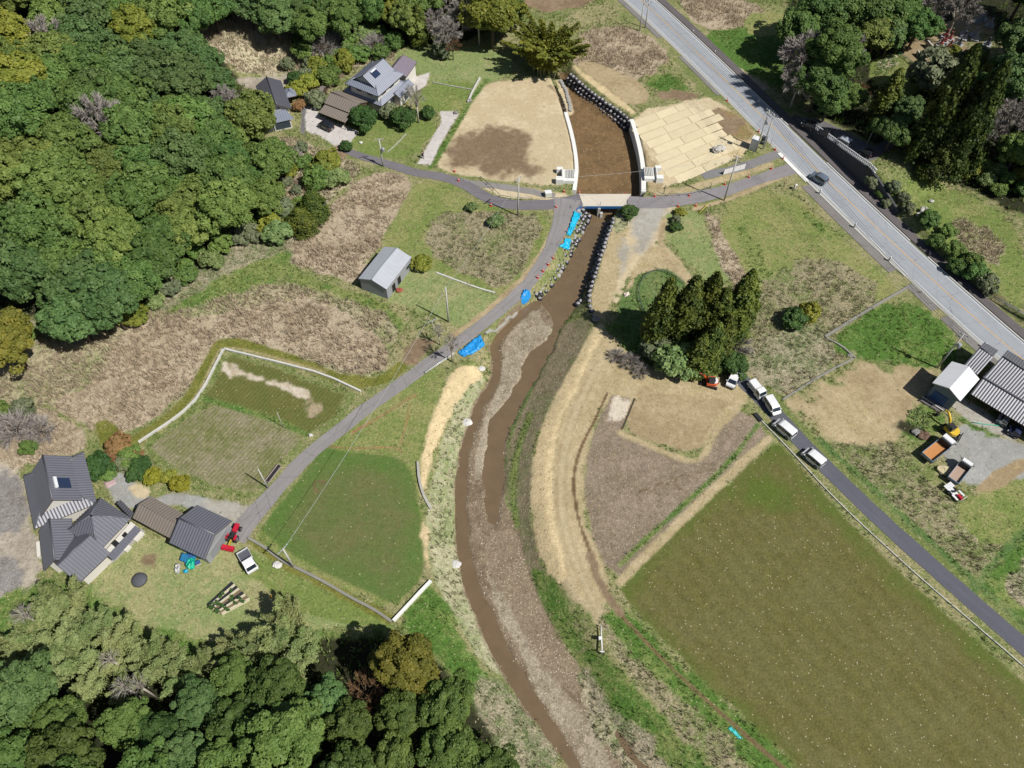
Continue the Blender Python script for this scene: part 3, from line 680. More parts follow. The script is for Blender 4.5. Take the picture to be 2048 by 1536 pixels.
def kerb(name, a, b, z0, z1, s0, s1, m, step=2.0):
    mb = MB(); ss = np.arange(s0, s1 + 1e-6, step)
    for i in range(len(ss) - 1):
        p = [main(ss[i], a), main(ss[i+1], a), main(ss[i+1], b), main(ss[i], b)]
        if (p[1] - p[0])[0] * (p[3] - p[0])[1] - (p[1] - p[0])[1] * (p[3] - p[0])[0] < 0: p = p[::-1]
        mb.prism(p, z0, z1)
    return struct(mb.build(name, m))
kerb('kerb', 3.36, 3.62, -.1, .17, -40, 53, conc_lt); kerb('kerb', 3.36, 3.62, -.1, .17, 66, 92, conc_lt); kerb('kerb', 3.36, 3.62, -.1, .17, 97, 174, conc_lt)
strip('gutter', 3.62, 3.98, .03, gut)
walk = asphalt('pavement_asphalt', (112, 106, 106), .05, .22, .2)
strip('pavement', 3.98, 5.9, .09, walk, n=4)
strip('pavement', -6.35, -4.15, .075, asphalt('pavement_grey', (140, 136, 132), .05, .25, .3), 70, 97, n=4)
strip('pavement', -6.0, -4.15, .075, bpy.data.materials['pavement_grey'], 101, 108, n=4); strip('pavement', -6.0, -4.15, .075, bpy.data.materials['pavement_grey'], 110, 122, n=4)
strip('pavement', -5.6, -4.15, .075, bpy.data.materials['pavement_grey'], -40, 10, n=4); strip('pavement', -5.2, -4.15, .075, bpy.data.materials['pavement_grey'], 19, 36, n=4)
kerb('kerb', -4.35, -4.12, -.1, .16, 67, 99, conc_lt); kerb('kerb', -4.6, -3.7, -.1, .13, 59, 69, conc_new)
lane('lane', LANE_WEST, np.interp(np.arange(len(LANE_WEST)), [0, 8, len(LANE_WEST) - 8, len(LANE_WEST)], [1.9, 2.2, 2.9, 4.5]), (128, 124, 128), seed=2)
lane('lane', LANE_RIVER, np.interp(np.arange(len(LANE_RIVER)), [0, 5, 14, 40, 85, len(LANE_RIVER)], [5.5, 4.0, 2.7, 2.3, 2.5, 3.6]), (152, 148, 146), seed=3, z=.054, tracks=.3)
lane('lane', LANE_WEST_OLD, 1.7, (150, 146, 142), seed=8, z=.046, jit=.4)
lane('lane', LANE_EAST, np.interp(np.arange(len(LANE_EAST)), [0, 12, len(LANE_EAST) - 12, len(LANE_EAST)], [3.6, 3.4, 2.8, 3.6]), (150, 145, 146), seed=4, tracks=.2, z=.040)
lane('lane', LANE_SPUR, 2.3, (140, 138, 138), seed=5, jit=.35, z=.034)
lane('lane', LANE_SOUTH, 2.75, (102, 103, 112), seed=6, jit=.12, tracks=.2, patch=.10, crack=.12)

# ---------------------------------------------------------------- river: water sheet, bridge, walls
def water_mat():
    N = NT('muddy_water'); P_ = N.pos(); a = N.noise(P_, .35, 5, .7); b = N.noise(N.n('ShaderNodeMapping', {0: P_, 3: (1.0, .35, 1)}).outputs[0], 2.2, 3, .6)
    c = N.mix(a, lin(138, 117, 90), lin(108, 90, 68)); bp = N.n('ShaderNodeBump', {'Height': b, 'Distance': .03, 'Strength': .35}).outputs[0]
    return N.set(color=c, rough=.16, spec=.5, normal=bp)
wm = water_mat()
Wp = wp([(1160,400),(1100,470),(1010,560),(940,690),(960,760),(900,850),(880,960),(880,1080),(900,1200),(940,1290),(1010,1400),(1100,1530),(1160,1650),(1500,1650),(1350,1560),(1230,1440),(1190,1340),(1110,1210),(1070,1100),(1050,960),(1070,860),(1120,740),(1170,640),(1200,560),(1240,450),(1262,400)], BED_Z)
mb = MB(); mb.quad(*[(p[0], p[1], BED_Z - .13) for p in Wp]); o = mb.build('water', wm, fixn=False); struct(o)
if o.data.polygons[0].normal.z < 0: o.data.flip_normals()

def sweep(P, prof, mb=None):            # P: points (x,y,z); prof: [(offset to the right, dz)], open strip swept along
    mb = mb or MB(); P = [np.array(p, float) for p in P]; rows = []
    for i, p in enumerate(P):
        d = P[min(i+1, len(P)-1)] - P[max(i-1, 0)]; d = d[:2] / np.linalg.norm(d[:2]); r = np.array([d[1], -d[0]])
        rows.append([(p[0] + r[0]*a, p[1] + r[1]*a, p[2] + z) for a, z in prof])
    n = len(prof)
    for i in range(len(rows) - 1):
        for k in range(n):
            mb.quad(rows[i][k], rows[i][(k+1) % n], rows[i+1][(k+1) % n], rows[i+1][k])
    mb.quad(*rows[0]); mb.quad(*rows[-1]); return mb
def pl3(pts, z=0.0, n=2, step=1.0):
    P = resample(wp(pts, z), step, n); return [(p[0], p[1], z) for p in P]
# new white retaining walls of the upstream reach (top edges seen in the photo at ground level)
RW = pl3([(1264,238),(1272,262),(1282,300),(1288,340),(1288,383)], .12)
sweep(RW, [(.55, 0), (.55, -2.9), (-1.35, -2.9), (-.35, 0)][::-1]).build('retaining_wall', conc_new, tag(thing('retaining_wall', 'curved concrete wall on the right bank upstream with its shaded face toward the stream', 'wall'), None))
LW = pl3([(1131,224),(1142,262),(1150,300),(1154,340),(1148,380)], .12)
sweep(LW, [(-.45, 0), (-.45, -2.9), (1.25, -2.9), (.35, 0)]).build('retaining_wall', conc_new, thing('retaining_wall', 'curved white sunlit concrete wall on the left bank upstream of the bridge', 'wall'))
def stub(u, v, flip, label):            # concrete block with a stair of ribs beside each new wall
    p = at(u, v, 0); t = thing('abutment_steps', label, 'concrete steps', p)
    mb = MB(); mb.box((0, 0, .35), (2.4, 3.6, .9)); mb.build('base_block', conc_new, t, .03)
    for k in range(6): MB().box((flip * 1.05 - flip * k * .34, .3, .86 + .12 * (5 - k) / 5), (.2, 2.6, .12)).build('step', conc_lt, t)
    MB().box((flip * -1.9, 1.7, .5), (1.3, .9, 1.3)).build('end_block', conc_new, t, .03); MB().box((flip * -2.0, -1.6, .55), (1.5, 1.2, 1.5)).build('end_block', conc_new, t, .03)
    MB().box((flip * -1.4, .1, 1.0), (.18, 2.4, .9)).build('side_wall', conc_new, t)
stub(1137, 356, 1, 'white concrete block with steps at the left end of the new bridge site'); stub(1298, 352, -1, 'white concrete block with grooved steps at the right end of the new bridge site')

# bridge
t = thing('road_bridge', 'short concrete road bridge with a blue steel edge beam over the stream', 'bridge')
bl = mat('blue_paint', (44, 112, 176), .5, var=.15); deckm = asphalt('bridge_deck_surface', (224, 214, 196), .05, .12, .2)
c4 = [at(1158,388,.08), at(1262,388,.08), at(1246,410,.08), at(1166,410,.08)]
mb = MB(); mb.prism([(p.x, p.y) for p in c4][::-1], -.55, .10); mb.build('deck', deckm, t)
a = at(1166, 411, 0); b = at(1247, 411, 0); d = (b - a).normalized(); nrm = Vector((d.y, -d.x, 0))
ang = math.atan2(d.y, d.x); mid = (a + b) / 2 + nrm * .16; L = (b - a).length
MB().box((mid.x, mid.y, -.28), (L, .22, .62), ang).build('edge_beam', bl, t); MB().box((mid.x, mid.y, .10), (L + .3, .3, .12), ang).build('kerb', conc_lt, t)
e = at(1153, 419, 0); MB().box(((a.x+e.x)/2, (a.y+e.y)/2, -.1), ((a-e).length, .2, .4), math.atan2(a.y-e.y, a.x-e.x)).build('wing_beam', bl, t)
pp = a + d * (L * .40); MB().box((pp.x, pp.y + 1.0, -1.6), (.55, 3.2, 2.4), ang).build('pier', conc, t)
MB().box((pp.x + .6, pp.y - .6, -2.1), (.5, .5, 1.4), ang).build('pier_footing', conc_lt, t)
for px, s in ((a, -1), (b, 1)): MB().box((px.x + s * .6 * d.x, px.y + 1.7, -1.4), (1.0, 4.2, 2.4), ang).build('abutment', conc, t)
rm = mat('guard_rail_grey', (150, 156, 160), .45, .6, var=.1)
MB().tube([a + d * (L*.42) + nrm * .1 + Vector((0,0,-1.4)), a + d * (L*.42) + nrm * .1 + Vector((0,0,1.0))], .05).build('gauge_post', rm, t)

# long low walls and channels
def lowwall(pts, label, wd=.35, h=.35, m=conc_lt, cat='wall', name='low_wall', z0=-.3):
    W = resample(np.array([tuple(at(*p))[:2] for p in pts]), 1.2, 1); g = [(p[0], p[1], gz(*p)) for p in W]
    o = sweep(g, [(-wd/2, h), (-wd/2, z0), (wd/2, z0), (wd/2, h)]).build(name, m); return tag(o, label, cat)
lowwall([(278,886),(360,832),(402,790),(447,700)], 'pale concrete paddy wall running from the garden bushes up to the corner', .32, .4)
lowwall([(449,699),(560,726),(650,750),(722,784)], 'pale concrete paddy wall along the upper edge ending at the lane', .32, .4)
lowwall([(787,1243),(862,1163)], 'straight white concrete wall below the round-cornered green paddy', .45, .5, conc_new)
lowwall([(836,925),(838,960),(848,995),(862,1018)], 'short curved grey concrete wall beside the straw covered bank', .4, .4, conc)
lowwall([(497,1077),(530,1095),(560,1120),(600,1140),(650,1165),(700,1195),(750,1220),(783,1244)], 'long stone edging wall between the lawn and the green paddy', .4, .35, conc_dk)
lowwall([(1512,832),(1560,880),(1610,934),(1650,978),(1700,1028),(1780,1102),(1850,1165),(1950,1250),(2060,1345)], 'thin pale concrete channel wall between the big paddy and the asphalt lane', .13, .22, conc_lt)
lowwall([(1509,828),(1522,843)], 'short dark water gate at the head of the channel', .7, .3, mat('steel_dark', (60, 62, 66), .6, .5), 'water gate', 'water_gate')
lowwall([(1033,625),(1000,655),(972,668)], 'grey concrete revetment edge between the lane and the side stream', .55, .25, conc)
lowwall([(873,546),(910,560),(960,578),(990,586)], 'thin concrete edge across the grass right of the barn', .3, .2, conc_lt)
lowwall([(640,420),(655,403)], 'short stone edge beside the round dark tree', .3, .3, conc_lt)
lowwall([(960,158),(945,185),(936,206)], 'short white concrete wall at the corner of the bare field', .35, .5, conc_lt)
lowwall([(865,165),(900,172),(945,180)], 'thin kerb line across the lawn behind the two storey house', .2, .2, conc)
lowwall([(775,305),(800,282),(812,268)], 'thin concrete line on the front lawn by the pole', .2, .12, conc)
lowwall([(1565,800),(1640,752),(1706,718)], 'dark ditch edge at the lower side of the weedy plot', .35, .2, conc_dk)
lowwall([(1710,716),(1680,690),(1650,676)], 'dark stone edge at the corner of the green plot', .35, .25, conc_dk)
lowwall([(1650,674),(1720,630),(1812,577)], 'straight brown concrete ditch below the road running to the green plot', .5, .25, conc_dk)
lowwall([(1112,178),(1128,205),(1133,226)], 'low earth retaining curb above the upstream left bank', .3, .2, conc_dk)
lowwall([(1270,797),(1245,858)], 'narrow dark ditch edge on the left of the tan plot', .2, .06, gut)
# ---------------------------------------------------------------- trees and shrubs
def fol(name, a, b, rv=.18, trans=.25, rough=.6):
    N = NT(name); at_ = N.n('ShaderNodeAttribute', attribute_name='tint').outputs['Fac']; rd = N.n('ShaderNodeObjectInfo').outputs['Random']
    c = N.mix(at_, lin(*a), lin(*b)); g = N.math('ADD', 1 - rv, N.math('MULTIPLY', rd, 2 * rv))
    c = N.n('ShaderNodeVectorMath', {0: c, 3: g}, operation='SCALE').outputs[0]
    rd2 = N.math('FRACT', N.math('MULTIPLY', rd, 17.3)); c = N.n('ShaderNodeHueSaturation', {'Hue': N.math('ADD', .485, N.math('MULTIPLY', rd2, .03)), 'Color': c}).outputs[0]
    N.set(color=c, rough=rough, spec=.25)
    tr = N.n('ShaderNodeBsdfTranslucent', {0: c}); mx = N.n('ShaderNodeMixShader', {0: trans, 1: N.b.outputs[0], 2: tr.outputs[0]})
    N.t.links.new(mx.outputs[0], N.out.inputs[0]); return N.m
FOL = {
 'dark':   fol('foliage_dark', (78,110,54), (122,152,78)), 'mid': fol('foliage_mid', (92,124,58), (138,164,84)), 'olive': fol('foliage_olive', (102,124,58), (148,164,84)),
 'yellow': fol('foliage_yellow', (118,132,50), (170,170,70)), 'bluish': fol('foliage_bluish', (82,114,62), (124,152,88)), 'light': fol('foliage_light', (112,138,78), (158,176,112)),
 'cedar':  fol('foliage_cedar', (62,84,34), (132,142,58), .1), 'cedardark': fol('foliage_cedar_dark', (46,66,30), (104,118,48), .08), 'bamboo': fol('foliage_bamboo', (146,170,100), (204,212,146), .12, .45), 'bamboodark': fol('foliage_clump', (84,100,34), (172,172,70), .08, .3),
 'grey': fol('twigs_grey', (150,142,134), (200,192,184), .1, .1, .9), 'brown': fol('twigs_brown', (120,92,66), (160,128,92), .12, .1, .9), 'greygreen': fol('foliage_greygreen', (104,118,84), (148,156,118), .12),
 'rustleaf': fol('foliage_rust', (140,104,66), (182,146,98), .12), 'garden': fol('foliage_garden', (60,92,46), (100,132,66), .1), 'gold': fol('foliage_gold', (132,138,36), (172,170,60), .08)}
bark = mat('bark', (112, 98, 82), .95, var=.3, scale=3); barkpale = mat('bark_pale', (190, 182, 166), .9, var=.2, scale=3)
def leaf_mesh(name, C, Nn, size, tint, m, seed=0, aspect=1.0, flat=.55, core=None):
    r = np.random.RandomState(seed); n = len(C); Nn = Nn + r.normal(0, flat, Nn.shape); Nn /= np.linalg.norm(Nn, axis=1)[:, None] + 1e-9
    a = r.normal(size=(n, 3)); a -= Nn * (a * Nn).sum(1)[:, None]; a /= np.linalg.norm(a, axis=1)[:, None] + 1e-9; b = np.cross(Nn, a)
    s = (size * (.65 + .7 * r.rand(n)))[:, None] / 2; sa = s * aspect
    V = np.stack([C - a * s - b * sa * .35, C + b * -sa * 1.0 + a * s * .1, C + a * s + b * sa * .2, C + b * sa + a * s * -.15], 1).reshape(-1, 3)
    T = np.repeat(tint, 4); F = np.arange(4 * n).reshape(-1, 4)
    if core is not None:
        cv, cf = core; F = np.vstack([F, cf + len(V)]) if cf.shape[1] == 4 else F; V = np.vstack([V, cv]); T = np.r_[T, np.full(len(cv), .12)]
    me = bpy.data.meshes.new(name); me.vertices.add(len(V)); me.vertices.foreach_set('co', V.astype(np.float32).ravel())
    me.loops.add(F.size); me.loops.foreach_set('vertex_index', F.ravel().astype(np.int32)); me.polygons.add(len(F))
    me.polygons.foreach_set('loop_start', np.arange(0, F.size, 4).astype(np.int32)); me.polygons.foreach_set('loop_total', np.full(len(F), 4, np.int32)); me.update(); me.validate()
    t = me.attributes.new('tint', 'FLOAT', 'POINT'); t.data.foreach_set('value', np.clip(T, 0, 1).astype(np.float32)); me.materials.append(m); return me
def sphere_grid(c, rad, nu=14, nv=9, seed=0, amp=.12):
    r = np.random.RandomState(seed); u = np.linspace(0, 2*np.pi, nu, endpoint=False); v = np.linspace(.05, np.pi - .05, nv)
    U, Vv = np.meshgrid(u, v); k = 1 + amp * (r.rand(*U.shape) - .5) * 2
    P = np.stack([np.cos(U)*np.sin(Vv)*rad[0]*k + c[0], np.sin(U)*np.sin(Vv)*rad[1]*k + c[1], np.cos(Vv)*rad[2]*k + c[2]], -1).reshape(-1, 3)
    i = np.arange(nu*nv).reshape(nv, nu); F = np.stack([i[:-1], np.roll(i[:-1], -1, 1), np.roll(i[1:], -1, 1), i[1:]], -1).reshape(-1, 4); return P, F
def fib(n, r):
    k = np.arange(n) + .5; ph = np.arccos(1 - 2 * k / n); th = np.pi * (1 + 5 ** .5) * k + r.rand() * 6
    return np.stack([np.cos(th)*np.sin(ph), np.sin(th)*np.sin(ph), np.cos(ph)], -1)
def crown_broad(R, Hc, zc, lobes, leaves, ls, seed, lob=(.26, .42), low=-.35):
    """domed crown of many rounded leaf clumps"""
    r = np.random.RandomState(seed); D = fib(int(lobes * 1.5), r); D = D[D[:, 2] > low][:lobes] + r.normal(0, .10, (len(D[D[:, 2] > low][:lobes]), 3))
    rl = R * r.uniform(lob[0], lob[1], len(D)); k = r.uniform(.58, .92, len(D))[:, None]
    L = D * np.array([R, R, Hc]) * k; L[:, :2] *= 1 + .12 * np.sin(3 * np.arctan2(L[:, 1], L[:, 0]) + seed)[:, None]; L[:, 2] += zc
    per = leaves // len(D); C = []; Nn = []; T = []
    for j in range(len(D)):
        d = r.normal(size=(per, 3)); d /= np.linalg.norm(d, axis=1)[:, None]; d += D[j] * .75 + np.array([0, 0, .25]); d /= np.linalg.norm(d, axis=1)[:, None]
        q = rl[j] * (.82 + .3 * r.rand(per))[:, None]; C.append(L[j] + d * q * np.array([1, 1, .8])); Nn.append(d + np.array([0, 0, .5])); T.append(np.full(per, r.rand() * .5) + r.rand(per) * .5)
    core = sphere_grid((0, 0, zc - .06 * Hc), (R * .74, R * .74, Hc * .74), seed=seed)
    return np.vstack(C), np.vstack(Nn), np.concatenate(T), core, ls
def trunk_mb(h, r0, limbs=4, seed=0, spread=1.6, lean=.2):
    r = random.Random(seed); mb = MB(); p = [(0, 0, -.6), (lean * .2, 0, h * .35), (lean * .5, lean * .3, h * .7), (lean, lean * .5, h)]
    mb.tube(p, [r0 * 1.25, r0, r0 * .75, r0 * .35], 7)
    for k in range(limbs):
        a = 6.28 * k / limbs + r.random(); z = h * r.uniform(.4, .7); e = (math.cos(a) * spread, math.sin(a) * spread, z + h * .35)
        mb.tube([(lean * .4, 0, z), (e[0] * .5, e[1] * .5, z + h * .14), e], [r0 * .5, r0 * .35, r0 * .14], 5)
    return mb
PROTO = {}; NAMES = {}
def proto(key, name, fn, mats_key, trunk, crown_name='crown', trunk_mat=None):
    C, Nn, T, core, ls = fn; me = leaf_mesh('crown_' + key, C, Nn, ls, T, FOL[mats_key], len(PROTO), core=core, aspect=.34 if mats_key == 'bamboo' else 1.0)
    tm = trunk.build('trunk_' + key, trunk_mat or bark); COL.objects.unlink(tm); PROTO[key] = (me, tm.data); NAMES[key] = (name, crown_name)
def plant(key, p, s=1.0, rz=None, label='', cat='tree', group=None, sz=None, name=None):
    nm, cn = NAMES[key]; t = thing(name or nm, label, cat, p, rnd.uniform(0, 6.28) if rz is None else rz, group); q_ = rnd.uniform(.88, 1.14); t.scale = (s * q_, s / q_, s if sz is None else sz)
    for me, n in ((PROTO[key][1], 'trunk'), (PROTO[key][0], cn)):
        o = bpy.data.objects.new(n, me); COL.objects.link(o); o.parent = t
    return t
i = 0
for key, mk in (('dark','dark'),('mid','mid'),('olive','olive'),('yellow','yellow'),('bluish','bluish'),('light','light')):
    for v in range(2):
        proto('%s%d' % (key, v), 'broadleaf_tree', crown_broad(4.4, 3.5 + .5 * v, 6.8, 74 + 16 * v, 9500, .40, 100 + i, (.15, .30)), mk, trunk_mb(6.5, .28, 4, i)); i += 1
FOL['nolive'] = fol('foliage_deep_olive', (76,100,46), (120,142,68)); FOL['ndark'] = fol('foliage_deep_green', (58,84,40), (96,122,60)); FOL['nyellow'] = fol('foliage_deep_yellow', (100,108,42), (156,148,62))
for key, mk in (('Ndark','ndark'),('Nmid','mid'),('Nolive','nolive'),('Nyellow','nyellow'),('Nbluish','bluish')):
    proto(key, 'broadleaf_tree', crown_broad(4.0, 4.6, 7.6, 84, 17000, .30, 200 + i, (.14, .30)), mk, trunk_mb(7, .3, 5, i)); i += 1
for key, mk in (('Sgreen','mid'),('Slight','light'),('Syellow','yellow'),('Sgrey','greygreen'),('Sgarden','garden'),('Srust','rustleaf'),('Sgold','gold'),('Sdark','dark')):
    proto(key, 'shrub', crown_broad(1.5, 1.25, 1.2, 16, 1500, .32, 300 + i, (.3, .5), -.6), mk, trunk_mb(1.3, .08, 3, i, .6), 'foliage'); i += 1
def crown_cedar(R, H, n, ls, seed, col=False):
    r = np.random.RandomState(seed); C = []; Nn = []; T = []; nb = int(H * 11)
    for j in range(nb):
        t = (j + r.rand()) / nb; z = H * (.10 + .88 * t); prof = (min(1, (1 - t) * 1.9) ** .8) if col else (1 - t) ** .75
        rr = R * (prof * r.uniform(.7, 1.08) + .06); a = r.rand() * 6.283; d = np.array([math.cos(a), math.sin(a), 0]); L = d * rr * .72; L[2] = z
        k = n // nb; q = r.normal(size=(k, 3)) * np.array([.30, .30, .34]) * (.5 + rr * .28) + d * (r.rand(k) ** .7 * rr * .32)[:, None]; q[:, 2] -= np.abs(q[:, :2] @ d[:2]) * .35
        C.append(L + q); Nn.append(np.tile(d + np.array([0, 0, .55]), (k, 1))); T.append(np.full(k, r.rand() ** 1.5 * .8) + r.rand(k) * .3)
    u = np.linspace(0, 6.283, 12, endpoint=False); zz = np.linspace(.08, .97, 8); P = []
    for z in zz:
        prof = (min(1, (1 - z) * 1.9) ** .8) if col else (1 - z) ** .75
        P += [(math.cos(a) * R * .66 * prof, math.sin(a) * R * .66 * prof, z * H) for a in u]
    ii = np.arange(96).reshape(8, 12); F = np.stack([ii[:-1], np.roll(ii[:-1], -1, 1), np.roll(ii[1:], -1, 1), ii[1:]], -1).reshape(-1, 4)
    return np.vstack(C), np.vstack(Nn), np.concatenate(T), (np.array(P), F), ls
for v in range(3):
    mb = MB(); mb.tube([(0, 0, -.6), (0, 0, 8), (.1, 0, 16.5)], [.42, .3, .06], 8)
    proto('cedar%d' % v, 'cedar_tree', crown_cedar(2.5 + .15 * v, 18, 13000, .40, 400 + v, True), 'cedar', mb)
mb = MB(); mb.tube([(0, 0, -.6), (0, 0, 8), (.1, 0, 17)], [.5, .34, .06], 8)
proto('bigcedar', 'cedar_tree', crown_cedar(4.5, 18, 17000, .46, 420), 'cedardark', mb)
def crown_bamboo(seed, culms=15, H=9.5, spread=3.0, leaves=8400, ls=.52):
    r = np.random.RandomState(seed); C = []; Nn = []; T = []; mb = MB(); per = leaves // culms
    for j in range(culms):
        a = r.rand() * 6.283; b = r.rand() ** .6 * spread * .5; o = np.array([math.cos(a), math.sin(a)]); h = H * r.uniform(.7, 1.1); bend = spread * r.uniform(.35, 1.0)
        f = lambda t: np.array([o[0] * (b + bend * t ** 2.6), o[1] * (b + bend * t ** 2.6), h * (t - .2 * t ** 3.5)])
        mb.tube([f(t) for t in (0, .25, .5, .75, .95)], [.06, .055, .05, .04, .02], 4, False)
        t = .28 + .72 * r.rand(per) ** .9; P = np.stack([f(x) for x in t]); wd = (1.12 - t)[:, None] ** .7 * .95 + .08
        q = r.normal(size=(per, 3)) * wd * np.array([.62, .62, .3]); q[:, 2] -= np.abs(q[:, 0]) * .35 + np.abs(q[:, 1]) * .35; C.append(P + q); side_ = np.stack([-o[1] * np.ones(per), o[0] * np.ones(per), np.zeros(per)], -1)
        Nn.append(np.tile(np.array([o[0] * .45, o[1] * .45, 1.]), (per, 1)) + side_ * r.normal(0, .5, (per, 1))); T.append(np.full(per, r.rand() * .6) + r.rand(per) * .4)
    return (np.vstack(C), np.vstack(Nn), np.concatenate(T), None, ls), mb
culm = mat('bamboo_culm', (168, 166, 120), .6, var=.15)
for v in range(3):
    c, mb = crown_bamboo(500 + v); proto('bamboo%d' % v, 'bamboo_clump', c, 'bamboo', mb, 'foliage', culm)
c, mb = crown_bamboo(510, 70, 11, 7.0, 22000, .5); proto('bigbamboo', 'bamboo_clump', c, 'bamboodark', mb, 'foliage', culm)
def crown_bare(R, H, z0, n, seed, thick=.05):
    """twig haze: many thin straight twigs radiating up and out from the limbs"""
    r = np.random.RandomState(seed); D = fib(26, r); D = D[D[:, 2] > -.2]; mb = MB(); r0 = .2
    mb.tube([(0, 0, -.6), (0, 0, z0 * .6), (.1, .05, z0)], [r0 * 1.2, r0, r0 * .8], 6); V = []
    for d in D:
        e = np.array([d[0] * R, d[1] * R, z0 + (d[2] * .6 + .4) * H]) * 1.0; m = np.array([d[0] * R * .4, d[1] * R * .4, z0 + (d[2] * .3 + .3) * H])
        mb.tube([(0, 0, z0 * .8), tuple(m), tuple(e)], [r0 * .5, r0 * .3, .02], 4, False)
        for q in range(n // len(D)):
            t = r.uniform(.25, 1); s = m * (1 - t) + e * t if t > .3 else m; dd = d + r.normal(0, .55, 3) + np.array([0, 0, .35]); dd /= np.linalg.norm(dd); V.append((s, s + dd * r.uniform(.5, 1.3)))
    V = np.array(V); A0 = V[:, 0]; A1 = V[:, 1]; d = A1 - A0; sd = np.cross(d, r.normal(size=d.shape)); sd /= np.linalg.norm(sd, axis=1)[:, None]; sd *= thick / 2
    return np.stack([A0 - sd, A0 + sd, A1 + sd * .5, A1 - sd * .5], 1), mb
def proto_bare(key, R, H, z0, n, seed, mk, tmat, thick=.06, name='bare_tree'):
    Q, mb = crown_bare(R, H, z0, n, seed, thick); V = Q.reshape(-1, 3); F = np.arange(len(V)).reshape(-1, 4)
    me = bpy.data.meshes.new('twigs_' + key); me.from_pydata([tuple(v) for v in V], [], [tuple(map(int, f)) for f in F])
    t = me.attributes.new('tint', 'FLOAT', 'POINT'); t.data.foreach_set('value', np.repeat(np.random.RandomState(seed).rand(len(F)), 4).astype(np.float32)); me.materials.append(FOL[mk])
    tm = mb.build('trunk_' + key, tmat); COL.objects.unlink(tm); PROTO[key] = (me, tm.data); NAMES[key] = (name, 'twigs')
proto_bare('bare0', 3.4, 5.0, 4.0, 5200, 600, 'grey', barkpale, .085); proto_bare('bare1', 3.0, 4.4, 4.2, 2200, 601, 'brown', bark, .06)
proto_bare('barethin', 1.5, 5.5, 4.5, 700, 602, 'grey', barkpale, .04); proto_bare('barebush', 1.8, 1.6, .3, 1500, 603, 'grey', bark, .05, 'bare_shrub'); proto_bare('stem', 1.3, 3.0, 8.0, 160, 604, 'grey', barkpale, .05)

TREES = []
def inpoly(u, v, P): return bool(inside(np.array([float(u)]), np.array([float(v)]), np.array(P, float))[0])
def forest(P, spacing, hc, pick, label, group, smin=.8, smax=1.2, tries=4000, seed=1, avoid=(), sz=None, limit=300, cat='tree'):
    r = random.Random(seed); us = [p[0] for p in P]; vs = [p[1] for p in P]; pts = []
    for _ in range(tries):
        u = r.uniform(min(us), max(us)); v = r.uniform(min(vs), max(vs))
        if not inpoly(u, v, P): continue
        s = r.uniform(smin, smax); p = at(u, v, None, hc * s)
        g = Vector((p.x, p.y, gz(p.x, p.y)))
        if any((g.x - q[0]) ** 2 + (g.y - q[1]) ** 2 < (spacing * (s + q[2]) / 2) ** 2 for q in pts): continue
        if any((g.x - q.x) ** 2 + (g.y - q.y) ** 2 < rr * rr for q, rr in avoid): continue
        pts.append((g.x, g.y, s)); k = pick(u, v, r); lb = label(k, u, v) if callable(label) else label
        plant(k, g, s, r.uniform(0, 6.28), lb, cat, group, s * r.uniform(.9, 1.15) if sz is None else s * sz)
        if len(pts) >= limit: break
    return pts
COLW = {'d': 'dark green', 'm': 'mid green', 'o': 'olive green', 'y': 'yellow green', 'b': 'bluish green', 'l': 'light green'}
def cw(k):
    k = k.lstrip('N'); return COLW[k[0]]
def fb(u, v, s, seed): return float(fbm(np.array([float(u)]), np.array([float(v)]), s, seed, 2)[0])
def pick_left(u, v, r):
    q = fb(u, v, 150, 77) + r.uniform(-.16, .16)
    if u < 60 and v < 150: return 'yellow%d' % r.randint(0, 1) if r.random() < .6 else 'olive0'
    x = r.random()
    if x < .03: return 'bare0'
    if x < .05: return 'yellow%d' % r.randint(0, 1)
    base = 'olive' if q > .62 else 'mid' if q > .5 else 'dark' if q > .36 else 'bluish'
    if v > 400 and base == 'olive' and r.random() < .6: base = 'dark'
    return base + str(r.randint(0, 1))
def lab_left(k, u, v):
    w_ = 'at the foot of the left hillside wood' if v > 400 else 'in the middle of the left hillside wood' if v > 190 else 'in the upper part of the left hillside wood'
    return ('bare grey tree ' if k.startswith('bare') else cw(k) + ' rounded evergreen ') + w_
PL = [(-70,-60),(380,-60),(400,20),(372,60),(395,100),(430,125),(468,165),(500,215),(530,270),(548,330),(540,385),(500,405),(455,415),(410,445),(350,480),(300,515),(270,560),(230,590),(160,628),(120,618),(85,560),(40,555),(-70,540)]
forest(PL, 4.9, 8.5, pick_left, lab_left, 'trees of the left hillside wood', .72, 1.25, 9000, 3, limit=215)
PT = [(400,-50),(1040,-50),(1025,20),(960,35),(930,20),(860,10),(790,25),(740,20),(640,45),(590,50),(540,25),(470,20),(400,35)]
forest(PT, 5.2, 8, lambda u, v, r: ('dark0','dark1','mid0','bluish1','bluish0')[r.randint(0, 4)] if u < 780 else ('olive0','mid1','bare0','yellow0')[r.randint(0, 3)],
  lambda k, u, v: ('bare grey tree' if k == 'bare0' else cw(k) + ' tree') + (' behind the clearing at the top edge' if u < 600 else ' behind the two storey house' if u < 780 else ' at the top edge above the green meadow'), 'trees along the top edge', .7, 1.15, 2500, 5, limit=46)
def one(key, u, v, s, label, cat='tree', hc=None, sz=None, group=None, z=None, rz=None, name=None):
    h = (hc if hc is not None else (1.0 if key in ('barebush',) or key[0] == 'S' else 7 if key[0] == 'N' else 6.6) * s); p = at(u, v, None, h); return plant(key, (p.x, p.y, gz(p.x, p.y)), s, rz, label, cat, group, sz, name)
def base(key, u, v, s, label, cat='tree', sz=None, group=None, rz=None, name=None):
    p = at(u, v); return plant(key, p, s, rz, label, cat, group, sz, name)
one('Nyellow', 12, 685, 1.05, 'mustard coloured tree with a leaning trunk at the left edge of the picture')
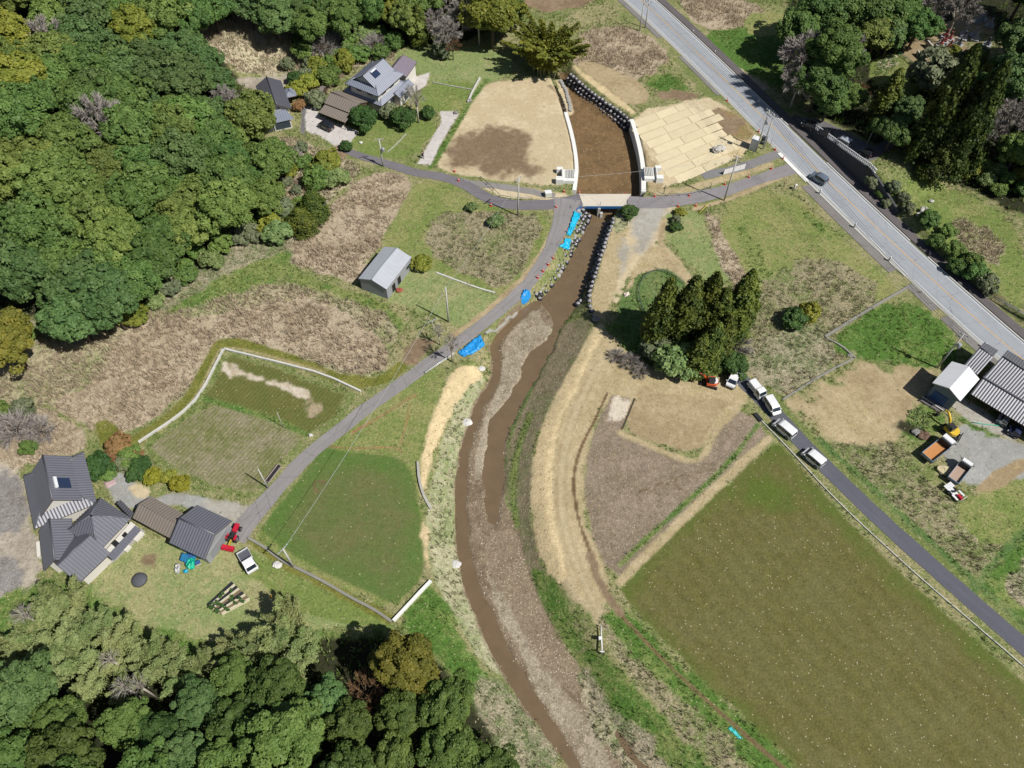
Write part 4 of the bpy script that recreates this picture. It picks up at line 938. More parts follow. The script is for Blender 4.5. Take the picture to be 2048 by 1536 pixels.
one('yellow0', 985, 28, 1.35, 'large yellow green tree at the top beside the field corner'); one('olive1', 1000, 5, 1.1, 'olive tree behind the large yellow green one at the top')
one('cedar0', 838, 58, .72, 'slim brownish conifer behind the green meadow', sz=.62); one('bare0', 893, 62, .95, 'bare grey tree left of the large yellow green tree'); one('bare0', 872, 40, .9, 'bare grey tree right of the slim brownish conifer')
one('bare1', 905, 90, .6, 'low bare brown tree at the meadow edge'); one('Sgrey', 888, 98, 1.6, 'grey green bush at the foot of the bare trees by the meadow', 'shrub')
base('bigbamboo', 1092, 142, 1.0, 'big dense yellow tipped bamboo clump at the top end of the stream', 'bamboo')
SH = ['Sgreen','Slight','Syellow','Sgrey','Sgreen','Sdark']
def lab_sh(w): return lambda k, u, v: {'Sgreen': 'mid green', 'Slight': 'light green', 'Syellow': 'yellow green', 'Sgrey': 'grey green', 'Sdark': 'dark green', 'barebush': 'bare grey'}[k] + ' bush ' + w
forest([(590,75),(650,40),(740,40),(790,85),(760,105),(720,105),(690,140),(650,165),(612,140)], 2.3, 1.2, lambda u, v, r: (SH + ['barebush', 'Sgreen'])[r.randint(0, 7)], lab_sh('on the scrubby slope behind the two storey house'), 'bushes behind the two storey house', .8, 1.7, 1500, 8, cat='shrub', limit=75)
forest([(510,300),(560,330),(590,290),(640,300),(680,330),(640,380),(560,450),(480,480),(440,470),(500,400)], 3.2, 1.2, lambda u, v, r: (SH + ['barebush'])[r.randint(0, 6)], lab_sh('on the bare slope below the left house'), 'bushes on the slope below the left house', .6, 1.4, 900, 9, cat='shrub', limit=40)
forest([(250,560),(330,490),(430,450),(540,430),(560,470),(480,490),(360,560),(290,620),(240,640)], 2.8, 1.2, lambda u, v, r: (SH + ['Slight'])[r.randint(0, 6)], lab_sh('along the foot of the left hillside wood'), 'bushes along the foot of the wood', .7, 1.7, 900, 10, cat='shrub', limit=48)
forest([(-20,800),(60,820),(90,860),(60,900),(-20,890)], 2.6, 1.2, lambda u, v, r: ('Sgreen','Sgrey','Sdark','barebush')[r.randint(0, 3)], lab_sh('above the tiled farmhouse at the left edge'), 'bushes above the farmhouse', .8, 1.5, 300, 11, cat='shrub', limit=14)
forest([(-20,620),(40,640),(120,650),(60,690),(-20,700)], 3.4, 1.2, lambda u, v, r: ('Sgreen','Sgrey','barebush')[r.randint(0, 2)], lab_sh('beside the mustard coloured tree'), 'bushes beside the mustard tree', .8, 1.4, 200, 12, cat='shrub', limit=10)
# near the houses at the top
one('cedar1', 622, 395, .9, 'dark round conifer at the corner of the reed plot', sz=.42); one('cedar2', 598, 425, .8, 'second dark round conifer nearer the picture foot at the reed plot corner', sz=.36)
one('Syellow', 655, 335, 2.0, 'orange tinged bush beside the narrow lane'); one('Sgreen', 640, 355, 1.8, 'green bush below the orange tinged one'); one('Slight', 672, 358, 1.5, 'light green bush by the lane edge'); one('Sgrey', 560, 425, 1.7, 'grey bush left of the dark conifers')
one('Syellow', 545, 445, 1.6, 'yellowish bush at the foot of the dark conifers')
one('Sgarden', 726, 237, 1.85, 'big round dark garden tree in front of the brown roofed garage', name='garden_tree'); one('Sgarden', 806, 236, 1.65, 'rounded dark garden tree before the two storey house', name='garden_tree'); one('Sgarden', 858, 227, 1.0, 'small round garden tree right of the bare slim tree', name='garden_tree')
one('Sgrey', 778, 226, 1.2, 'grey green garden bush at the house corner', 'shrub'); one('Sgrey', 632, 200, 1.4, 'grey green bush left of the garage', 'shrub'); one('Sgarden', 694, 293, .8, 'small bush at the corner of the concrete forecourt', 'shrub')
one('Srust', 598, 212, .9, 'rust coloured bush right of the left house', 'shrub'); one('Syellow', 592, 182, 1.4, 'yellowish bush between the left house and the small shed', 'shrub'); one('Sgarden', 594, 158, 1.2, 'dark bush behind the left house', 'shrub'); one('Syellow', 615, 166, 1.4, 'yellow green bush behind the small shed', 'shrub')
one('Sgrey', 612, 150, 1.0, 'white blossoming bush on the slope', 'shrub'); one('Sgrey', 574, 130, 1.0, 'lone grey bush in the dry clearing', 'shrub')
base('barethin', 837, 246, .9, 'tall slim leafless tree in front of the two storey house', sz=.95); base('barethin', 822, 215, .6, 'smaller leafless tree at the house wall')
one('Syellow', 842, 527, 1.1, 'yellow green bush at the back corner of the metal barn', 'shrub'); one('Slight', 944, 415, .7, 'small green bush below the lane bend', 'shrub'); one('Slight', 992, 443, .9, 'pale green clump of grass in the weedy plot', 'shrub')
base('barethin', 880, 690, .55, 'small bare tree beside the lane above the blue tarp'); base('barethin', 905, 724, .75, 'leafless tree leaning over the guard rail by the lane')
one('Sgarden', 1258, 424, 1.0, 'single dark bush at the bridge end', 'shrub'); one('Sgarden', 1350, 455, .7, 'small dark pine on the lawn island', 'shrub'); one('Syellow', 1360, 425, .6, 'small yellowish shrub at the top of the lawn island', 'shrub'); one('Sgrey', 1352, 440, .6, 'grey shrub in the middle of the lawn island', 'shrub')
# cedar stand
for n, (u, v, s, sz) in enumerate([(1308,690,1.0,.98),(1352,694,1.05,1.04),(1388,690,.95,1.05),(1412,700,.9,.92),(1452,682,1.05,1.03),(1405,738,.85,.72),(1428,722,.8,.72),(1385,745,.8,.6),(1470,655,.8,.75)]):
    base('cedar%d' % (n % 3), u, v, s, ('leftmost cedar of the tall stand', 'second cedar from the left in the tall stand', 'third cedar from the left in the tall stand', 'cedar behind the middle of the tall stand', 'rightmost tall cedar of the stand', 'lower cedar at the front of the stand', 'shorter cedar at the front right of the stand', 'short cedar at the front foot of the stand beside the orange excavator', 'cedar at the far right back of the stand')[n], sz=sz, group='cedars of the stand right of the stream')
one('Slight', 1352, 722, 2.1, 'large light green bush at the foot of the cedar stand', 'shrub', sz=2.5); one('Sgrey', 1318, 700, 1.9, 'grey green bush left of the cedar stand', 'shrub'); one('Slight', 1375, 735, 1.6, 'light green bush in front of the cedars', 'shrub'); one('Sgarden', 1463, 728, 1.5, 'round dark bush beside the white van', 'shrub')
one('barebush', 1470, 690, 1.4, 'bare grey bush at the right foot of the cedars', 'shrub'); one('barebush', 1262, 724, .8, 'bare grey bush in the cedar shadow', 'shrub'); one('barebush', 1235, 712, .7, 'pale bare brush left of the cedar shadow', 'shrub'); one('barebush', 1282, 742, .7, 'low bare brush at the edge of the mown bank', 'shrub')
one('Sgarden', 1588, 640, 1.4, 'dark bush in the weedy plot right of the cedars', 'shrub'); one('Syellow', 1612, 632, 1.1, 'yellowish upright bush in the weedy plot', 'shrub', sz=1.8)
# right hillside
for n, (k, u, v, s, sz, l) in enumerate([('bigcedar',1836,312,1.05,1.42,'huge dark cedar left of its twin on the right hillside'),('bigcedar',1888,342,1.05,1.42,'huge dark cedar right of its twin on the right hillside'),('cedar1',1752,246,1.0,.75,'smaller pointed cedar by the car park'),('bigcedar',1862,352,.8,.62,'low spreading cedar in front of the twins')]): base(k, u, v, s, l, sz=sz)
for k, u, v, s, l in [('bare0',1618,110,1.55,'wide bare grey tree beside the main road at the upper right'),('Nolive',1665,118,1.5,'wide olive tree behind the bare grey tree at the upper right'),('bare0',1690,95,1.3,'bare grey tree on the hillside right of the wide olive tree'),('dark0',1640,165,1.15,'bluish green tree above the car park'),('bare0',1600,160,1.1,'lower bare tree at the road side'),
  ('dark1',1700,25,1.3,'dark tree at the top right beyond the wide olive tree'),('dark0',1755,15,1.4,'dark tree at the top edge above the cemetery'),('mid0',1795,25,1.2,'mid green tree left of the bare trees at the top'),('olive0',1755,72,1.0,'olive tree by the vegetable plot on the hillside'),('bluish0',1785,70,.9,'bluish tree by the vegetable plot'),('dark0',1838,50,1.0,'dark tree left of the graves'),
  ('bare0',1870,8,1.2,'bare grey tree at the top edge behind the graves'),('bare0',1925,10,1.2,'second bare grey tree at the top edge behind the graves'),('bare0',1830,20,1.0,'bare tree between the dark trees at the top right'),('Sgrey',1872,160,3.6,'big round grey green tree in front of the graves'),('mid1',1700,195,.7,'dense mid green tree behind the car park'),
  ('bare1',1720,185,.75,'brownish bare tree behind the car park'),('dark1',1660,205,.75,'dark tree at the back of the car park'),('dark0',1790,262,.8,'dark tree added to deepen the shade between the small and twin cedars'),('Nbluish',1815,225,.7,'bluish tree added to deepen the shade left of the twin cedars'),('mid0',1760,255,.5,'small leafy tree at the car park corner'),('bluish1',2030,160,1.1,'bluish tree at the right edge beside the twin cedars'),('bare0',2035,230,1.1,'bare grey tree at the right edge'),('mid0',2005,170,.8,'mid green tree right of the twin cedars'),  # two trees left of the twin cedars added to darken the shadowed gap
  ('bluish0',2040,80,1.0,'shaded tree at the right edge by the graves'),('olive1',2040,300,.8,'olive tree at the right edge low on the hillside'),('bare0',1985,260,.8,'bare tree right of the twin cedars'),('dark0',1600,60,1.2,'dark shaded tree at the top beside the main road'),('dark1',1640,25,1.3,'dark shaded tree at the top edge right of the main road')]:
    one(k, u, v, s, l)
for n, (u, v) in enumerate([(2120,60),(2160,120),(2190,200),(2110,-10),(2140,290),(2060,-30)]): one('dark%d' % (n % 2), u, v, 1.3, 'dark tree just beyond the right edge of the hillside', group='dark trees beyond the right edge')
forest([(1955,320),(2048,345),(2060,400),(2000,380),(1930,345)], 2.6, 1.2, lambda u, v, r: ('Syellow','Sgreen','Slight','Sdark')[r.randint(0, 3)], lab_sh('along the path below the twin cedars'), 'bushes below the twin cedars', .9, 1.6, 300, 21, cat='shrub', limit=16)
forest([(1845,420),(1880,440),(1930,500),(1985,550),(1975,575),(1920,545),(1860,480),(1830,440)], 2.2, 1.2, lambda u, v, r: ('Sdark','Sgreen','Sdark','Sgrey')[r.randint(0, 3)], lab_sh('in the hedge on the bank beyond the main road'), 'bushes of the roadside hedge', .9, 1.6, 400, 22, cat='shrub', limit=26)
forest([(1730,330),(1780,350),(1830,410),(1800,430),(1750,390)], 3.0, 1.2, lambda u, v, r: ('Sgrey','Sgreen')[r.randint(0, 1)], lab_sh('on the slope below the car park'), 'bushes on the slope below the car park', .5, 1.1, 200, 23, cat='shrub', limit=12)
forest([(1900,90),(1990,100),(2030,150),(1990,170),(1920,150)], 3.0, 1.2, lambda u, v, r: ('Sgreen','Sgrey','Syellow')[r.randint(0, 2)], lab_sh('around the graves'), 'bushes around the graves', .7, 1.2, 200, 24, cat='shrub', limit=14)
# bottom wood
for n, (u, v, s) in enumerate([(85,1185,.9),(125,1170,.95),(60,1225,1.0),(105,1245,1),(150,1215,1),(190,1220,.9),(225,1230,.9),(40,1275,1.0),(140,1275,1),(255,1265,.8),(285,1290,.95),(325,1285,.9),(210,1285,.8),(365,1315,.8),(400,1305,.8),(90,1310,.9),(460,1255,.8),(545,1225,1),(580,1215,1),(555,1275,1),(595,1265,.95),(520,1280,.9),(575,1320,.9),(15,1245,.9),(170,1325,.8),(230,1345,.7)]):
    one('bamboo%d' % (n % 3), u, v + (30 if u < 430 else 22), s * .86, ('feathery bamboo clump overlapping the farmhouse roof' if v < 1190 else 'feathery bamboo clump below the vegetable bed' if u > 430 else 'feathery bamboo clump along the bottom lawn edge'), 'bamboo', 6.0 * s, group='bamboo clumps below the farmhouse')
for u, v, s, l in [(100,1262,1,'white leaning stem'),(290,1400,1,'tall pale bare stem'),(260,1345,.9,'pale bare stem'),(315,1395,.9,'pale bare stem'),(120,1372,.9,'pale leaning stem')]: base('stem', u, v, s * .8, l + ' of a thin tree among the bamboo', group='pale stems among the bamboo')
base('bare1', 575, 1395, .85, 'leafless forked tree in the dark gap of the bottom wood')
PB = [(-40,1390),(60,1370),(120,1400),(240,1440),(300,1420),(400,1390),(470,1340),(560,1370),(640,1400),(700,1370),(770,1345),(810,1315),(870,1335),(930,1350),(945,1400),(900,1420),(960,1480),(985,1560),(-40,1600)]
def pick_bot(u, v, r):
    q = fb(u, v, 170, 55) + r.uniform(-.12, .12)
    if u > 790 and v < 1420: return 'Nyellow' if r.random() < .5 else 'Nolive'
    if u > 680 and v > 1400: return 'Nolive'
    if 560 < u < 800 and v < 1420: return ('bare1','Nbluish','Nmid')[r.randint(0, 2)]
    return 'Nolive' if q > .62 else 'Nmid' if q > .52 else 'Ndark' if q > .42 else 'Nbluish'
forest(PB, 6.0, 10, pick_bot, lambda k, u, v: ('leafless brown tree' if k == 'bare1' else cw(k) + ' tree') + (' in the bottom wood beside the stream' if u > 720 else ' in the bottom wood below the lawn' if u > 380 else ' in the bottom left wood'), 'trees of the bottom wood', .62, 1.15, 3000, 31, limit=70)
forest([(-40,1600),(1000,1590),(1010,1700),(-40,1720)], 5.5, 8.5, lambda u, v, r: ('Nmid','Ndark')[r.randint(0, 1)], 'tree at the very bottom edge of the wood', 'trees at the very bottom edge', .8, 1.1, 300, 32, limit=12)
# farm garden
for k, u, v, s, l in [('Sgarden',198,935,1.3,'dark round bush right of the farmhouse roof'),('Srust',240,893,1.2,'rust brown bush at the top of the farm garden'),('Srust',228,915,.9,'rust brown bush near the farmhouse'),('Sgreen',262,915,1.1,'green bush by the end of the paddy wall'),('Sgarden',280,930,1.0,'clipped dark garden tree'),('Sgarden',272,945,.9,'clipped dark tree nearest the yard'),('Sgrey',252,925,.9,'grey green bush in the farm garden'),
  ('Srust',270,908,.8,'small rust bush by the paddy wall'),('Sgold',307,952,.85,'rounded gold green bush on the island in the yard'),('Sgold',360,970,.9,'rounded gold green bush at the paddy edge'),('Syellow',335,953,.7,'low yellowish bush between the two gold ones'),('Sgreen',212,948,.7,'low bush at the farmhouse eaves')]: one(k, u, v, s, l, 'shrub', 1.0)
# ---------------------------------------------------------------- buildings
def tile_mat(name, rgb, rough=.42, spec=.5):
    N = NT(name); tc = N.n('ShaderNodeTexCoord').outputs['Object']; a = N.noise(tc, .7, 4, .6); b = N.noise(tc, 7, 2, .6)
    g = N.math('ADD', .80, N.math('ADD', N.math('MULTIPLY', a, .22), N.math('MULTIPLY', b, .20)))
    return N.set(color=N.n('ShaderNodeVectorMath', {0: lin(*rgb), 3: g}, operation='SCALE').outputs[0], rough=rough, spec=spec)
tile = tile_mat('roof_tile_grey', (112, 113, 122), .42); tile_b = tile_mat('roof_tile_blue', (140, 146, 160), .40); tile_k = tile_mat('roof_tile_dark', (92, 92, 100), .45)
tin_brown = tile_mat('roof_sheet_brown', (140, 130, 120), .55, .35); tin_grey = tile_mat('roof_sheet_grey', (188, 193, 199), .5, .4); tin_white = tile_mat('roof_sheet_white', (238, 240, 242), .5, .4)
plaster = mat('plaster_white', (232, 228, 218), .85, var=.06); wood_dk = mat('wood_dark', (88, 72, 58), .85, var=.2, scale=3); sheet = mat('wall_sheet_grey', (170, 174, 178), .6, .1, var=.08)
glass = mat('window_glass', (62, 74, 86), .12, var=.2, spec=.6); frame_m = mat('window_frame_grey', (190, 190, 188), .5, .3, var=.05); black = mat('matt_black', (34, 34, 36), .7, var=.2)
solar = mat('solar_panel', (52, 66, 96), .15, .2, var=.1, spec=.7); found = mat('foundation', (176, 174, 166), .9, var=.12)
def facet(mb, pts, per=.46, amp=.07):
    P = [Vector(p) for p in pts]; e = (P[1] - P[0]).normalized(); nrm = (P[1] - P[0]).cross(P[-1] - P[0]).normalized()
    if nrm.z < 0: nrm = -nrm
    up = nrm.cross(e); Q = [((p - P[0]).dot(e), (p - P[0]).dot(up)) for p in P]
    s0 = min(q[0] for q in Q); s1 = max(q[0] for q in Q)
    if per <= 0: mb.quad(*P); return
    n = max(2, int(round((s1 - s0) / per)) * 4); rows = []
    for k in range(n + 1):
        s = s0 + (s1 - s0) * k / n; s_ = min(max(s, s0 + 1e-4), s1 - 1e-4); ts = []
        for i in range(len(Q)):
            a, b = Q[i], Q[(i + 1) % len(Q)]
            if (a[0] - s_) * (b[0] - s_) <= 0 and abs(a[0] - b[0]) > 1e-9: ts.append(a[1] + (b[1] - a[1]) * (s_ - a[0]) / (b[0] - a[0]))
        if len(ts) < 2: rows.append(None); continue
        h = (0, .6, 1, .6)[k % 4] * amp; rows.append((P[0] + e * s + up * min(ts) + nrm * h, P[0] + e * s + up * max(ts) + nrm * h))
    for a, b in zip(rows, rows[1:]):
        if a and b: mb.quad(a[0], b[0], b[1], a[1])
class Frame:                            # local frame of a building: x along the ridge, y across
    def __init__(s, O, A, Bc, z0, ze, W=None):
        o = at(O[0], O[1], z0 + ze); a = at(A[0], A[1], z0 + ze); d = (a - o).xy; s.L = d.length; u = d / s.L; v = Vector((-u.y, u.x))
        if Bc is not None:
            w_ = (at(Bc[0], Bc[1], z0 + ze) - o).xy.dot(v); 
            if W is not None: w_ = math.copysign(W, w_)
        else: w_ = W
        s.W = abs(w_); c = o.xy + d / 2 + v * (w_ / 2); s.c = Vector((c.x, c.y, z0)); s.rz = math.atan2(u.y, u.x); s.ze = ze
    def at(s, x, y, z): cs, sn = math.cos(s.rz), math.sin(s.rz); return Vector((s.c.x + x*cs - y*sn, s.c.y + x*sn + y*cs, s.c.z + z))
def slab_under(mb, L, W, ze, t=.16, x0=0, y0=0):   # fascia and soffit under the eaves
    mb.box((x0, y0, ze - t / 2 - .015), (L - .06, W - .06, t))
def gable_roof(par, L, W, ze, zr, m, per=.46, amp=.07, x=0, y=0, name='roof', ridge=True, yr=0.0, fascia=wood_dk, cap=None):
    mb = MB(); a, b = L / 2, W / 2
    facet(mb, [(x-a, y-b, ze), (x+a, y-b, ze), (x+a, y+yr, zr), (x-a, y+yr, zr)], per, amp); facet(mb, [(x+a, y+b, ze), (x-a, y+b, ze), (x-a, y+yr, zr), (x+a, y+yr, zr)], per, amp)
    r = mb.build(name, m, par, fixn=False)
    mb = MB()
    for sx in (-1, 1):
        for sy, yy in ((-1, y-b), (1, y+b)): mb.quad((x+sx*a, yy, ze-.2), (x+sx*a, yy, ze), (x+sx*a, y+yr, zr), (x+sx*a, y+yr, zr-.2))
    for yy in (y-b, y+b): mb.quad((x-a, yy, ze), (x+a, yy, ze), (x+a, yy, ze-.2), (x-a, yy, ze-.2))
    for sy, yy in ((-1, y-b), (1, y+b)): mb.quad((x-a, yy, ze-.2), (x+a, yy, ze-.2), (x+a, y+yr, zr-.2), (x-a, y+yr, zr-.2))
    mb.build('fascia', fascia, r, fixn=False)
    if ridge: MB().tube([(x-a, y+yr, zr+.05), (x+a, y+yr, zr+.05)], .13, 8).build('ridge_cap', cap or m, r)
    return r
def hip_roof(par, L, W, ze, Lt, Wt, zt, m, per=.46, amp=.07, x=0, y=0, name='skirt_roof', fascia=wood_dk):
    mb = MB(); a, b, c, d = L/2, W/2, Lt/2, Wt/2; o = [(-a,-b,ze),(a,-b,ze),(a,b,ze),(-a,b,ze)]; i = [(-c,-d,zt),(c,-d,zt),(c,d,zt),(-c,d,zt)]
    S_ = lambda p: (p[0]+x, p[1]+y, p[2])
    for k in range(4):
        q = [S_(o[k]), S_(o[(k+1) % 4]), S_(i[(k+1) % 4])]
        if (Vector(i[k]) - Vector(i[(k+1) % 4])).length > .01: q.append(S_(i[k]))
        facet(mb, q, per, amp)
    r = mb.build(name, m, par, fixn=False); mb = MB(); mb.box((x, y, ze - .10), (L - .04, W - .04, .16)); mb.build('fascia', fascia, r)
    for k in range(4): MB().tube([tuple(Vector(S_(o[k])) + Vector((0,0,.06))), tuple(Vector(S_(i[k])) + Vector((0,0,.06)))], .10, 6).build('hip_ridge', m, r)
    return r
def walls(par, L, W, h, m, gable=0, x=0, y=0, name='walls', z0=-.3, yr=0.0):
    mb = MB(); mb.box((x, y, (h + z0) / 2), (L, W, h - z0))
    if gable:
        for s in (-1, 1): mb.quad((x + s*L/2, y - W/2, h), (x + s*L/2, y + W/2, h), (x + s*L/2, y + yr, h + gable))
    return mb.build(name, m, par, fixn=False)
def window(par, side, L, W, pos, z, w_, h, x=0, y=0, name='window', g=None):
    """side: '+x','-x','+y','-y'; pos along that wall"""
    t = {'+x': (L/2 + .03, pos), '-x': (-L/2 - .03, pos), '+y': (pos, W/2 + .03), '-y': (pos, -W/2 - .03)}[side]; s = (.08, w_, h) if 'x' in side else (w_, .08, h)
    f = MB().box((x + t[0], y + t[1], z), s).build(name, frame_m, par)
    k = .03 * (1 if side[0] == '+' else -1); s2 = (.06, w_ - .14, h - .14) if 'x' in side else (w_ - .14, .06, h - .14)
    MB().box((x + t[0] + (k if 'x' in side else 0), y + t[1] + (k if 'y' in side else 0), z), s2).build('pane', g or glass, f); return f
def bld(name, label, fr, cat='house'): return thing(name, label, cat, fr.c, fr.rz)
# metal barn
F = Frame((717,557), (768,493.5), (773,579), 0, 3.0); t = bld('metal_barn', 'light grey metal barn with a plain gable roof standing alone in the reeds', F, 'barn')
walls(t, F.L - .3, F.W - .3, 2.9, sheet, .95); gable_roof(t, F.L, F.W, 3.0, 4.1, tin_grey, .9, .025, ridge=True, fascia=sheet)
s = '-y' if F.at(0, -1, 0).x > F.at(0, 1, 0).x else '+y'
for p in (-2.2, -.2): window(t, s, F.L - .3, F.W - .3, p, 1.2, 1.2, 2.0, name='door', g=black)
window(t, s, F.L - .3, F.W - .3, 3.2, 1.6, 1.3, .9)
# white roofed shed
F = Frame((1865,765.6), (1904,722.7), (1921,802), 0, 4.2); t = bld('white_shed', 'tall shed with a bright white gable roof and blue doors beside the tiled building', F, 'shed')
sheet_b = mat('wall_sheet_bluegrey', (128, 142, 156), .6, .1, var=.1); walls(t, F.L - .9, F.W - .9, 4.15, sheet_b, 1.0); gable_roof(t, F.L, F.W, 4.2, 5.3, tin_white, .8, .02, ridge=False, fascia=plaster)
d = MB().box((-F.L/2 + .45 - .04, .3, 1.35), (.12, F.W - 2.6, 2.7)).build('shutter_door', mat('door_blue', (58, 92, 148), .5, var=.2, scale=4), t)
for k in range(5): MB().box((-F.L/2 + .34, .3 + (k - 2) * .9, 1.35), (.06, .06, 2.6)).build('door_rib', mat('door_rib_blue', (90, 124, 176), .5), d)
# brown sheet shed and tiled shed of the farm
F = Frame((264.6,1035.6), (341,1077), (300,992), 0, 2.6); t = bld('long_shed', 'long low shed with a dull brown corrugated roof in the farmyard', F, 'shed')
walls(t, F.L - .5, F.W - .7, 2.55, wood_dk, 1.0); gable_roof(t, F.L, F.W, 2.6, 3.7, tin_brown, .5, .05, ridge=False); window(t, '-y', F.L - .5, F.W - .7, 0, 1.3, 3, 1.5)
F = Frame((338,1085), (409.5,1118.6), (396,1011), 0, 3.2); t = bld('tiled_shed', 'square shed with a dark tiled gable roof beside the red farm machines', F, 'shed')
walls(t, F.L - 1.0, F.W - .8, 3.15, sheet, 1.7); gable_roof(t, F.L, F.W, 3.2, 5.0, tile, .46, .072); window(t, '+x', F.L - 1.0, F.W - .8, 0, 1.3, 4.2, 2.3, name='door', g=mat('door_grey', (150, 154, 158), .6)); window(t, '-y', F.L - 1, F.W - .8, 0, 1.6, 2.2, 1)
# garage of the top house
F = Frame((648,206), (707,229), (664,176), 0, 2.8); t = bld('garage', 'long garage with a brown corrugated gable roof and a lean-to over the black car', F, 'garage')
walls(t, F.L - .4, F.W - .5, 2.75, wood_dk, 1.1); gable_roof(t, F.L, F.W, 2.8, 4.0, tin_brown, .6, .05)
mb = MB(); facet(mb, [(-F.L/2 + .2, -F.W/2 - 2.5, 2.0), (F.L/2 - .6, -F.W/2 - 2.5, 2.0), (F.L/2 - .6, -F.W/2 - .1, 2.55), (-F.L/2 + .2, -F.W/2 - .1, 2.55)], .6, .05); l = mb.build('lean_to_roof', tin_brown, t, fixn=False)
for k in range(5): MB().tube([(-F.L/2 + .4 + k * (F.L - 1.4) / 4, -F.W/2 - 2.4, -.1), (-F.L/2 + .4 + k * (F.L - 1.4) / 4, -F.W/2 - 2.4, 2.0)], .07).build('post', wood_dk, t)
F = Frame((636,181), (645,183), (639,170), gz(at(640,178).x, at(640,178).y), 2.0); t = bld('garden_shed', 'tiny weathered shed with a flat grey roof behind the garage', F, 'shed'); walls(t, F.L - .2, F.W - .2, 1.95, wood_dk, .3); gable_roof(t, F.L, F.W, 2.0, 2.35, tin_brown, .5, .03, ridge=False); window(t, '-y', F.L - .2, F.W - .2, 0, 1.1, .8, 1.5, name='door')
# two storey house
F = Frame((763,213), (816,166), (686,182), 0, 2.9); t = bld('two_storey_house', 'two storey house with blue grey tiled hip and gable roofs and a solar water heater', F)
walls(t, F.L - 1.6, F.W - 1.6, 2.85, plaster, name='lower_walls'); hip_roof(t, F.L, F.W, 2.9, F.L - 4.0, F.W - 3.2, 3.9, tile_b, .5, .072, name='lower_roof')
G = Frame((757.6,193), (808,147), (692,166), 0, 5.4); gx = (G.c - F.c); lx = gx.x * math.cos(F.rz) + gx.y * math.sin(F.rz); ly = -gx.x * math.sin(F.rz) + gx.y * math.cos(F.rz)
UL, UW = G.L, G.W; lx = max(min(lx, 1.2), -1.2); ly = max(min(ly, 1.0), -1.0)
walls(t, UL - 1.6, UW - 1.6, 5.35, plaster, x=lx, y=ly, name='upper_walls'); hip_roof(t, UL, UW, 5.4, UL - 3.4, UW * .62, 6.5, tile_b, .5, .072, x=lx, y=ly, name='upper_skirt_roof')
r = gable_roof(t, UL - 2.2, UW * .66, 6.35, 8.3, tile_b, .5, .072, x=lx, y=ly, name='upper_roof', cap=tile_k)
for s in (-1, 1): MB().quad((lx + s*(UL/2 - 1.5), ly - UW*.30, 6.4), (lx + s*(UL/2 - 1.5), ly + UW*.30, 6.4), (lx + s*(UL/2 - 1.5), ly, 8.1)).build('gable_wall', plaster, t, fixn=False)
side = -1 if F.at(0, -1, 0).x > F.at(0, 1, 0).x else 1
sp = MB().box((0, 0, 0), (1.9, 1.5, .1)).build('solar_heater', solar, r); sl = math.atan2(1.95, UW*.33); sp.location = (lx - 1.0, ly + side * UW * .15, 6.35 + 1.95 * (1 - .15/.33) + .28); sp.rotation_euler = (-side * sl, 0, 0)
MB().tube([(-.95, side * -.8, .15), (.95, side * -.8, .15)], .2, 8).build('heater_tank', tin_white, sp)
for p in (-3, 0, 3): window(t, '-y' if side < 0 else '+y', F.L - 1.6, F.W - 1.6, p, 1.4, 2.0, 1.7)
for p in (-2, 1): window(t, '-y' if side < 0 else '+y', UL - 1.6, UW - 1.6, p, 4.6, 1.6, 1.1, x=lx, y=ly)
for p in (-2, 2): window(t, '-x', F.L - 1.6, F.W - 1.6, p, 1.5, 1.6, 1.2)
for p in (-1.5, 1.5): window(t, '-x', UL - 1.6, UW - 1.6, p, 4.6, 1.3, 1.0, x=lx, y=ly)
F = Frame((800,196), (828,168), (786,182), 0, 2.6); t = bld('porch_annex', 'low tiled porch wing at the right front of the two storey house', F, 'house wing'); walls(t, F.L - .8, F.W - .6, 2.55, plaster, .6); gable_roof(t, F.L, F.W, 2.6, 3.4, tile_b, .5, .05); window(t, '-y', F.L - .8, F.W - .6, 0, 1.3, 1.8, 1.8, name='door')
F = Frame((813,154), (834,124), (783,134), 0, 3.6); t = bld('annex_house', 'cream walled annex with a mauve striped tiled roof behind the two storey house', F)
walls(t, F.L - .7, F.W - .8, 3.55, plaster, .9); gable_roof(t, F.L, F.W, 3.6, 4.7, tile_mat('roof_tile_mauve', (138, 128, 140), .4), .6, .06, yr=(F.W*.2)); window(t, '-x', F.L - .7, F.W - .8, 0, 1.6, 1.6, 1.3); window(t, '+x', F.L - .7, F.W - .8, 0, 1.6, 1.6, 1.3)
# left house
z0 = gz(at(548,235).x, at(548,235).y); F = Frame((531,229), (511,172), (586,224), z0, 3.2); t = bld('dark_tiled_house', 'dark slate roofed house with a white gable at the edge of the wood', F)
walls(t, F.L - 1.2, F.W - 1.4, 3.15, plaster, 1.5); gable_roof(t, F.L, F.W, 3.2, 4.9, tile_k, .5, .05)
mb = MB(); W2 = F.W/2 - .2; facet(mb, [(-F.L/2 - 2.6, W2, 2.4), (-F.L/2 - 2.6, -W2, 2.4), (-F.L/2 + .55, -W2 + 1.2, 3.15), (-F.L/2 + .55, W2 - 1.2, 3.15)], .55, .06); mb.build('front_roof', tile_b, t, fixn=False)
walls(t, 2.6, F.W - 2.0, 2.45, plaster, x=-F.L/2 - .9, name='front_room'); window(t, '-x', 2.6, F.W - 2.0, 0, 1.2, 3.4, 1.7, x=-F.L/2 - .9); window(t, '-x', 2.6, F.W - 2.0, 2.8, 1.2, 1.2, 1.7, x=-F.L/2 - .9)
hip_roof(t, 3.2, 2.6, 2.6, .8, .2, 3.3, tile_b, .5, .05, x=1.2, y=-F.W/2 - .9 if F.at(0,-1,0).x > F.at(0,1,0).x else F.W/2 + .9, name='side_roof')
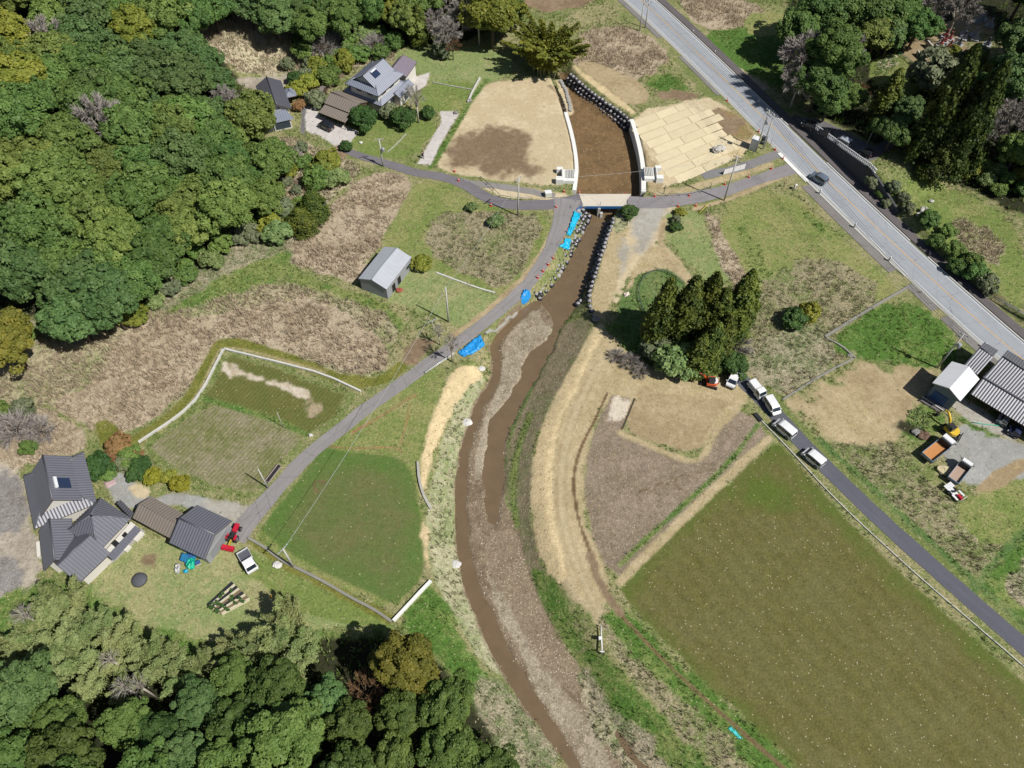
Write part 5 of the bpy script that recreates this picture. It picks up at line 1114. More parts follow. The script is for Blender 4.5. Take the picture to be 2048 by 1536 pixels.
window(t, '-x', F.L - 1.2, F.W - 1.4, 0, 3.6, 1.0, .5, name='gable_vent')
# farmhouse at the lower left
F = Frame((47,950.5), (69,1058), (167.5,905.6), 0, 3.3); t = bld('farmhouse', 'large farmhouse of joined dark tiled roofs at the left edge', F)
def child_frame(G): d = G.c - F.c; c, s = math.cos(F.rz), math.sin(F.rz); return d.x * c + d.y * s, -d.x * s + d.y * c, G.rz - F.rz
walls(t, F.L - 1.8, F.W - 1.8, 3.25, plaster, name='main_walls'); hip_roof(t, F.L, F.W, 3.3, F.L - 3.4, F.W * .60, 4.6, tile, .46, .072, name='main_skirt_roof')
r = gable_roof(t, F.L - 1.6, F.W * .66, 4.4, 7.2, tile, .46, .072, name='main_roof', cap=tile_k)
for s in (-1, 1): MB().quad((s*(F.L/2 - 1.3), -F.W*.29, 4.5), (s*(F.L/2 - 1.3), F.W*.29, 4.5), (s*(F.L/2 - 1.3), 0, 6.95)).build('gable_wall', plaster, t, fixn=False)
side = -1 if F.at(0, -1, 0).x > F.at(0, 1, 0).x else 1; sl = math.atan2(2.8, F.W*.33)
sp = MB().box((0, 0, 0), (1.8, 2.0, .1)).build('solar_heater', solar, r); sp.location = (1.2, side * F.W * .17, 4.4 + 2.8 * (1 - .17/.33) + .3); sp.rotation_euler = (-side * sl, 0, 0); MB().box((0, side * -1.1, .1), (1.9, .45, .3)).build('heater_tank', tin_white, sp)
def wing(O, A, Bc, ze, zr, nm, hip=False, m=tile, **kw):
    G = Frame(O, A, Bc, 0, ze); x, y, rz = child_frame(G)
    e = walls(t, G.L - 1.4, G.W - 1.4, ze - .05, plaster, 0 if hip else (zr - ze) * .85, name='wing_walls')
    r = hip_roof(t, G.L, G.W, ze, .3, .3, zr, m, .46, .072, name='hip_roof') if hip else gable_roof(t, G.L, G.W, ze, zr, m, .46, .072, name='wing_roof', cap=tile_k)
    for o in (e, r): o.location = (x, y, 0); o.rotation_euler = (0, 0, rz)
    return G, e, r
wing((78,1060), (88,1142), (145,1051), 3.15, 5.0, 'b'); wing((157,1167), (221,1106), (88,1129), 3.05, 5.2, 'c'); G, e, r = wing((198,1103), (262,1036.5), (143,1052), 3.5, 6.3, 'd', True)
def flat_roof(px, z, m, nm, th=.12, wave=True):
    P = [at(u, v, z) for u, v in px]; c, s = math.cos(F.rz), math.sin(F.rz); Q = []
    for p in P: d = p - F.c; Q.append((d.x * c + d.y * s, -d.x * s + d.y * c, z))
    mb = MB()
    if wave: facet(mb, [(q[0], q[1], q[2] + (.0 if i < 2 else .35)) for i, q in enumerate(Q)], .46, .09); return mb.build(nm, m, t, fixn=False)
    mb.prism([(q[0], q[1]) for q in Q], z - th, z); return mb.build(nm, m, t)
flat_roof([(228,1122), (283,1060), (273,1053), (217,1114)], 2.6, tile, 'veranda_roof'); v = flat_roof([(207,1106), (222,1116), (276,1054), (262,1043)], 2.55, plaster, 'balcony_slab', wave=False)
flat_roof([(262,1036), (233,1006), (243,1001), (270,1028)], 2.7, tile_k, 'side_roof')
for q in ([(243,1071),(250,1063),(258,1070),(251,1078)], [(222,1087),(230,1079),(239,1086),(231,1095)]): flat_roof(q, 2.66, black, 'skylight', wave=False)
flat_roof([(150,1172), (232,1120), (290,1063), (282,1056), (220,1116), (143,1166)], .12, found, 'terrace', .4, False)
for q in ([(262,1076),(272,1082),(288,1066),(279,1060)], [(243,1098),(252,1103),(262,1092),(253,1087)]): flat_roof(q, .55, plaster, 'terrace_box', .5, False)
flat_roof([(72,1084),(79,1082),(81,1112),(74,1114)], .9, plaster, 'side_bath', 1.0, False)
# tiled building by the main road
def plainhouse(name, label, O, A, W, ze, zr, m, cat='house', wallm=plaster, up=True, wins=3, ext=0):
    G = Frame(O, A, None, 0, ze, W); 
    if ext: c = G.at(ext/2, 0, 0); G.c = Vector((c.x, c.y, 0)); G.L += ext
    b = bld(name, label, G, cat); walls(b, G.L - .8, G.W - 1.2, ze - .05, wallm, (zr - ze) * .85); gable_roof(b, G.L, G.W, ze, zr, m, .46, .072, cap=tile_k)
    for k in range(wins): window(b, '-y', G.L - .8, G.W - 1.2, (k - (wins-1)/2) * G.L / (wins + .5), 1.4, 1.8, 1.5)
    return b, G
plainhouse('roadside_house', 'grey tiled long house beside the main road at the right edge', (1967.5,754), (2048,806), 8.5, 3.6, 5.6, tile, ext=14)
plainhouse('roadside_wing', 'short tiled wing between the white shed and the main road', (1927,731), (1955,749), 7.5, 3.2, 5.0, tile, 'house wing', wins=1)
b, G = plainhouse('open_garage', 'long tiled open garage sheltering cars at the right edge', (1941,787.5), (2048,851.6), 6.2, 2.7, 4.1, tile, 'garage', wood_dk, wins=0, ext=12)
for k in range(8): MB().tube([(-G.L/2 + .8 + k * (G.L - 1.6) / 7, -G.W/2 + .25, -.1), (-G.L/2 + .8 + k * (G.L - 1.6) / 7, -G.W/2 + .25, 2.6)], .07).build('post', wood_dk, b)
for o in b.children:
    if o.name.startswith('walls'): o.scale = (1, .52, 1); o.location = (0, G.W * .2, 0)
# ---------------------------------------------------------------- vehicles
def paint(name, rgb, rough=.28): return mat(name, rgb, rough, 0, var=.03, scale=2, spec=.6)
tyre = mat('tyre_rubber', (44, 44, 46), .9, var=.1); rim_m = mat('rim_metal', (176, 178, 182), .35, .7, var=.05); cglass = mat('car_glass', (44, 54, 64), .08, var=.15, spec=.8)
lampw = mat('lamp_clear', (222, 226, 230), .15, var=.02); lampr = mat('lamp_red', (176, 30, 32), .25, var=.05); trim = mat('trim_black', (46, 46, 48), .6, var=.1); plate_m = mat('plate_white', (226, 228, 220), .5, var=.02)
white_p = paint('paint_white', (248, 248, 248)); silver_p = mat('paint_silver', (206, 210, 216), .3, .35, var=.03); grey_p = mat('paint_bluegrey', (140, 154, 172), .3, .4, var=.03); black_p = paint('paint_black', (38, 40, 46), .2); navy_p = paint('paint_navy', (52, 62, 92), .25)
def wheel(par, x, y, r=.32, w=.2, name='wheel'):
    o = MB().lathe([(r*.55, -w/2), (r*.92, -w/2), (r, -w/2 + .03), (r, w/2 - .03), (r*.92, w/2), (r*.55, w/2)], (0, 0, 0), 16, 'y').build(name, tyre, par); o.location = (x, y, r)
    MB().lathe([(.05, -w/2 - .012), (r*.58, -w/2 - .006), (r*.58, w/2 + .006), (.05, w/2 + .012)], (0, 0, 0), 12, 'y').build('rim', rim_m, o); return o
PROF = {   # side outline, front at +1 (length fraction), height in m; then indices of the windscreen and rear glass edges
 'van':   ([(.5,.30),(.5,.72),(.47,.95),(.40,1.08),(.27,1.72),(.20,1.84),(.0,1.90),(-.42,1.88),(-.47,1.80),(-.497,1.10),(-.5,.80),(-.5,.30)], (3,4), (8,9), 1.15),
 'hatch': ([(.5,.28),(.5,.62),(.46,.82),(.26,.98),(.10,1.42),(.03,1.50),(-.15,1.52),(-.40,1.44),(-.44,1.38),(-.495,.98),(-.5,.70),(-.5,.28)], (3,4), (8,9), .98),
 'suv':   ([(.5,.32),(.5,.80),(.46,.98),(.25,1.10),(.12,1.58),(.06,1.68),(-.15,1.72),(-.42,1.66),(-.46,1.58),(-.495,1.08),(-.5,.80),(-.5,.32)], (3,4), (8,9), 1.10)}
def hw(z, W, belt): return W/2 * (1 - .03 * max(0, .6 - z)) if z <= belt else W/2 - (z - belt) * .20
def car(kind, front, rear, label, col, W=1.68, z=None, group=None, cat='car', hs=1.0, zpx=.7):
    z0 = z if z is not None else max(gz(at(*front).x, at(*front).y), 0)
    f = at(front[0], front[1], z0 + zpx); r = at(rear[0], rear[1], z0 + zpx); d = f - r; L = d.length; c = (f + r) / 2
    t = thing('parked_' + cat.replace(' ', '_'), label, cat, (c.x, c.y, z0 + .05), math.atan2(d.y, d.x), group)
    prof, ws, rg, belt = PROF[kind]; P = [(x * L, h * hs) for x, h in prof]; belt *= hs; n = len(P); mb = MB(); i0 = 0
    for s in (-1, 1):
        for x, h in P:
            k = 1 - .10 * max(0, (abs(x) / L - .42) / .08); mb.v.append((x, s * hw(h, W, belt) * k, h))
    for k in range(n): a, b = k, (k + 1) % n; mb.f.append((a, b, n + b, n + a)); mb.sm.append(False)
    # sides: lower skirt and the glasshouse as two faces each, so the belt line creases
    lo = [k for k in range(n) if P[k][1] <= belt + .03]; hi = [k for k in range(n) if P[k][1] >= belt - .12]
    mb.f.append(tuple(range(n))); mb.f.append(tuple(n + k for k in reversed(range(n)))); mb.sm += [False, False]
    body = mb.build('body', col, t, bevel=.045)
    def gl(i, j, nm, k=.86):
        a, b = P[i], P[j]; e = Vector((b[0]-a[0], 0, b[1]-a[1])); nn = Vector((-e.z, 0, e.x)).normalized(); nn = nn if nn.x * (1 if i == ws[0] else -1) > 0 else -nn
        q = []
        for tt, s in ((.08, -1), (.08, 1), (.94, 1), (.94, -1)): x = a[0] + e.x * tt; h = a[1] + e.z * tt; q.append(Vector((x, s * hw(h, W, belt) * k, h)) + nn * .02)
        m = MB(); m.quad(*q); m.quad(*[p - nn * .05 for p in q]); m.build(nm, cglass, t, fixn=False)
    gl(*ws, 'windscreen'); gl(*rg, 'rear_window', .8)
    x1 = P[ws[0]][0] - .10 * L * .5; x0 = P[rg[1]][0] + .05 * L; zt = P[ws[1] + 1][1] - .12; zb = belt + .04
    cuts = [x1, x1 - (x1 - x0) * .36, x1 - (x1 - x0) * .70, x0]
    for s in (-1, 1):
        for k in range(3):
            a, b = cuts[k] - .03, cuts[k+1] + .03; ta = min(a, P[ws[1]][0] + .02) if k == 0 else a; m = MB(); off = .025
            m.quad((a, s*(hw(zb, W, belt)+off), zb), (b, s*(hw(zb, W, belt)+off), zb), (b + (.06 if k == 2 else 0), s*(hw(zt, W, belt)+off), zt), (ta, s*(hw(zt, W, belt)+off), zt)); m.build('side_window', cglass, t, fixn=False)
        wheel(t, .31 * L, s * (W/2 - .10)); wheel(t, -.30 * L, s * (W/2 - .10))
        MB().box((.492 * L, s * (W/2 - .26), .72 * hs), (.10, .32, .16)).build('headlight', lampw, t, .02); MB().box((-.493 * L, s * (W/2 - .16), .92 * hs), (.07, .16, .34)).build('tail_light', lampr, t, .02)
        MB().box((P[ws[0]][0] - .25, s * (W/2 + .12), belt + .08), (.14, .2, .14)).build('mirror', col, t, .03)
    MB().box((.497 * L, 0, .42), (.08, W - .2, .16)).build('front_grille', trim, t); MB().box((-.5 * L - .005, 0, .62), (.03, .34, .17)).build('number_plate', plate_m, t)
    return t
vg = 'white vehicles parked along the lane'
car('van', (1460,774), (1475,741), 'white van parked on the grass beside the cedars facing down', white_p, group=vg, cat='van')
car('van', (1554.5,829), (1533,795), 'white long nosed van parked nose to nose in the middle of the lane row', white_p, group=vg, cat='van', hs=.92)
car('van', (1550.5,843), (1587,874), 'white high roofed wagon in the lane row facing up the picture', white_p, 1.75, group=vg, cat='van', hs=.97)
car('van', (1608.5,901), (1645,932), 'white minivan last in the lane row nearest the big paddy', silver_p if False else white_p, 1.75, group=vg, cat='van', hs=.95)
car('suv', (1623,348), (1652,366), 'blue grey wagon driving on the main road', grey_p, 1.78)
car('van', (1673,278), (1698,292), 'silver van in the car park behind the white fence', silver_p, 1.72, z=gz(at(1685,284).x, at(1685,284).y), cat='van', hs=.95)
car('hatch', (1605,244), (1632,257), 'black car in the shade at the left end of the car park', black_p, z=gz(at(1618,251).x, at(1618,251).y)); car('hatch', (1638,259), (1660,271), 'second black car in the shade of the car park behind the fence', black_p, z=gz(at(1650,265).x, at(1650,265).y))
car('hatch', (1722,299), (1743,312), 'dark car with a red tail lamp at the right end of the car park', black_p, z=gz(at(1732,306).x, at(1732,306).y))
car('suv', (640,246), (664,258), 'black car on the concrete forecourt under the garage lean-to', black_p, 1.75, z=0)
car('hatch', (1996,835), (2015,846), 'silver car half under the tiled open garage', silver_p, z=0); car('hatch', (2018,857), (2040,870), 'dark blue car half under the right end of the open garage', navy_p, z=0)
def truck_frame(front, rear, z=.7):
    f = at(front[0], front[1], z); r = at(rear[0], rear[1], z); d = f - r; return (f + r) / 2, math.atan2(d.y, d.x), d.length
def truck(front, rear, label, W, H, cabf, floor_m, bed_m, side=.5, cabm=None, load=False, cat='truck', group=None):
    c, rz, L = truck_frame(front, rear); t = thing(cat.replace(' ', '_'), label, cat, (c.x, c.y, .05), rz, group); cl = L * cabf; x0 = L/2 - cl; k = H / 1.8
    cabm = cabm or white_p; mb = MB(); P = [(L/2, .35*k), (L/2, .85*k), (L/2 - .10, 1.05*k), (L/2 - .42*k, H - .08), (L/2 - .6*k, H), (x0 + .12, H), (x0 + .05, H - .1), (x0 + .05, .35*k)]; n = len(P)
    for s in (-1, 1):
        for x, h in P: mb.v.append((x, s * (W/2 - (.02 if h < 1.05*k else .02 + (h - 1.05*k) * .10)), h))
    for q in range(n): mb.f.append((q, (q+1) % n, n + (q+1) % n, n + q)); mb.sm.append(False)
    mb.f += [tuple(range(n)), tuple(n + q for q in reversed(range(n)))]; mb.sm += [False, False]; mb.build('cab', cabm, t, bevel=.05)
    m = MB(); a, b = P[2], P[3]
    m.quad((a[0]+.02, -W*.42, a[1]+.08), (a[0]+.02, W*.42, a[1]+.08), (b[0]+.05, W*.40, b[1]-.04), (b[0]+.05, -W*.40, b[1]-.04)); m.build('windscreen', cglass, t, fixn=False)
    for s in (-1, 1):
        m = MB(); m.quad((L/2 - .3*k, s*(W/2+.01), 1.1*k), (x0 + .25, s*(W/2+.01), 1.1*k), (x0 + .25, s*(W/2-.03), H - .16), (L/2 - .5*k, s*(W/2-.03), H - .16)); m.build('side_window', cglass, t, fixn=False)
        MB().box((L/2 + .005, s * (W/2 - .25*k), .72*k), (.06, .3*k, .16*k)).build('headlight', lampw, t); MB().box((-L/2 - .01, s * (W/2 - .2*k), .58*k), (.05, .2*k, .12*k)).build('tail_light', lampr, t); MB().box((L/2 - .35*k, s * (W/2 + .14), 1.2*k), (.08, .16, .2*k)).build('mirror', trim, t)
    zb = .66 * k; bl_ = L - cl - .06
    MB().box((-L/2 + bl_/2, 0, zb - .12), (bl_, W * .55, .2)).build('chassis', trim, t)
    fl = MB().box((-L/2 + bl_/2, 0, zb), (bl_, W, .07)).build('bed_floor', floor_m, t)
    for s in (-1, 1): MB().box((-L/2 + bl_/2, s * (W/2 - .025), zb + side/2 + .036), (bl_, .05, side)).build('side_board', bed_m, t)
    MB().box((-L/2 + .03, 0, zb + side/2 + .038), (.05, W - .11, side)).build('tail_board', bed_m, t); MB().box((-L/2 + bl_ - .03, 0, zb + side/2 + .25*k), (.06, W - .11, side + .4*k)).build('front_board', bed_m if not load else trim, t)
    for s in (-1, 1): wheel(t, L/2 - cl * .55, s * (W/2 - .12), .29*k + .04, .18*k); wheel(t, -L/2 + bl_ * .28, s * (W/2 - .12), .29*k + .04, .26*k)
    return t, L, zb
bedgrey = mat('bed_grey', (92, 96, 104), .7, var=.2, scale=3); bedrust = mat('bed_orange_wood', (206, 142, 82), .8, var=.15, scale=3); bedpink = mat('bed_board', (186, 160, 140), .8, var=.1, scale=3); boxp = mat('box_blue_grey', (150, 172, 196), .5, .2)
truck((507,1142), (484.5,1102.5), 'small white pickup truck on the farm lawn with a dark empty bed', 1.75, 1.85, .47, bedgrey, white_p, .32, cat='pickup truck')
t, L, zb = truck((1525.5,795), (1501,764.5), 'white small truck at the head of the lane row carrying white boxes', 1.62, 1.85, .42, bedgrey, white_p, .30, cat='pickup truck')
MB().box((-L/2 + 1.0, 0, zb + .5), (1.9, 1.35, .9)).build('cargo_cover', white_p, t, .05); MB().tube([(-L/2 + .1, .6, zb), (-L/2 + .1, .6, zb + 1.5), (-L/2 + .1, -.6, zb + 1.5), (-L/2 + .1, -.6, zb)], .035).build('ladder_rack', trim, t)
truck((1897,882), (1850,919), 'larger dump truck with an orange brown bed parked by the yellow excavator', 2.15, 2.45, .27, bedrust, boxp, .6, load=True, cat='dump truck'); truck((1932.5,926), (1903,964), 'smaller dump truck with a pale brown bed nearer the weeds', 1.85, 2.2, .27, bedpink, boxp, .5, load=True, cat='dump truck')
def digger(u, v, rz, ang, label, bodym, roofm, s=1.0, rearm=None, reach=1.0):
    p = at(u, v, 0); t = thing('excavator', label, 'excavator', (p.x, p.y, .03), rz); t.scale = (s,) * 3; dk = trim; c, n = math.cos(ang), math.sin(ang); R_ = lambda x, y, z: (x*c - y*n, x*n + y*c, z)
    for k in (-1, 1):
        m = MB(); O_ = [(1.3, .12), (1.38, .3), (1.25, .52), (-1.25, .52), (-1.38, .3), (-1.3, .12)]
        for y in (-.2, .2): m.v += [(x, k * .8 + y, z) for x, z in O_]
        for q in range(6): m.f.append((q, (q+1) % 6, 6 + (q+1) % 6, 6 + q)); m.sm.append(False)
        m.f += [tuple(range(6)), tuple(6 + q for q in reversed(range(6)))]; m.sm += [False] * 2; m.build('track', tyre, t, bevel=.04)
    MB().box((0, 0, .5), (1.4, 1.1, .3)).build('undercarriage', dk, t); b = MB().box((1.75, 0, .38), (.12, 2.1, .42)); b.box((1.55, .5, .36), (.4, .1, .12)); b.box((1.55, -.5, .36), (.4, .1, .12)); b.build('dozer_blade', dk, t)
    hb = MB(); O_ = [(.95, -.95), (.95, .95), (-.3, 1.0), (-.85, .8), (-1.15, .4), (-1.2, 0), (-1.15, -.4), (-.85, -.8), (-.3, -1.0)]; hb.prism([R_(x, y, 0)[:2] for x, y in O_], .72, 1.35); hb.build('engine_housing', bodym, t, .06)
    if rearm: q = MB(); q.prism([R_(x, y, 0)[:2] for x, y in [(-.75, .7), (-1.08, .35), (-1.1, 0), (-1.08, -.35), (-.75, -.7), (-.1, -.7), (-.1, .7)]], 1.36, 1.5); q.build('rear_cover', rearm, t, .04)
    x, y, z = R_(.15, .42, 1.7); MB().box((x, y, z), (1.15, .95, 1.05), ang, .9).build('cab', cglass, t, .05); x, y, z = R_(.15, .42, 2.26); MB().box((x, y, z), (1.2, 1.02, .1), ang).build('cab_roof', roofm, t, .03)
    bm_ = MB(); pts = [(1.0, -.35, 1.0), (1.5, -.35, 2.0), (2.3, -.35, 2.7), (3.0 * reach, -.35, 2.6)]
    bm_.tube([R_(*q) for q in pts], [.2, .2, .18, .14], 6); bm_.build('boom', bodym, t); MB().tube([R_(3.0 * reach, -.35, 2.65), R_(3.7 * reach, -.35, 1.5), R_(3.8 * reach, -.35, .8)], [.15, .13, .1], 6).build('dipper_arm', bodym if not rearm else dk, t)
    MB().tube([R_(1.15, -.35, 1.0), R_(2.1, -.35, 2.3)], .07, 6).build('boom_ram', rim_m, t); k = MB(); x, y, z = R_(3.75 * reach, -.35, .5); k.box((x, y, z), (.55, .75, .6), ang, .65); k.build('bucket', dk, t, .04); return t
digger(1898, 866, math.radians(-38), math.radians(152), 'yellow excavator with a dark cab roof on the gravel yard', mat('paint_yellow', (240, 200, 60), .4, var=.05), trim, 1.0, None, .95)
digger(1421, 769, math.radians(160), math.radians(14), 'orange excavator with a white rear hood in front of the cedars', mat('paint_orange', (224, 96, 52), .4, var=.06), trim, .92, white_p, .95)
# red tractor with its rotary tiller, and the red and white planting machine
red = mat('paint_red', (206, 36, 62), .4, var=.08); p = at(468, 1077, 0); d = at(478, 1060, 0) - at(463, 1094, 0); t = thing('tractor', 'red tractor with a red rotary tiller beside the tiled shed', 'tractor', (p.x, p.y, .03), math.atan2(d.y, d.x))
MB().box((1.35, 0, .95), (1.5, .62, .6), 0, .85).build('hood', red, t, .06); MB().box((.3, 0, .65), (1.3, .5, .35)).build('chassis', trim, t); MB().box((-.2, 0, 1.0), (.5, .5, .12)).build('seat', trim, t, .03); MB().box((-.45, 0, 1.25), (.1, .5, .4)).build('seat_back', trim, t, .03); MB().lathe([(.19, 0), (.21, .02), (.19, .04)], (.35, 0, 1.3), 14).build('steering_wheel', trim, t)
for s in (-1, 1): wheel(t, -.25, s * .65, .58, .34); wheel(t, 1.5, s * .55, .38, .22); MB().box((-.25, s * .65, 1.2), (.8, .36, .06)).build('mudguard', red, t, .02)
MB().tube([(-.5, -.4, .6), (-.5, -.4, 2.0), (-.5, .4, 2.0), (-.5, .4, .6)], .035).build('roll_bar', trim, t); MB().box((-1.75, 0, .62), (.6, 1.9, .35)).build('tiller_cover', red, t, .05); MB().box((-2.15, 0, .4), (.12, 1.9, .4)).build('tiller_flap', red, t); MB().lathe([(.25, -.85), (.25, .85)], (-1.7, 0, .3), 10, 'y').build('tiller_rotor', trim, t); MB().box((-1.0, 0, .7), (.9, .25, .2)).build('drawbar', mat('paint_dull_yellow', (196, 168, 60), .5), t)
p = at(1905, 990, 0); d = at(1917, 1001, 0) - at(1897, 981, 0); t = thing('planting_machine', 'red and white rice planting machine in the weeds below the dump trucks', 'farm machine', (p.x, p.y, .03), math.atan2(d.y, d.x))
MB().box((.9, 0, .8), (1.1, .5, .5), 0, .8).build('hood', red, t, .05); MB().box((-.1, 0, .6), (1.6, .9, .12)).build('deck', white_p, t); MB().box((-.2, 0, .95), (.4, .45, .12)).build('seat', trim, t, .03)
for k in range(5): MB().box((-1.25, (k - 2) * .32, .95), (.9, .28, .06), 0).build('seedling_tray', white_p, t)
for s in (-1, 1): wheel(t, .9, s * .55, .36, .12); wheel(t, -.5, s * .6, .45, .12); MB().box((.6, s * .75, .9), (1.1, .3, .05)).build('side_rack', white_p, t)
MB().tube([(1.4, -.7, .9), (1.5, -.7, 1.3), (1.5, .7, 1.3), (1.4, .7, .9)], .03).build('front_rail', white_p, t)

# ---------------------------------------------------------------- poles and lines
polem = mat('pole_concrete', (206, 204, 198), .85, var=.08, scale=2); steel = mat('pole_steel', (190, 196, 202), .5, .4, var=.08); insul = mat('insulator', (220, 220, 216), .4)
def solve_h(b, top):
    best = min(((at(top[0], top[1], b.z + h * .1).xy - b.xy).length, h * .1) for h in range(5, 260)); return best[1]
def pole(bpx, tpx, label, arms=1, tr=False, r=.15, name='utility_pole', m=None, az=.6, cat='utility pole', lean=None):
    b = at(*bpx); h = solve_h(b, tpx); t = thing(name, label, cat, b, az); MB().tube([(0, 0, -.5), (0, 0, h * .5), (0, 0, h)], [r * 1.15, r, r * .72], 10).build('pole', m or polem, t)
    for k in range(arms):
        a = MB().box((0, .14, h - .35 - .9 * k), (1.8, .1, .1)).build('crossarm', steel, t)
        for q in (-.8, -.3, .3, .8): MB().lathe([(.04, 0), (.08, .06), (.05, .12), (.08, .18), (.03, .24)], (q, .14, h - .29 - .9 * k), 8).build('insulator', insul, a)
    if tr:
        c = MB().lathe([(.28, 0), (.32, .06), (.32, .85), (.26, .95)], (.5, -.3, h - 3.0), 12).build('transformer', steel, t); MB().box((.2, -.2, h - 2.5), (.6, .12, .12)).build('bracket', steel, t)
    return b + Vector((0, 0, h - .25)), t
pa, _ = pole((897,643.5), (890.7,574), 'tall pale pole in the grass between the metal barn and the lane', 0); pb, _ = pole((1448,401), (1477,313), 'tall pole at the bend of the lane right of the bridge with crossarms', 2, False, az=-.5); pd, _ = pole((1035.5,431), (1040,356), 'pole standing at the lower edge of the lane left of the bridge', 1, az=.9)
pe, _ = pole((766.4,333), (756.6,277.7), 'pole at the driveway end in front of the two storey house', 1, True, az=.2); pf, _ = pole((587,1134), (566,1098), 'short leaning looking pole at the lower corner of the green paddy', 1, az=1.0); pg, _ = pole((536,976), (517,938), 'pole at the lane edge beside the lower stubble paddy', 0, r=.12)
ph, _ = pole((1874,736), (1927,667), 'pole with transformers behind the white shed by the main road', 2, True, az=-.6); pi_, _ = pole((1279,62), (1297,0), 'left pole of the pair at the top edge by the main road', 1, az=-.8); pi2, _ = pole((1290,56), (1301,0), 'right pole of the pair at the top edge by the main road', 1, az=-.8)
pc, tc_ = pole((1511,304), (1545,222), 'left pole of the braced pair by the white booth', 2, True, az=-.9); pc2, _ = pole((1525,298), (1549,228), 'right pole of the braced pair by the white booth', 1, az=-.9)
h_ = pc.z - tc_.location.z
for k in range(5): MB().tube([(.05, 0, 1.0 + k * 1.5), (.85, .5, 1.6 + k * 1.5)], .03, 5).build('brace', steel, tc_)
pole((567,855), (560,822), 'thin post on the ridge between the two upper paddies', 0, r=.05, name='marker_post', cat='post'); pole((1733,289), (1744,262), 'thin street light pole at the car park entrance', 0, r=.06, name='street_pole', cat='lamp post'); pole((868,668), (868,640), 'thin pole beside the small bare tree above the blue tarp', 1, r=.05, name='thin_pole', cat='post'); pole((1539,295), (1550,262), 'slim sign pole at the edge of the main road near the braced pair', 0, r=.05, name='sign_pole', cat='post'); pole((1327,388), (1330,371), 'dark thin post at the lane edge right of the bridge', 0, r=.06, m=trim, name='marker_post', cat='post'); pole((1420,378), (1422,365), 'dark survey post among the straw mats', 0, r=.06, m=trim, name='marker_post', cat='post')
wirem = mat('wire_black', (50, 52, 54), .6); wirel = mat('wire_pale', (196, 200, 200), .5, .2)
def line(a, b, label, off=0, r=.022, m=None, sag=.025):
    d = (b - a); n = Vector((-d.y, d.x, 0)).normalized() * off; mb = MB(); P = []
    for k in range(17): t = k / 16; P.append(a + n + d * t + Vector((0, 0, -4 * sag * d.length * t * (1 - t))))
    return tag(mb.tube(P, r, 4, False).build('power_line', m or wirem), label, 'wire', 'overhead lines')
line(pf, pa, 'pale single wire from the lower paddy pole over the green paddy to the barn pole', m=wirel, r=.03); line(pa, pd, 'wire from the barn pole up to the pole left of the bridge', m=wirel, r=.02); line(pd, pb, 'thin wire crossing the stream above the bridge', m=wirel, r=.025); line(pe, pd, 'wire from the driveway pole to the pole left of the bridge', r=.015); line(pg, pf, 'wire between the two lower left poles', r=.015)
for k in range(4): line(pc, ph, 'dark overhead line from the braced poles to the pole behind the white shed', (k - 1.5) * .5, .03); line(pi_, pc, 'dark overhead line beside the main road from the top edge to the braced poles', (k - 1.5) * .5, .024)
for k in range(3): line(pb, pc, 'short overhead line between the bend pole and the braced poles', (k - 1) * .5, .022)
for k in range(2): line(pb, at(1240, 560) + Vector((0, 0, 12)) if False else pa, 'long overhead line from the bend pole over the stream to the barn pole', (k - .5) * .5, .012)

# ---------------------------------------------------------------- black bulk bags
bagm = mat('bag_black', (46, 48, 54), .55, var=.25, scale=3, rv=.3); bag_glare = mat('bag_top_glare', (186, 182, 186), .75, var=.2, scale=4, rv=.15); baggrey = mat('bag_grey', (170, 168, 164), .8, var=.25, scale=3)  # pale bag tops carry sun glare in their colour
def bag_mesh(seed, m):
    r = random.Random(seed); mb = MB(); n = 12; prof = [(.36, 0), (.52, .08), (.56, .35), (.55, .62), (.45, .82), (.30, .88)]
    for R_, h in prof:
        for j in range(n):
            a = 6.283 * j / n; q = (abs(math.cos(a)) ** 4 + abs(math.sin(a)) ** 4) ** -.25; k = R_ * (.6 + .4 * q) * r.uniform(.93, 1.07); mb.v.append((k * math.cos(a), k * math.sin(a), h + r.uniform(-.02, .02)))
    for i in range(len(prof) - 1):
        for j in range(n): a = i * n + j; b = i * n + (j + 1) % n; mb.f.append((a, b, b + n, a + n)); mb.sm.append(True)
    mb.f.append(tuple(range(n))[::-1]); mb.f.append(tuple((len(prof) - 1) * n + j for j in range(n))); mb.sm += [False, False]
    o = mb.build('sack', m); COL.objects.unlink(o); return o.data
def top_mesh(seed):
    r = random.Random(seed); mb = MB(); n = 9; O_ = [(.40 * r.uniform(.7, 1.1) * math.cos(6.283 * j / n), .40 * r.uniform(.7, 1.1) * math.sin(6.283 * j / n)) for j in range(n)]
    for j in range(n): a, b = O_[j], O_[(j+1) % n]; mb.quad((a[0], a[1], .86), (b[0], b[1], .86), (b[0] * .3, b[1] * .3, .97 + r.uniform(0, .06)), (a[0] * .3, a[1] * .3, .97 + r.uniform(0, .06)))
    mb.prism([(.14 * math.cos(6.283*j/6), .14 * math.sin(6.283*j/6)) for j in range(6)], .93, 1.08); o = mb.build('tied_top', bag_glare); COL.objects.unlink(o); return o.data
BAGS = [bag_mesh(k, bagm) for k in range(4)]; TOPSM = [top_mesh(k) for k in range(4)]; BAGG = [bag_mesh(9 + k, baggrey) for k in range(2)]
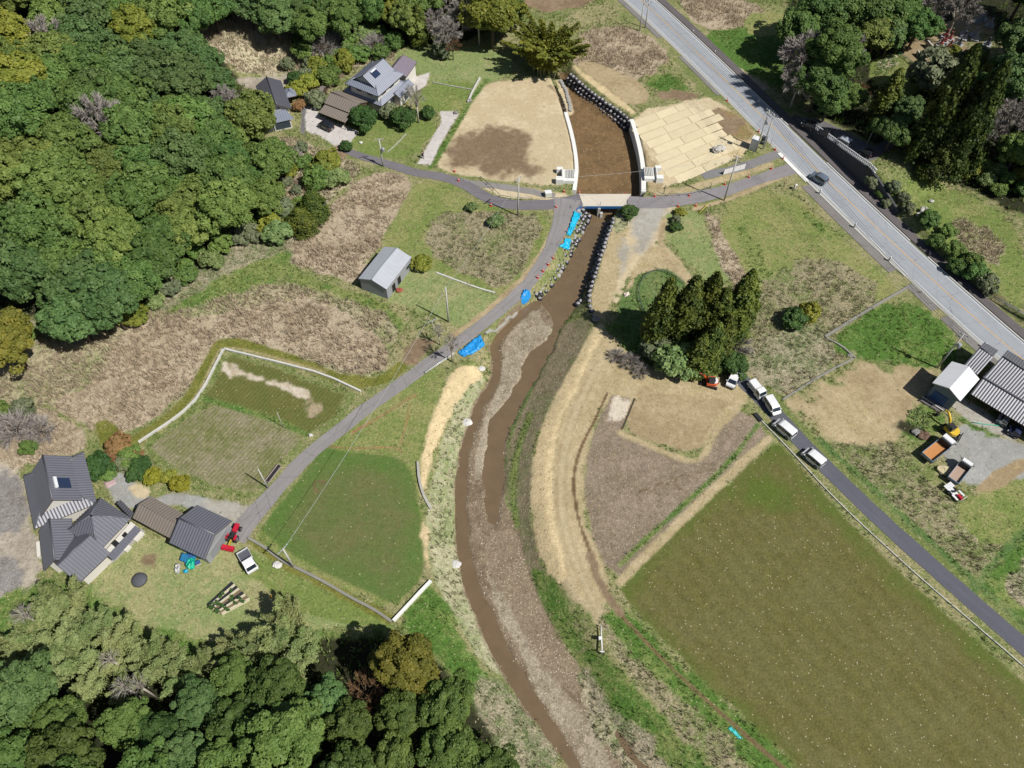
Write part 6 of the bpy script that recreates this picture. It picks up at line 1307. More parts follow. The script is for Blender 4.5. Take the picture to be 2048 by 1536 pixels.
def bag(p, s, label, group, body=None, top=True):
    t = thing('bulk_bag', label, 'bulk bag', p, rnd.uniform(0, 6.28), group); t.scale = (s * rnd.uniform(.92, 1.08), s * rnd.uniform(.92, 1.08), s * rnd.uniform(.9, 1.05)); t.rotation_euler[0] = rnd.uniform(-.08, .08); t.rotation_euler[1] = rnd.uniform(-.08, .08)
    o = bpy.data.objects.new('sack', rnd.choice(body or BAGS)); COL.objects.link(o); o.parent = t
    if top: o = bpy.data.objects.new('tied_top', rnd.choice(TOPSM)); COL.objects.link(o); o.parent = t
def bag_row(px, off, z, sp, label, group, s=1.0, skip=0, body=None, zpx=0.0, top=True, jit=.1):
    P = resample(wp(px, zpx), .1, 2); T = np.gradient(P, axis=0); T /= np.linalg.norm(T, axis=1)[:, None]; P = P + np.stack([-T[:,1], T[:,0]], -1) * off
    d = 0; last = P[0] - 9; 
    for q in P:
        if np.linalg.norm(q - last) < sp: continue
        last = q
        if rnd.random() < skip: continue
        bag((q[0] + rnd.uniform(-jit, jit), q[1] + rnd.uniform(-jit, jit), z + rnd.uniform(-.06, .06)), s * (1 if jit < .2 else rnd.uniform(.85, 1.15)), label, group, body, top)
UR = [(1141,148),(1157,162),(1178,180),(1203,198),(1226,214),(1250,231),(1263,244)]
gu = 'bulk bags of the upstream right bank'
for off, z in ((0, -.8), (-.42, -1.62), (-.85, -2.42)): bag_row(UR, off, z, 1.12, 'black bulk bag in the three tier bag wall on the upstream right bank', gu)
DR = [(1228,437),(1216,470),(1204,505),(1194,540),(1184,570),(1178,595),(1182,615),(1188,628),(1191,642)]; gd = 'bulk bags of the right bank below the bridge'
bag_row(DR, 0, -.8, 1.12, 'black bulk bag with painted top glare in the long right bank row below the bridge', gd); bag_row(DR[:6], -.4, -1.6, 1.15, 'black bulk bag in the lower shaded right bank row below the bridge', gd, skip=.1); bag_row(DR[:5], -.8, -2.4, 1.15, 'black bulk bag in the lower shaded right bank row below the bridge', gd, skip=.15); bag_row([(1163,588),(1156,596)], 0, -2.5, 1.1, 'black bulk bag lying loose at the water edge on the right', gd)
DL = [(1180,432),(1165,462),(1150,492),(1132,524),(1112,556),(1092,582),(1078,598)]; gl_ = 'bulk bags of the left bank below the bridge'
for off, z, sk in ((.1, -2.65, .05), (.85, -2.15, .05), (1.6, -1.6, .1), (2.4, -1.05, .35)): bag_row(DL, -off, z, .95, 'black bulk bag with painted white highlights heaped on the left bank below the bridge', gl_, .86, sk, BAGS + BAGG[:1], -2.0, True, .22)  # grey sacks mixed in as painted white highlights
bag_row([(1122,160),(1131,178),(1138,200),(1141,222)], 0, -.7, .95, 'grey bag in the short row on the upstream left bank', 'grey bags of the upstream left bank', .85, 0, BAGG, top=False)

# ---------------------------------------------------------------- sheets, cones, site things
def sheet_m(name, rgb, rough=.45): return mat(name, rgb, rough, 0, var=.26, scale=2.5, spec=.4, bump=.02)
blue_s = sheet_m('tarp_blue', (44, 160, 236)); cyan_s = sheet_m('tarp_cyan', (26, 190, 232)); teal_s = sheet_m('tarp_teal', (12, 196, 160)); navy_s = sheet_m('tarp_dull_blue', (48, 128, 176)); turq_s = sheet_m('net_turquoise', (80, 208, 204))
def tarp(quads, m, label, lift=.25, seed=1, name='tarpaulin', cat='tarpaulin', amp=.30, group=None):
    """quads: bands across the sheet, [(left px, right px), ...]; draped over the ground with folds and a real thickness"""
    n = 8; rows = []; r = np.random.RandomState(seed)
    for (a, b), (c, d) in zip(quads[:-1], quads[1:]):
        for i in range(6):
            t = i / 6; l = (a[0] + (c[0]-a[0])*t, a[1] + (c[1]-a[1])*t); rr = (b[0] + (d[0]-b[0])*t, b[1] + (d[1]-b[1])*t); rows.append((l, rr))
    rows.append(quads[-1]); V = []; 
    for i, (l, rr) in enumerate(rows):
        for k in range(n + 1):
            t = k / n; p = at(l[0] + (rr[0]-l[0])*t + r.uniform(-1.1, 1.1), l[1] + (rr[1]-l[1])*t + r.uniform(-1.1, 1.1)); e = 0 if k in (0, n) or i in (0, len(rows)-1) else 1
            V.append((p.x, p.y, p.z + lift * (.5 + .5 * e) + r.uniform(-amp, amp) * (.4 + .6 * e)))
    N_ = len(V); V += [(x, y, z - .05) for x, y, z in V]; F = []
    m_ = len(rows)
    for i in range(m_ - 1):
        for k in range(n): a = i*(n+1)+k; q = (a, a+1, a+n+2, a+n+1); F.append(q); F.append(tuple(N_ + x for x in reversed(q)))
    ed = [i for i in range(n+1)] + [i*(n+1)+n for i in range(1, m_)] + [(m_-1)*(n+1)+k for k in range(n-1, -1, -1)] + [i*(n+1) for i in range(m_-2, 0, -1)]
    for a, b in zip(ed, ed[1:] + ed[:1]): F.append((b, a, N_ + a, N_ + b))
    mb = MB(); mb.v = V; mb.f = F; mb.sm = [True] * len(F); return tag(mb.build(name, m), label, cat, group)
tarp([((1148,424),(1164,430)), ((1145,434),(1158,440)), ((1142,441),(1153,447)), ((1140,451),(1150,456)), ((1135,460),(1145,464)), ((1133,470),(1140,473))], cyan_s, 'long narrow cyan tarp among the bags just below the bridge', .45, 1)
tarp([((1131,477),(1143,479)), ((1127,487),(1141,490)), ((1118,494),(1137,502))], cyan_s, 'short cyan tarp at the lower end of the bag heap nearest the lane', .4, 2)
tarp([((1048,580),(1060,582)), ((1043,590),(1062,592)), ((1041,598),(1057,603)), ((1044,608),(1048,610))], blue_s, 'blue tarp by the lane at the head of the side stream', .35, 3); tarp([((915,706),(926,714)), ((930,693),(942,710)), ((945,681),(957,702)), ((960,671),(970,690))], blue_s, 'largest bright blue tarp on the bank below the lane', .3, 4)
tarp([((1455,1456),(1462,1453)), ((1466,1467),(1473,1464)), ((1478,1478),(1485,1477))], turq_s, 'turquoise net left on the grass by the big paddy', .12, 5, 'garden_net', 'net', .06)
tarp([((365,1107),(360,1122)), ((380,1110),(373,1129)), ((397,1112),(386,1134))], navy_s, 'dull blue sheet covering a stack behind the tiled shed', .7, 6, amp=.06); tarp([((379,1122),(374,1136)), ((386,1118),(381,1142)), ((393,1121),(390,1140))], teal_s, 'teal green sheet on the junk behind the tiled shed', .9, 7); tarp([((366,1142),(369,1147)), ((375,1138),(377,1146))], cyan_s, 'small bright blue sheet below the teal one', .3, 8)
tarp([((352,1130),(350,1146)), ((362,1128),(360,1148))], sheet_m('tarp_grey', (196, 196, 192)), 'crumpled grey white sheet at the junk heap', .4, 9); tarp([((1246,588),(1250,594)), ((1256,584),(1260,590))], sheet_m('tarp_pinkish', (232, 214, 206)), 'pale pink sheet lying on the dark green plot', .2, 10); tarp([((208,966),(214,978)), ((228,958),(234,966))], sheet_m('mat_pink', (206, 178, 178)), 'dusty pink sheet on the yard beside the farmhouse', .06, 11, amp=.02)
tarp([((1836,802),(1841,797)), ((1860,815),(1864,811)), ((1880,829),(1884,824))], mat('shade_net', (118, 112, 110), .8, var=.1), 'lower grey shade net strip by the white shed', .35, 12, 'shade_net', 'shade net', .03); tarp([((1845,797),(1854,794)), ((1868,811),(1876,806)), ((1886,824),(1894,818))], mat('shade_net', (118, 112, 110)), 'upper grey shade net strip by the white shed', .5, 13, 'shade_net', 'shade net', .03)
a, b = at(1841,797), at(1884,825); tag(MB().tube([a + Vector((0,0,.6)), b + Vector((0,0,.6))], .06).build('white_pipe', white_p), 'white pipe between the two grey shade nets', 'pipe')
P = [at(*q) + Vector((0,0,.12)) for q in ((1943,845),(1960,848),(1975,850),(1990,851),(2001,853))]; tag(MB().tube(P, .07, 6).build('garden_hose', teal_s), 'green hose on the verge before the open garage', 'hose')
tag(MB().lathe([(1.15, 0), (1.05, .3), (.6, .5), (.1, .55)], tuple(at(279,1160)), 14).build('pile_cover', mat('cover_dark', (92, 94, 100), .8, var=.25, scale=4)), 'round dark covered heap on the farm lawn', 'covered heap')
# traffic cones
orange = mat('cone_orange', (232, 72, 44), .5, var=.08); cw_ = mat('cone_white', (238, 236, 230), .5)
def cone(u, v, label):
    t = thing('traffic_cone', label, 'traffic cone', at(u, v) + Vector((0, 0, .03)), rnd.random() * 6, 'orange traffic cones'); t.scale = (1.25,) * 3
    MB().box((0, 0, .02), (.38, .38, .05)).build('base', orange, t); MB().lathe([(.15, .045), (.10, .32), (.035, .7)], (0, 0, 0), 10).build('cone_body', orange, t); MB().lathe([(.119, .25), (.088, .42)], (0, 0, 0), 10).build('white_band', cw_, t)
CON = [(1112,415),(1128,384),(1159,387),(1249,391),(1309,393),(1378,392),(1356,413),(1391,412),(1449,369),(1497,355),(1542,338),(1134,465),(1130,479),(1125,491),(1106,517),(1096,530),(1086,543),(1075,556),(1243,413),(917,362),(982,412),(909,343),(1454,202),(1517,264),(1566,318),(1550,300)]
for i, (u, v) in enumerate(CON):
    w_ = 'along the river lane below the bridge' if v > 440 else 'at the lane junction left of the bridge' if u < 1170 else 'beside the bridge deck' if u < 1320 and v > 380 else 'along the lane right of the bridge' if v > 330 else 'at the edge of the main road'
    cone(u, v, 'orange traffic cone ' + w_)
# white road posts
for i, (s, o, l) in enumerate([(73.2,-4.2,'white round post left of the main road nearest the lane junction'),(84.3,-4.2,'second white post down the left side of the main road'),(94.5,-4.2,'third white post down the left side of the main road'),(103.6,-4.6,'thin low white post at the ditch end beside the main road'),(118.5,-4.1,'white post on the main road by the tiled house'),(11.6,3.9,'first white marker at the far pavement at the top'),(21.4,3.9,'second white marker at the far pavement'),(32,3.9,'third white marker at the far pavement near the shade')]):
    q = main(s, o); t = thing('road_post', l, 'post', (q[0], q[1], .05)); h = 1.25 if o < 0 and i != 3 else .8; w_ = .17 if o < 0 and i != 3 else .10
    MB().lathe([(w_, 0), (w_, h - .05), (w_ * .7, h)], (0, 0, 0), 12).build('post', cw_, t); MB().lathe([(w_ + .01, h - .35), (w_ + .01, h - .2)], (0, 0, 0), 12).build('reflector_band', insul, t)
# straw mats laid over the bare plot
def straw_mat_m():
    N = NT('straw_mat'); P_ = N.pos(); a = N.noise(N.n('ShaderNodeMapping', {0: P_, 3: (1, 6, 1), 2: (0, 0, .35)}).outputs[0], 1.2, 4, .6); b = N.noise(P_, .5, 3, .5); g = N.math('ADD', .76, N.math('ADD', N.math('MULTIPLY', a, .26), N.math('MULTIPLY', b, .2)))
    g = N.math('MULTIPLY', g, N.math('ADD', .93, N.math('MULTIPLY', N.n('ShaderNodeObjectInfo').outputs['Random'], .12))); return N.set(color=N.n('ShaderNodeVectorMath', {0: lin(234, 219, 182), 3: g}, operation='SCALE').outputs[0], rough=.95, spec=.1)
smat = straw_mat_m(); c4 = [np.array(plane(*q)) for q in ((1256,245),(1408,190),(1522,297),(1345,374))]
def bil(s, t): return (c4[0]*(1-s) + c4[1]*s)*(1-t) + (c4[3]*(1-s) + c4[2]*s)*t
nr = 9
for i in range(nr):
    cuts = [rnd.uniform(-.02, .05) if i % 2 else rnd.uniform(0, .08)] + sorted([rnd.uniform(.28, .40), rnd.uniform(.58, .72)]) + [rnd.uniform(.80, 1.0) if 1 < i < 8 else rnd.uniform(.6, .8)]
    for j in range(3):
        a, b = cuts[j] + .004, cuts[j+1] - .004; t0, t1 = i / nr + .006, (i + 1) / nr - .006; q = [bil(a, t0), bil(b, t0), bil(b, t1), bil(a, t1)]; zz = max(gz(*p) for p in q) + .035 + .008 * ((i + j) % 3)
        mb = MB(); mb.prism([tuple(p) for p in q][::-1], zz - .03, zz); tag(mb.build('straw_mat', smat), 'pale straw mat laid flat on the bare plot right of the stream', 'straw mat', 'straw mats on the bare plot')
# booth, stone filled bags, white panel fence, pipes
p = at(1506,297,0); t = thing('site_booth', 'white portable booth beside the braced poles', 'portable booth', p, -.5); MB().box((0, 0, 1.3), (1.5, 1.7, 2.6)).build('cabin', mat('booth_white', (240, 240, 242), .5), t, .08); MB().box((0, 0, 2.68), (1.6, 1.8, .14)).build('roof', white_p, t, .05); MB().box((-.76, .2, 1.15), (.04, .75, 2.0)).build('door', mat('booth_lilac', (186, 184, 210), .5), t)
p = at(1526,287,0); t = thing('utility_cabinet', 'dark utility cabinet in the weeds behind the booth', 'cabinet', p, -.5); MB().box((0, 0, .9), (1.1, .8, 1.8)).build('cabinet_body', mat('cabinet_dark', (66, 76, 84), .5), t, .04); MB().box((0, -.42, .9), (.9, .04, 1.5)).build('cabinet_door', mat('cabinet_door', (84, 96, 104), .5), t)
def lump(name, u, v, sx, h, m, label, cat, seed):
    P, Fq = sphere_grid((0, 0, h * .45), (sx, sx * .8, h * .55), 12, 8, seed, .22); mb = MB(); mb.v = [tuple(q) for q in P]; mb.f = [tuple(map(int, f)) for f in Fq]; mb.sm = [False] * len(mb.f); o = mb.build(name, m); o.location = at(u, v); return tag(o, label, cat)
stone = mat('stone_pale', (206, 202, 194), .9, var=.3, scale=5, bump=.05); lump('stone_bag', 1432, 304, 1.0, 1.4, stone, 'grey net bag of stones on the left of the pair by the straw mats', 'stone bag', 1); lump('stone_bag', 1441, 300, 1.0, 1.2, stone, 'grey net bag of stones on the right of the pair by the straw mats', 'stone bag', 2); lump('soil_heap', 1886, 941, 1.2, .6, mat('soil_heap_pale', (214, 200, 160), .95, var=.15), 'pale heap of sand between the two dump trucks', 'sand heap', 3)
t = thing('panel_fence', 'white site panel fence beside the lane right of the bridge', 'fence', at(1468,346)); a, b = at(1446,350), at(1489,338)
for k in range(4):
    s = a + (b - a) * (k / 4); e = a + (b - a) * ((k + 1) / 4); m_ = (s + e) / 2 - t.location; MB().box((m_.x, m_.y, .75), ((e-s).length - .05, .05, 1.3), math.atan2((e-s).y, (e-s).x)).build('panel', white_p, t); q = s - t.location; MB().tube([(q.x, q.y + .12, -.1), (q.x, q.y + .12, 1.5)], .04).build('post', steel, t)
def pipe_rail(pts, label, h=.7, m=None, name='pipe_barrier', step=2.2, cat='barrier', rails=1):
    W = resample(np.array([tuple(at(*q))[:2] for q in pts]), step, 1); t = thing(name, label, cat, (W[0][0], W[0][1], gz(*W[0]))); o = t.location
    G_ = [Vector((p[0], p[1], gz(*p))) - o for p in W]
    for k in range(rails): MB().tube([g + Vector((0, 0, h - k * .32)) for g in G_], .05, 6).build('rail', m or rm, t)
    for g in G_: MB().tube([g + Vector((0, 0, -.1)), g + Vector((0, 0, h))], .05, 6).build('post', m or rm, t)
    return t
pipe_rail([(961,358),(975,370),(998,393)], 'dark pipe barrier across the closed end of the old lane', .7, trim); pipe_rail([(1000,395),(1034,401),(1064,399)], 'grey pipe barrier along the inside of the lane bend', .7); pipe_rail([(1250,392),(1290,393),(1330,393)], 'pipe barrier along the upper edge of the lane right of the bridge', .7); pipe_rail([(1335,393),(1385,391),(1420,378)], 'pipe barrier before the straw mats', .7); pipe_rail([(1098,390),(1120,378)], 'short rail by the white block left of the bridge site', .7)
pipe_rail([(852,748),(875,732),(895,720),(908,711)], 'white guard rail along the lane beside the leaning leafless tree', .75, white_p, 'guard_rail', 2.2, 'guard rail', 2)
p = at(1096,392); t = thing('covered_box', 'pale green white covered box at the lane edge left of the bridge', 'box', p, .2); MB().box((0, 0, .55), (1.3, 1.0, 1.1)).build('box_body', mat('box_pale', (232, 236, 214), .6), t, .08); MB().box((0, 0, 1.13), (1.4, 1.1, .08)).build('lid', white_p, t, .03)
p = at(1200,1280); a, b = at(1201,1254) - p, at(1203,1308) - p; t = thing('gauge_pipe', 'white pipe on low stands lying in the grass of the right bank', 'pipe', p); MB().tube([a + Vector((0,0,.75)), b + Vector((0,0,.75))], .09, 8).build('pipe', white_p, t)
for q in (a, (a+b)/2, b): MB().tube([q + Vector((0,0,-.1)), q + Vector((0,0,.75))], .05).build('stand', steel, t)
q = (a+b)/2; MB().box((q.x - .2, q.y, .85), (.5, .45, .4)).build('meter_box', white_p, t, .04); MB().box((b.x, b.y, .75), (.6, .12, .12)).build('end_flange', white_p, t)
# car park wall and its white fence
W = np.array([main(q, 6.12) for q in np.arange(50, 85.5, 1.0)]); mb = MB(); n = len(W); stonew = mat('wall_stone_dark', (84, 84, 84), .95, var=.35, scale=2.2, bump=.06)
topz = []
for i, q in enumerate(W):
    d = W[min(i+1, n-1)] - W[max(i-1, 0)]; d /= np.linalg.norm(d); r_ = np.array([-d[1], d[0]]); r_ = r_ if r_ @ R_N > 0 else -r_; ip = q + r_ * 1.9; topz.append((q, r_, max(gz(*ip), .25)))
for (q, r_, z), (q2, r2, z2) in zip(topz, topz[1:]):
    A = [(*(q - r_*.25), -.2), (*(q2 - r2*.25), -.2), (*(q2 + r2*.35), z2 + .08), (*(q + r_*.35), z + .08)]; Bq = [(*(q + r_*.35), z + .08), (*(q2 + r2*.35), z2 + .08), (*(q2 + r2*.8), z2 + .08), (*(q + r_*.8), z + .08)]; mb.quad(*A); mb.quad(*Bq); mb.quad((*(q2 + r2*.8), -.3), (*(q + r_*.8), -.3), (*(q + r_*.8), z + .08), (*(q2 + r2*.8), z2 + .08))
mb.quad((*(topz[-1][0] - topz[-1][1]*.25), -.2), (*(topz[-1][0] + topz[-1][1]*.8), -.3), (*(topz[-1][0] + topz[-1][1]*.8), topz[-1][2] + .08), (*(topz[-1][0] + topz[-1][1]*.35), topz[-1][2] + .08)); tag(mb.build('retaining_wall', stonew), 'dark stone retaining wall below the car park beside the main road', 'wall')
t = thing('car_park_fence', 'white picket guard fence on top of the dark car park wall', 'fence', (*topz[7][0], topz[7][2])); o = t.location; G_ = [Vector((*(q + r_*.6), z)) - o for q, r_, z in topz[7:27]]
for h in (.35, 1.15): MB().tube([g + Vector((0, 0, h)) for g in G_], .09, 5).build('rail', white_p, t)
for g, g2 in zip(G_, G_[1:]):
    for k in range(2): c_ = g + (g2 - g) * (k / 2); MB().box((c_.x, c_.y, c_.z + .62), (.2, .2, 1.2)).build('picket', white_p, t)
# graves
gstone = mat('grave_grey', (176, 178, 180), .5, var=.15, scale=4); gred = mat('grave_red', (156, 88, 78), .6, var=.15, scale=4); gdark = mat('grave_dark', (86, 90, 96), .35, var=.15, scale=4)
def grave(u, v, m, label, s=1.0):
    t = thing('gravestone', label, 'gravestone', at(u, v), -.6, 'gravestones on the hillside'); t.scale = (s * 1.25,) * 3
    MB().box((0, 0, .15), (1.6, 1.6, .4)).build('plinth', gstone, t, .02); MB().box((0, 0, .52), (.85, .85, .34)).build('base_stone', m, t, .02); MB().box((0, 0, .85), (.6, .6, .32)).build('middle_stone', m, t, .02); MB().box((0, 0, 1.45), (.36, .36, .9)).build('upright_stone', m, t, .03)
    for k in (-1, 1): MB().lathe([(.06, 0), (.08, .25)], (k * .5, .62, .35), 8).build('flower_vase', gstone, t)
for u, v, m, c_ in [(1964,40,0,'grey'),(1955,45,0,'grey'),(1978,53,0,'grey'),(1928,70,0,'grey'),(1947,72,0,'grey'),(1950,80,0,'grey'),(1926,79,2,'dark'),(1916,92,2,'dark'),(1907,92,0,'grey'),(1897,97,1,'red'),(1973,92,2,'dark'),(1880,92,1,'red'),(1888,85,1,'red'),(1898,80,1,'red'),(1890,75,1,'red')]: grave(u, v, (gstone, gred, gdark)[m], c_ + ' gravestone ' + ('on the upper grave terrace' if v < 60 else 'in the reddish family plot on the hillside' if m == 1 else 'on the middle grave terrace'), .9)
def terr(pts, label, h=1.5):
    g = [at(*q) for q in pts]; zt = max(q.z for q in g) + .3; mb = MB()
    o = sweep([(q.x, q.y, zt) for q in g], [(-.2, 0), (-.2, -h - 1.2), (.25, -h - 1.2), (.25, 0)]).build('terrace_wall', conc); tag(o, label, 'wall')
terr([(1833,108),(1856,131)], 'lower concrete terrace wall below the graves'); terr([(1852,90),(1887,120)], 'upper concrete terrace wall below the red graves')
# vegetable beds
film = mat('mulch_film', (52, 54, 58), .35, var=.2); strawr = mat('straw_row', (214, 206, 176), .95, var=.15, scale=4); soilr = mat('soil_row', (132, 112, 88), .95, var=.2, scale=4)
q4 = [at(*q) for q in ((414,1211),(464,1164),(502,1200),(446,1229))]
for k in range(9):
    s = (k + .5) / 9; a = q4[0] + (q4[3] - q4[0]) * s; b = q4[1] + (q4[2] - q4[1]) * s; d = b - a; r_ = d.normalized().cross(Vector((0, 0, 1))) * .26; mm = (film, strawr, film, strawr, soilr, film, strawr, soilr, strawr)[k]
    t = thing('vegetable_row', ('black film covered row' if mm is film else 'pale straw covered row' if mm is strawr else 'bare soil row') + ' of the farm vegetable bed', 'vegetable row', a, 0, 'rows of the farm vegetable bed'); mb = MB(); o = Vector((0, 0, 0))
    mb.quad(-r_ + Vector((0,0,-.1)), d - r_ + Vector((0,0,-.1)), d - r_*.6 + Vector((0,0,.3)), -r_*.6 + Vector((0,0,.3))); mb.quad(-r_*.6 + Vector((0,0,.3)), d - r_*.6 + Vector((0,0,.3)), d + r_*.6 + Vector((0,0,.3)), r_*.6 + Vector((0,0,.3))); mb.quad(r_*.6 + Vector((0,0,.3)), d + r_*.6 + Vector((0,0,.3)), d + r_ + Vector((0,0,-.1)), r_ + Vector((0,0,-.1))); mb.build('ridge', mm, t)
    C = []; n_ = int(d.length / .45)
    for j in range(n_):
        if rnd.random() < (.55 if k in (1, 5, 7, 8) else .8): continue
        c_ = d * (j / n_); C += [(c_.x + rnd.gauss(0, .12), c_.y + rnd.gauss(0, .12), .35 + rnd.random() * .25) for _ in range(18)]
    if C: me = leaf_mesh('leaves', np.array(C), np.tile([0, 0, 1.], (len(C), 1)), .26, np.random.rand(len(C)), FOL['garden'], k); o = bpy.data.objects.new('crop_leaves', me); COL.objects.link(o); o.parent = t
def crops(poly, label, key, n=60, size=.22):
    us = [p[0] for p in poly]; vs = [p[1] for p in poly]; C = []; o = at(sum(us)/len(us), sum(vs)/len(vs))
    while n > 0:
        u, v = rnd.uniform(min(us), max(us)), rnd.uniform(min(vs), max(vs))
        if not inpoly(u, v, poly): continue
        n -= 1; p = at(u, v) - o; C += [(p.x + rnd.gauss(0, .16), p.y + rnd.gauss(0, .16), p.z + .05 + rnd.random() * .15) for _ in range(14)]
    me = leaf_mesh('crops', np.array(C), np.tile([0, 0, 1.], (len(C), 1)), size, np.random.rand(len(C)), FOL[key], 3); ob = bpy.data.objects.new('vegetable_patch', me); COL.objects.link(ob); ob.location = o; tag(ob, label, 'crops', kind='stuff')
crops([(1815,822),(1840,815),(1868,838),(1845,862),(1818,850)], 'leafy vegetables in the small plot below the white shed', 'light', 46); crops([(1757,118),(1785,108),(1800,125),(1770,150),(1745,150)], 'pale leafy crop rows on the hillside plot', 'light', 110)

# ---------------------------------------------------------------- people
skin = mat('skin', (206, 164, 136), .6, var=.04)
def person(loc, rz, J, label, topm, legm, hairm, hat=False):
    """J: joint name -> (x forward, y left, z); one skinned surface, split in materials by clothing children"""
    t = thing('person', label, 'person', loc, rz); V = []; E = []; Rr = []
    def chain(pts, rad, start=None):
        k = start
        for p, r in zip(pts, rad):
            V.append(p); Rr.append(r); i = len(V) - 1
            if k is not None: E.append((k, i))
            k = i
        return k
    chain([J['pelvis']], [.15]); sp = chain([J['waist'], J['chest'], J['neck']], [.135, .16, .06], 0); hd = chain([J['head0'], J['head']], [.085, .10], sp); chest = 2
    for s in ('l', 'r'):
        chain([J['hip' + s], J['knee' + s], J['ank' + s], J['toe' + s]], [.095, .065, .045, .04], 0); w_ = chain([J['sh' + s], J['el' + s], J['wr' + s]], [.06, .045, .032], chest); a = Vector(J['wr' + s]); dr = (a - Vector(J['el' + s])).normalized(); sd = dr.cross(Vector((1, 0, 0.01))).normalized()
        pm = chain([tuple(a + dr * .08)], [.03], w_)
        for q, ln in zip((-1.5, -.5, .5, 1.5), (.07, .085, .08, .062)): chain([tuple(a + dr * .11 + sd * q * .018), tuple(a + dr * (.11 + ln) + sd * q * .02 + Vector((.012, 0, 0)))], [.009, .008], pm)
        chain([tuple(a + dr * .05 + sd * .03 + Vector((.02, 0, 0))), tuple(a + dr * .09 + sd * .04 + Vector((.04, 0, 0)))], [.010, .009], w_)
    me = bpy.data.meshes.new('body'); me.from_pydata(V, E, []); o = bpy.data.objects.new('body', me); COL.objects.link(o); o.parent = t; m = o.modifiers.new('skin', 'SKIN'); o.modifiers.new('smooth', 'SUBSURF').levels = 1; sv = me.skin_vertices[0].data if me.skin_vertices else None
    if sv is None: bm = bmesh.new(); bm.from_mesh(me); bm.verts.layers.skin.verify(); bm.to_mesh(me); bm.free(); sv = me.skin_vertices[0].data
    for i, r in enumerate(Rr): sv[i].radius = (r, r); sv[i].use_root = (i == 0)
    me.materials.append(skin)
    def cloth(nm, pts, rad, mm, n=10): return MB().tube(pts, rad, n).build(nm, mm, t)
    jk = MB(); jk.tube([J['pelvis'], J['waist'], J['chest'], J['neck']], [.185, .17, .20, .09], 12)
    for s in ('l', 'r'): jk.tube([J['sh' + s], J['el' + s], J['wr' + s]], [.085, .066, .05], 8)
    jk.build('jacket', topm, t)
    tr = MB()
    for s in ('l', 'r'): tr.tube([J['pelvis'], J['hip' + s], J['knee' + s], J['ank' + s]], [.15, .125, .088, .07], 9)
    tr.build('trousers', legm, t)
    for s in ('l', 'r'): cloth('shoe', [J['ank' + s], J['toe' + s]], [.06, .05], trim)
    h = Vector(J['head']); f = Vector(J['face']).normalized(); c_ = MB(); c_.lathe([(.118, -.02), (.125, .05), (.09, .11), (.02, .135)], tuple(h - f * .015), 12); c_.build('hair' if not hat else 'hat', hairm, t)
    up = Vector((0, 0, 1)); sd = f.cross(up).normalized() if abs(f.z) < .9 else Vector((0, 1, 0))
    MB().tube([h + f * .09, h + f * .125 - up * .03], [.012, .018], 5).build('nose', skin, t)
    for k in (-1, 1): MB().lathe([(.012, -.008), (.012, .008)], tuple(h + f * .098 + sd * k * .035 + up * .02), 6, 'x').build('eye', trim, t)
    MB().box(tuple(h + f * .1 - up * .065), (.012, .045, .012)).build('mouth', mat('lips', (150, 84, 76), .6), t)
    return t
def standing(st=.12): return {'pelvis': (0,0,.92), 'waist': (0,0,1.08), 'chest': (.01,0,1.30), 'neck': (.02,0,1.47), 'head0': (.03,0,1.56), 'head': (.05,0,1.64), 'face': (1,0,-.1), 'hipl': (0,.10,.86), 'kneel': (st,.11,.48), 'ankl': (st*.8,.11,.08), 'toel': (st*.8+.2,.12,.04), 'hipr': (0,-.10,.86), 'kneer': (0,-.11,.48), 'ankr': (-st*1.6,-.11,.10), 'toer': (-st*1.6+.19,-.12,.04), 'shl': (0,.20,1.40), 'ell': (-.06,.26,1.13), 'wrl': (.02,.27,.89), 'shr': (0,-.20,1.40), 'elr': (.04,-.26,1.13), 'wrr': (.16,-.25,.91)}
def bending(): return {'pelvis': (-.12,0,.90), 'waist': (.0,0,1.02), 'chest': (.22,0,1.10), 'neck': (.40,0,1.10), 'head0': (.48,0,1.08), 'head': (.56,0,1.05), 'face': (.6,0,-.8), 'hipl': (-.10,.10,.85), 'kneel': (-.02,.13,.47), 'ankl': (-.08,.14,.08), 'toel': (.13,.15,.04), 'hipr': (-.10,-.10,.85), 'kneer': (-.08,-.13,.47), 'ankr': (-.2,-.14,.08), 'toer': (.0,-.15,.04), 'shl': (.30,.19,1.08), 'ell': (.36,.22,.82), 'wrl': (.44,.17,.60), 'shr': (.30,-.19,1.08), 'elr': (.38,-.22,.82), 'wrr': (.50,-.17,.62)}
clk = mat('cloth_dark_grey', (70, 70, 74), .9, var=.1); cln = mat('cloth_navy', (54, 58, 70), .9, var=.1); clw = mat('cloth_white', (240, 238, 236), .85, var=.04); hairk = mat('hair_black', (34, 30, 30), .6)
person(at(846,317) + Vector((0,0,.03)), 2.2, standing(), 'person in dark clothes walking on the concrete driveway', clk, cln, hairk).scale = (1.08,) * 3
person(at(1588,379) + Vector((0,0,.03)), .5, bending(), 'person in white clothes and a dark cap bending over beside the roadside wall', clw, clw, hairk, True).scale = (1.08,) * 3

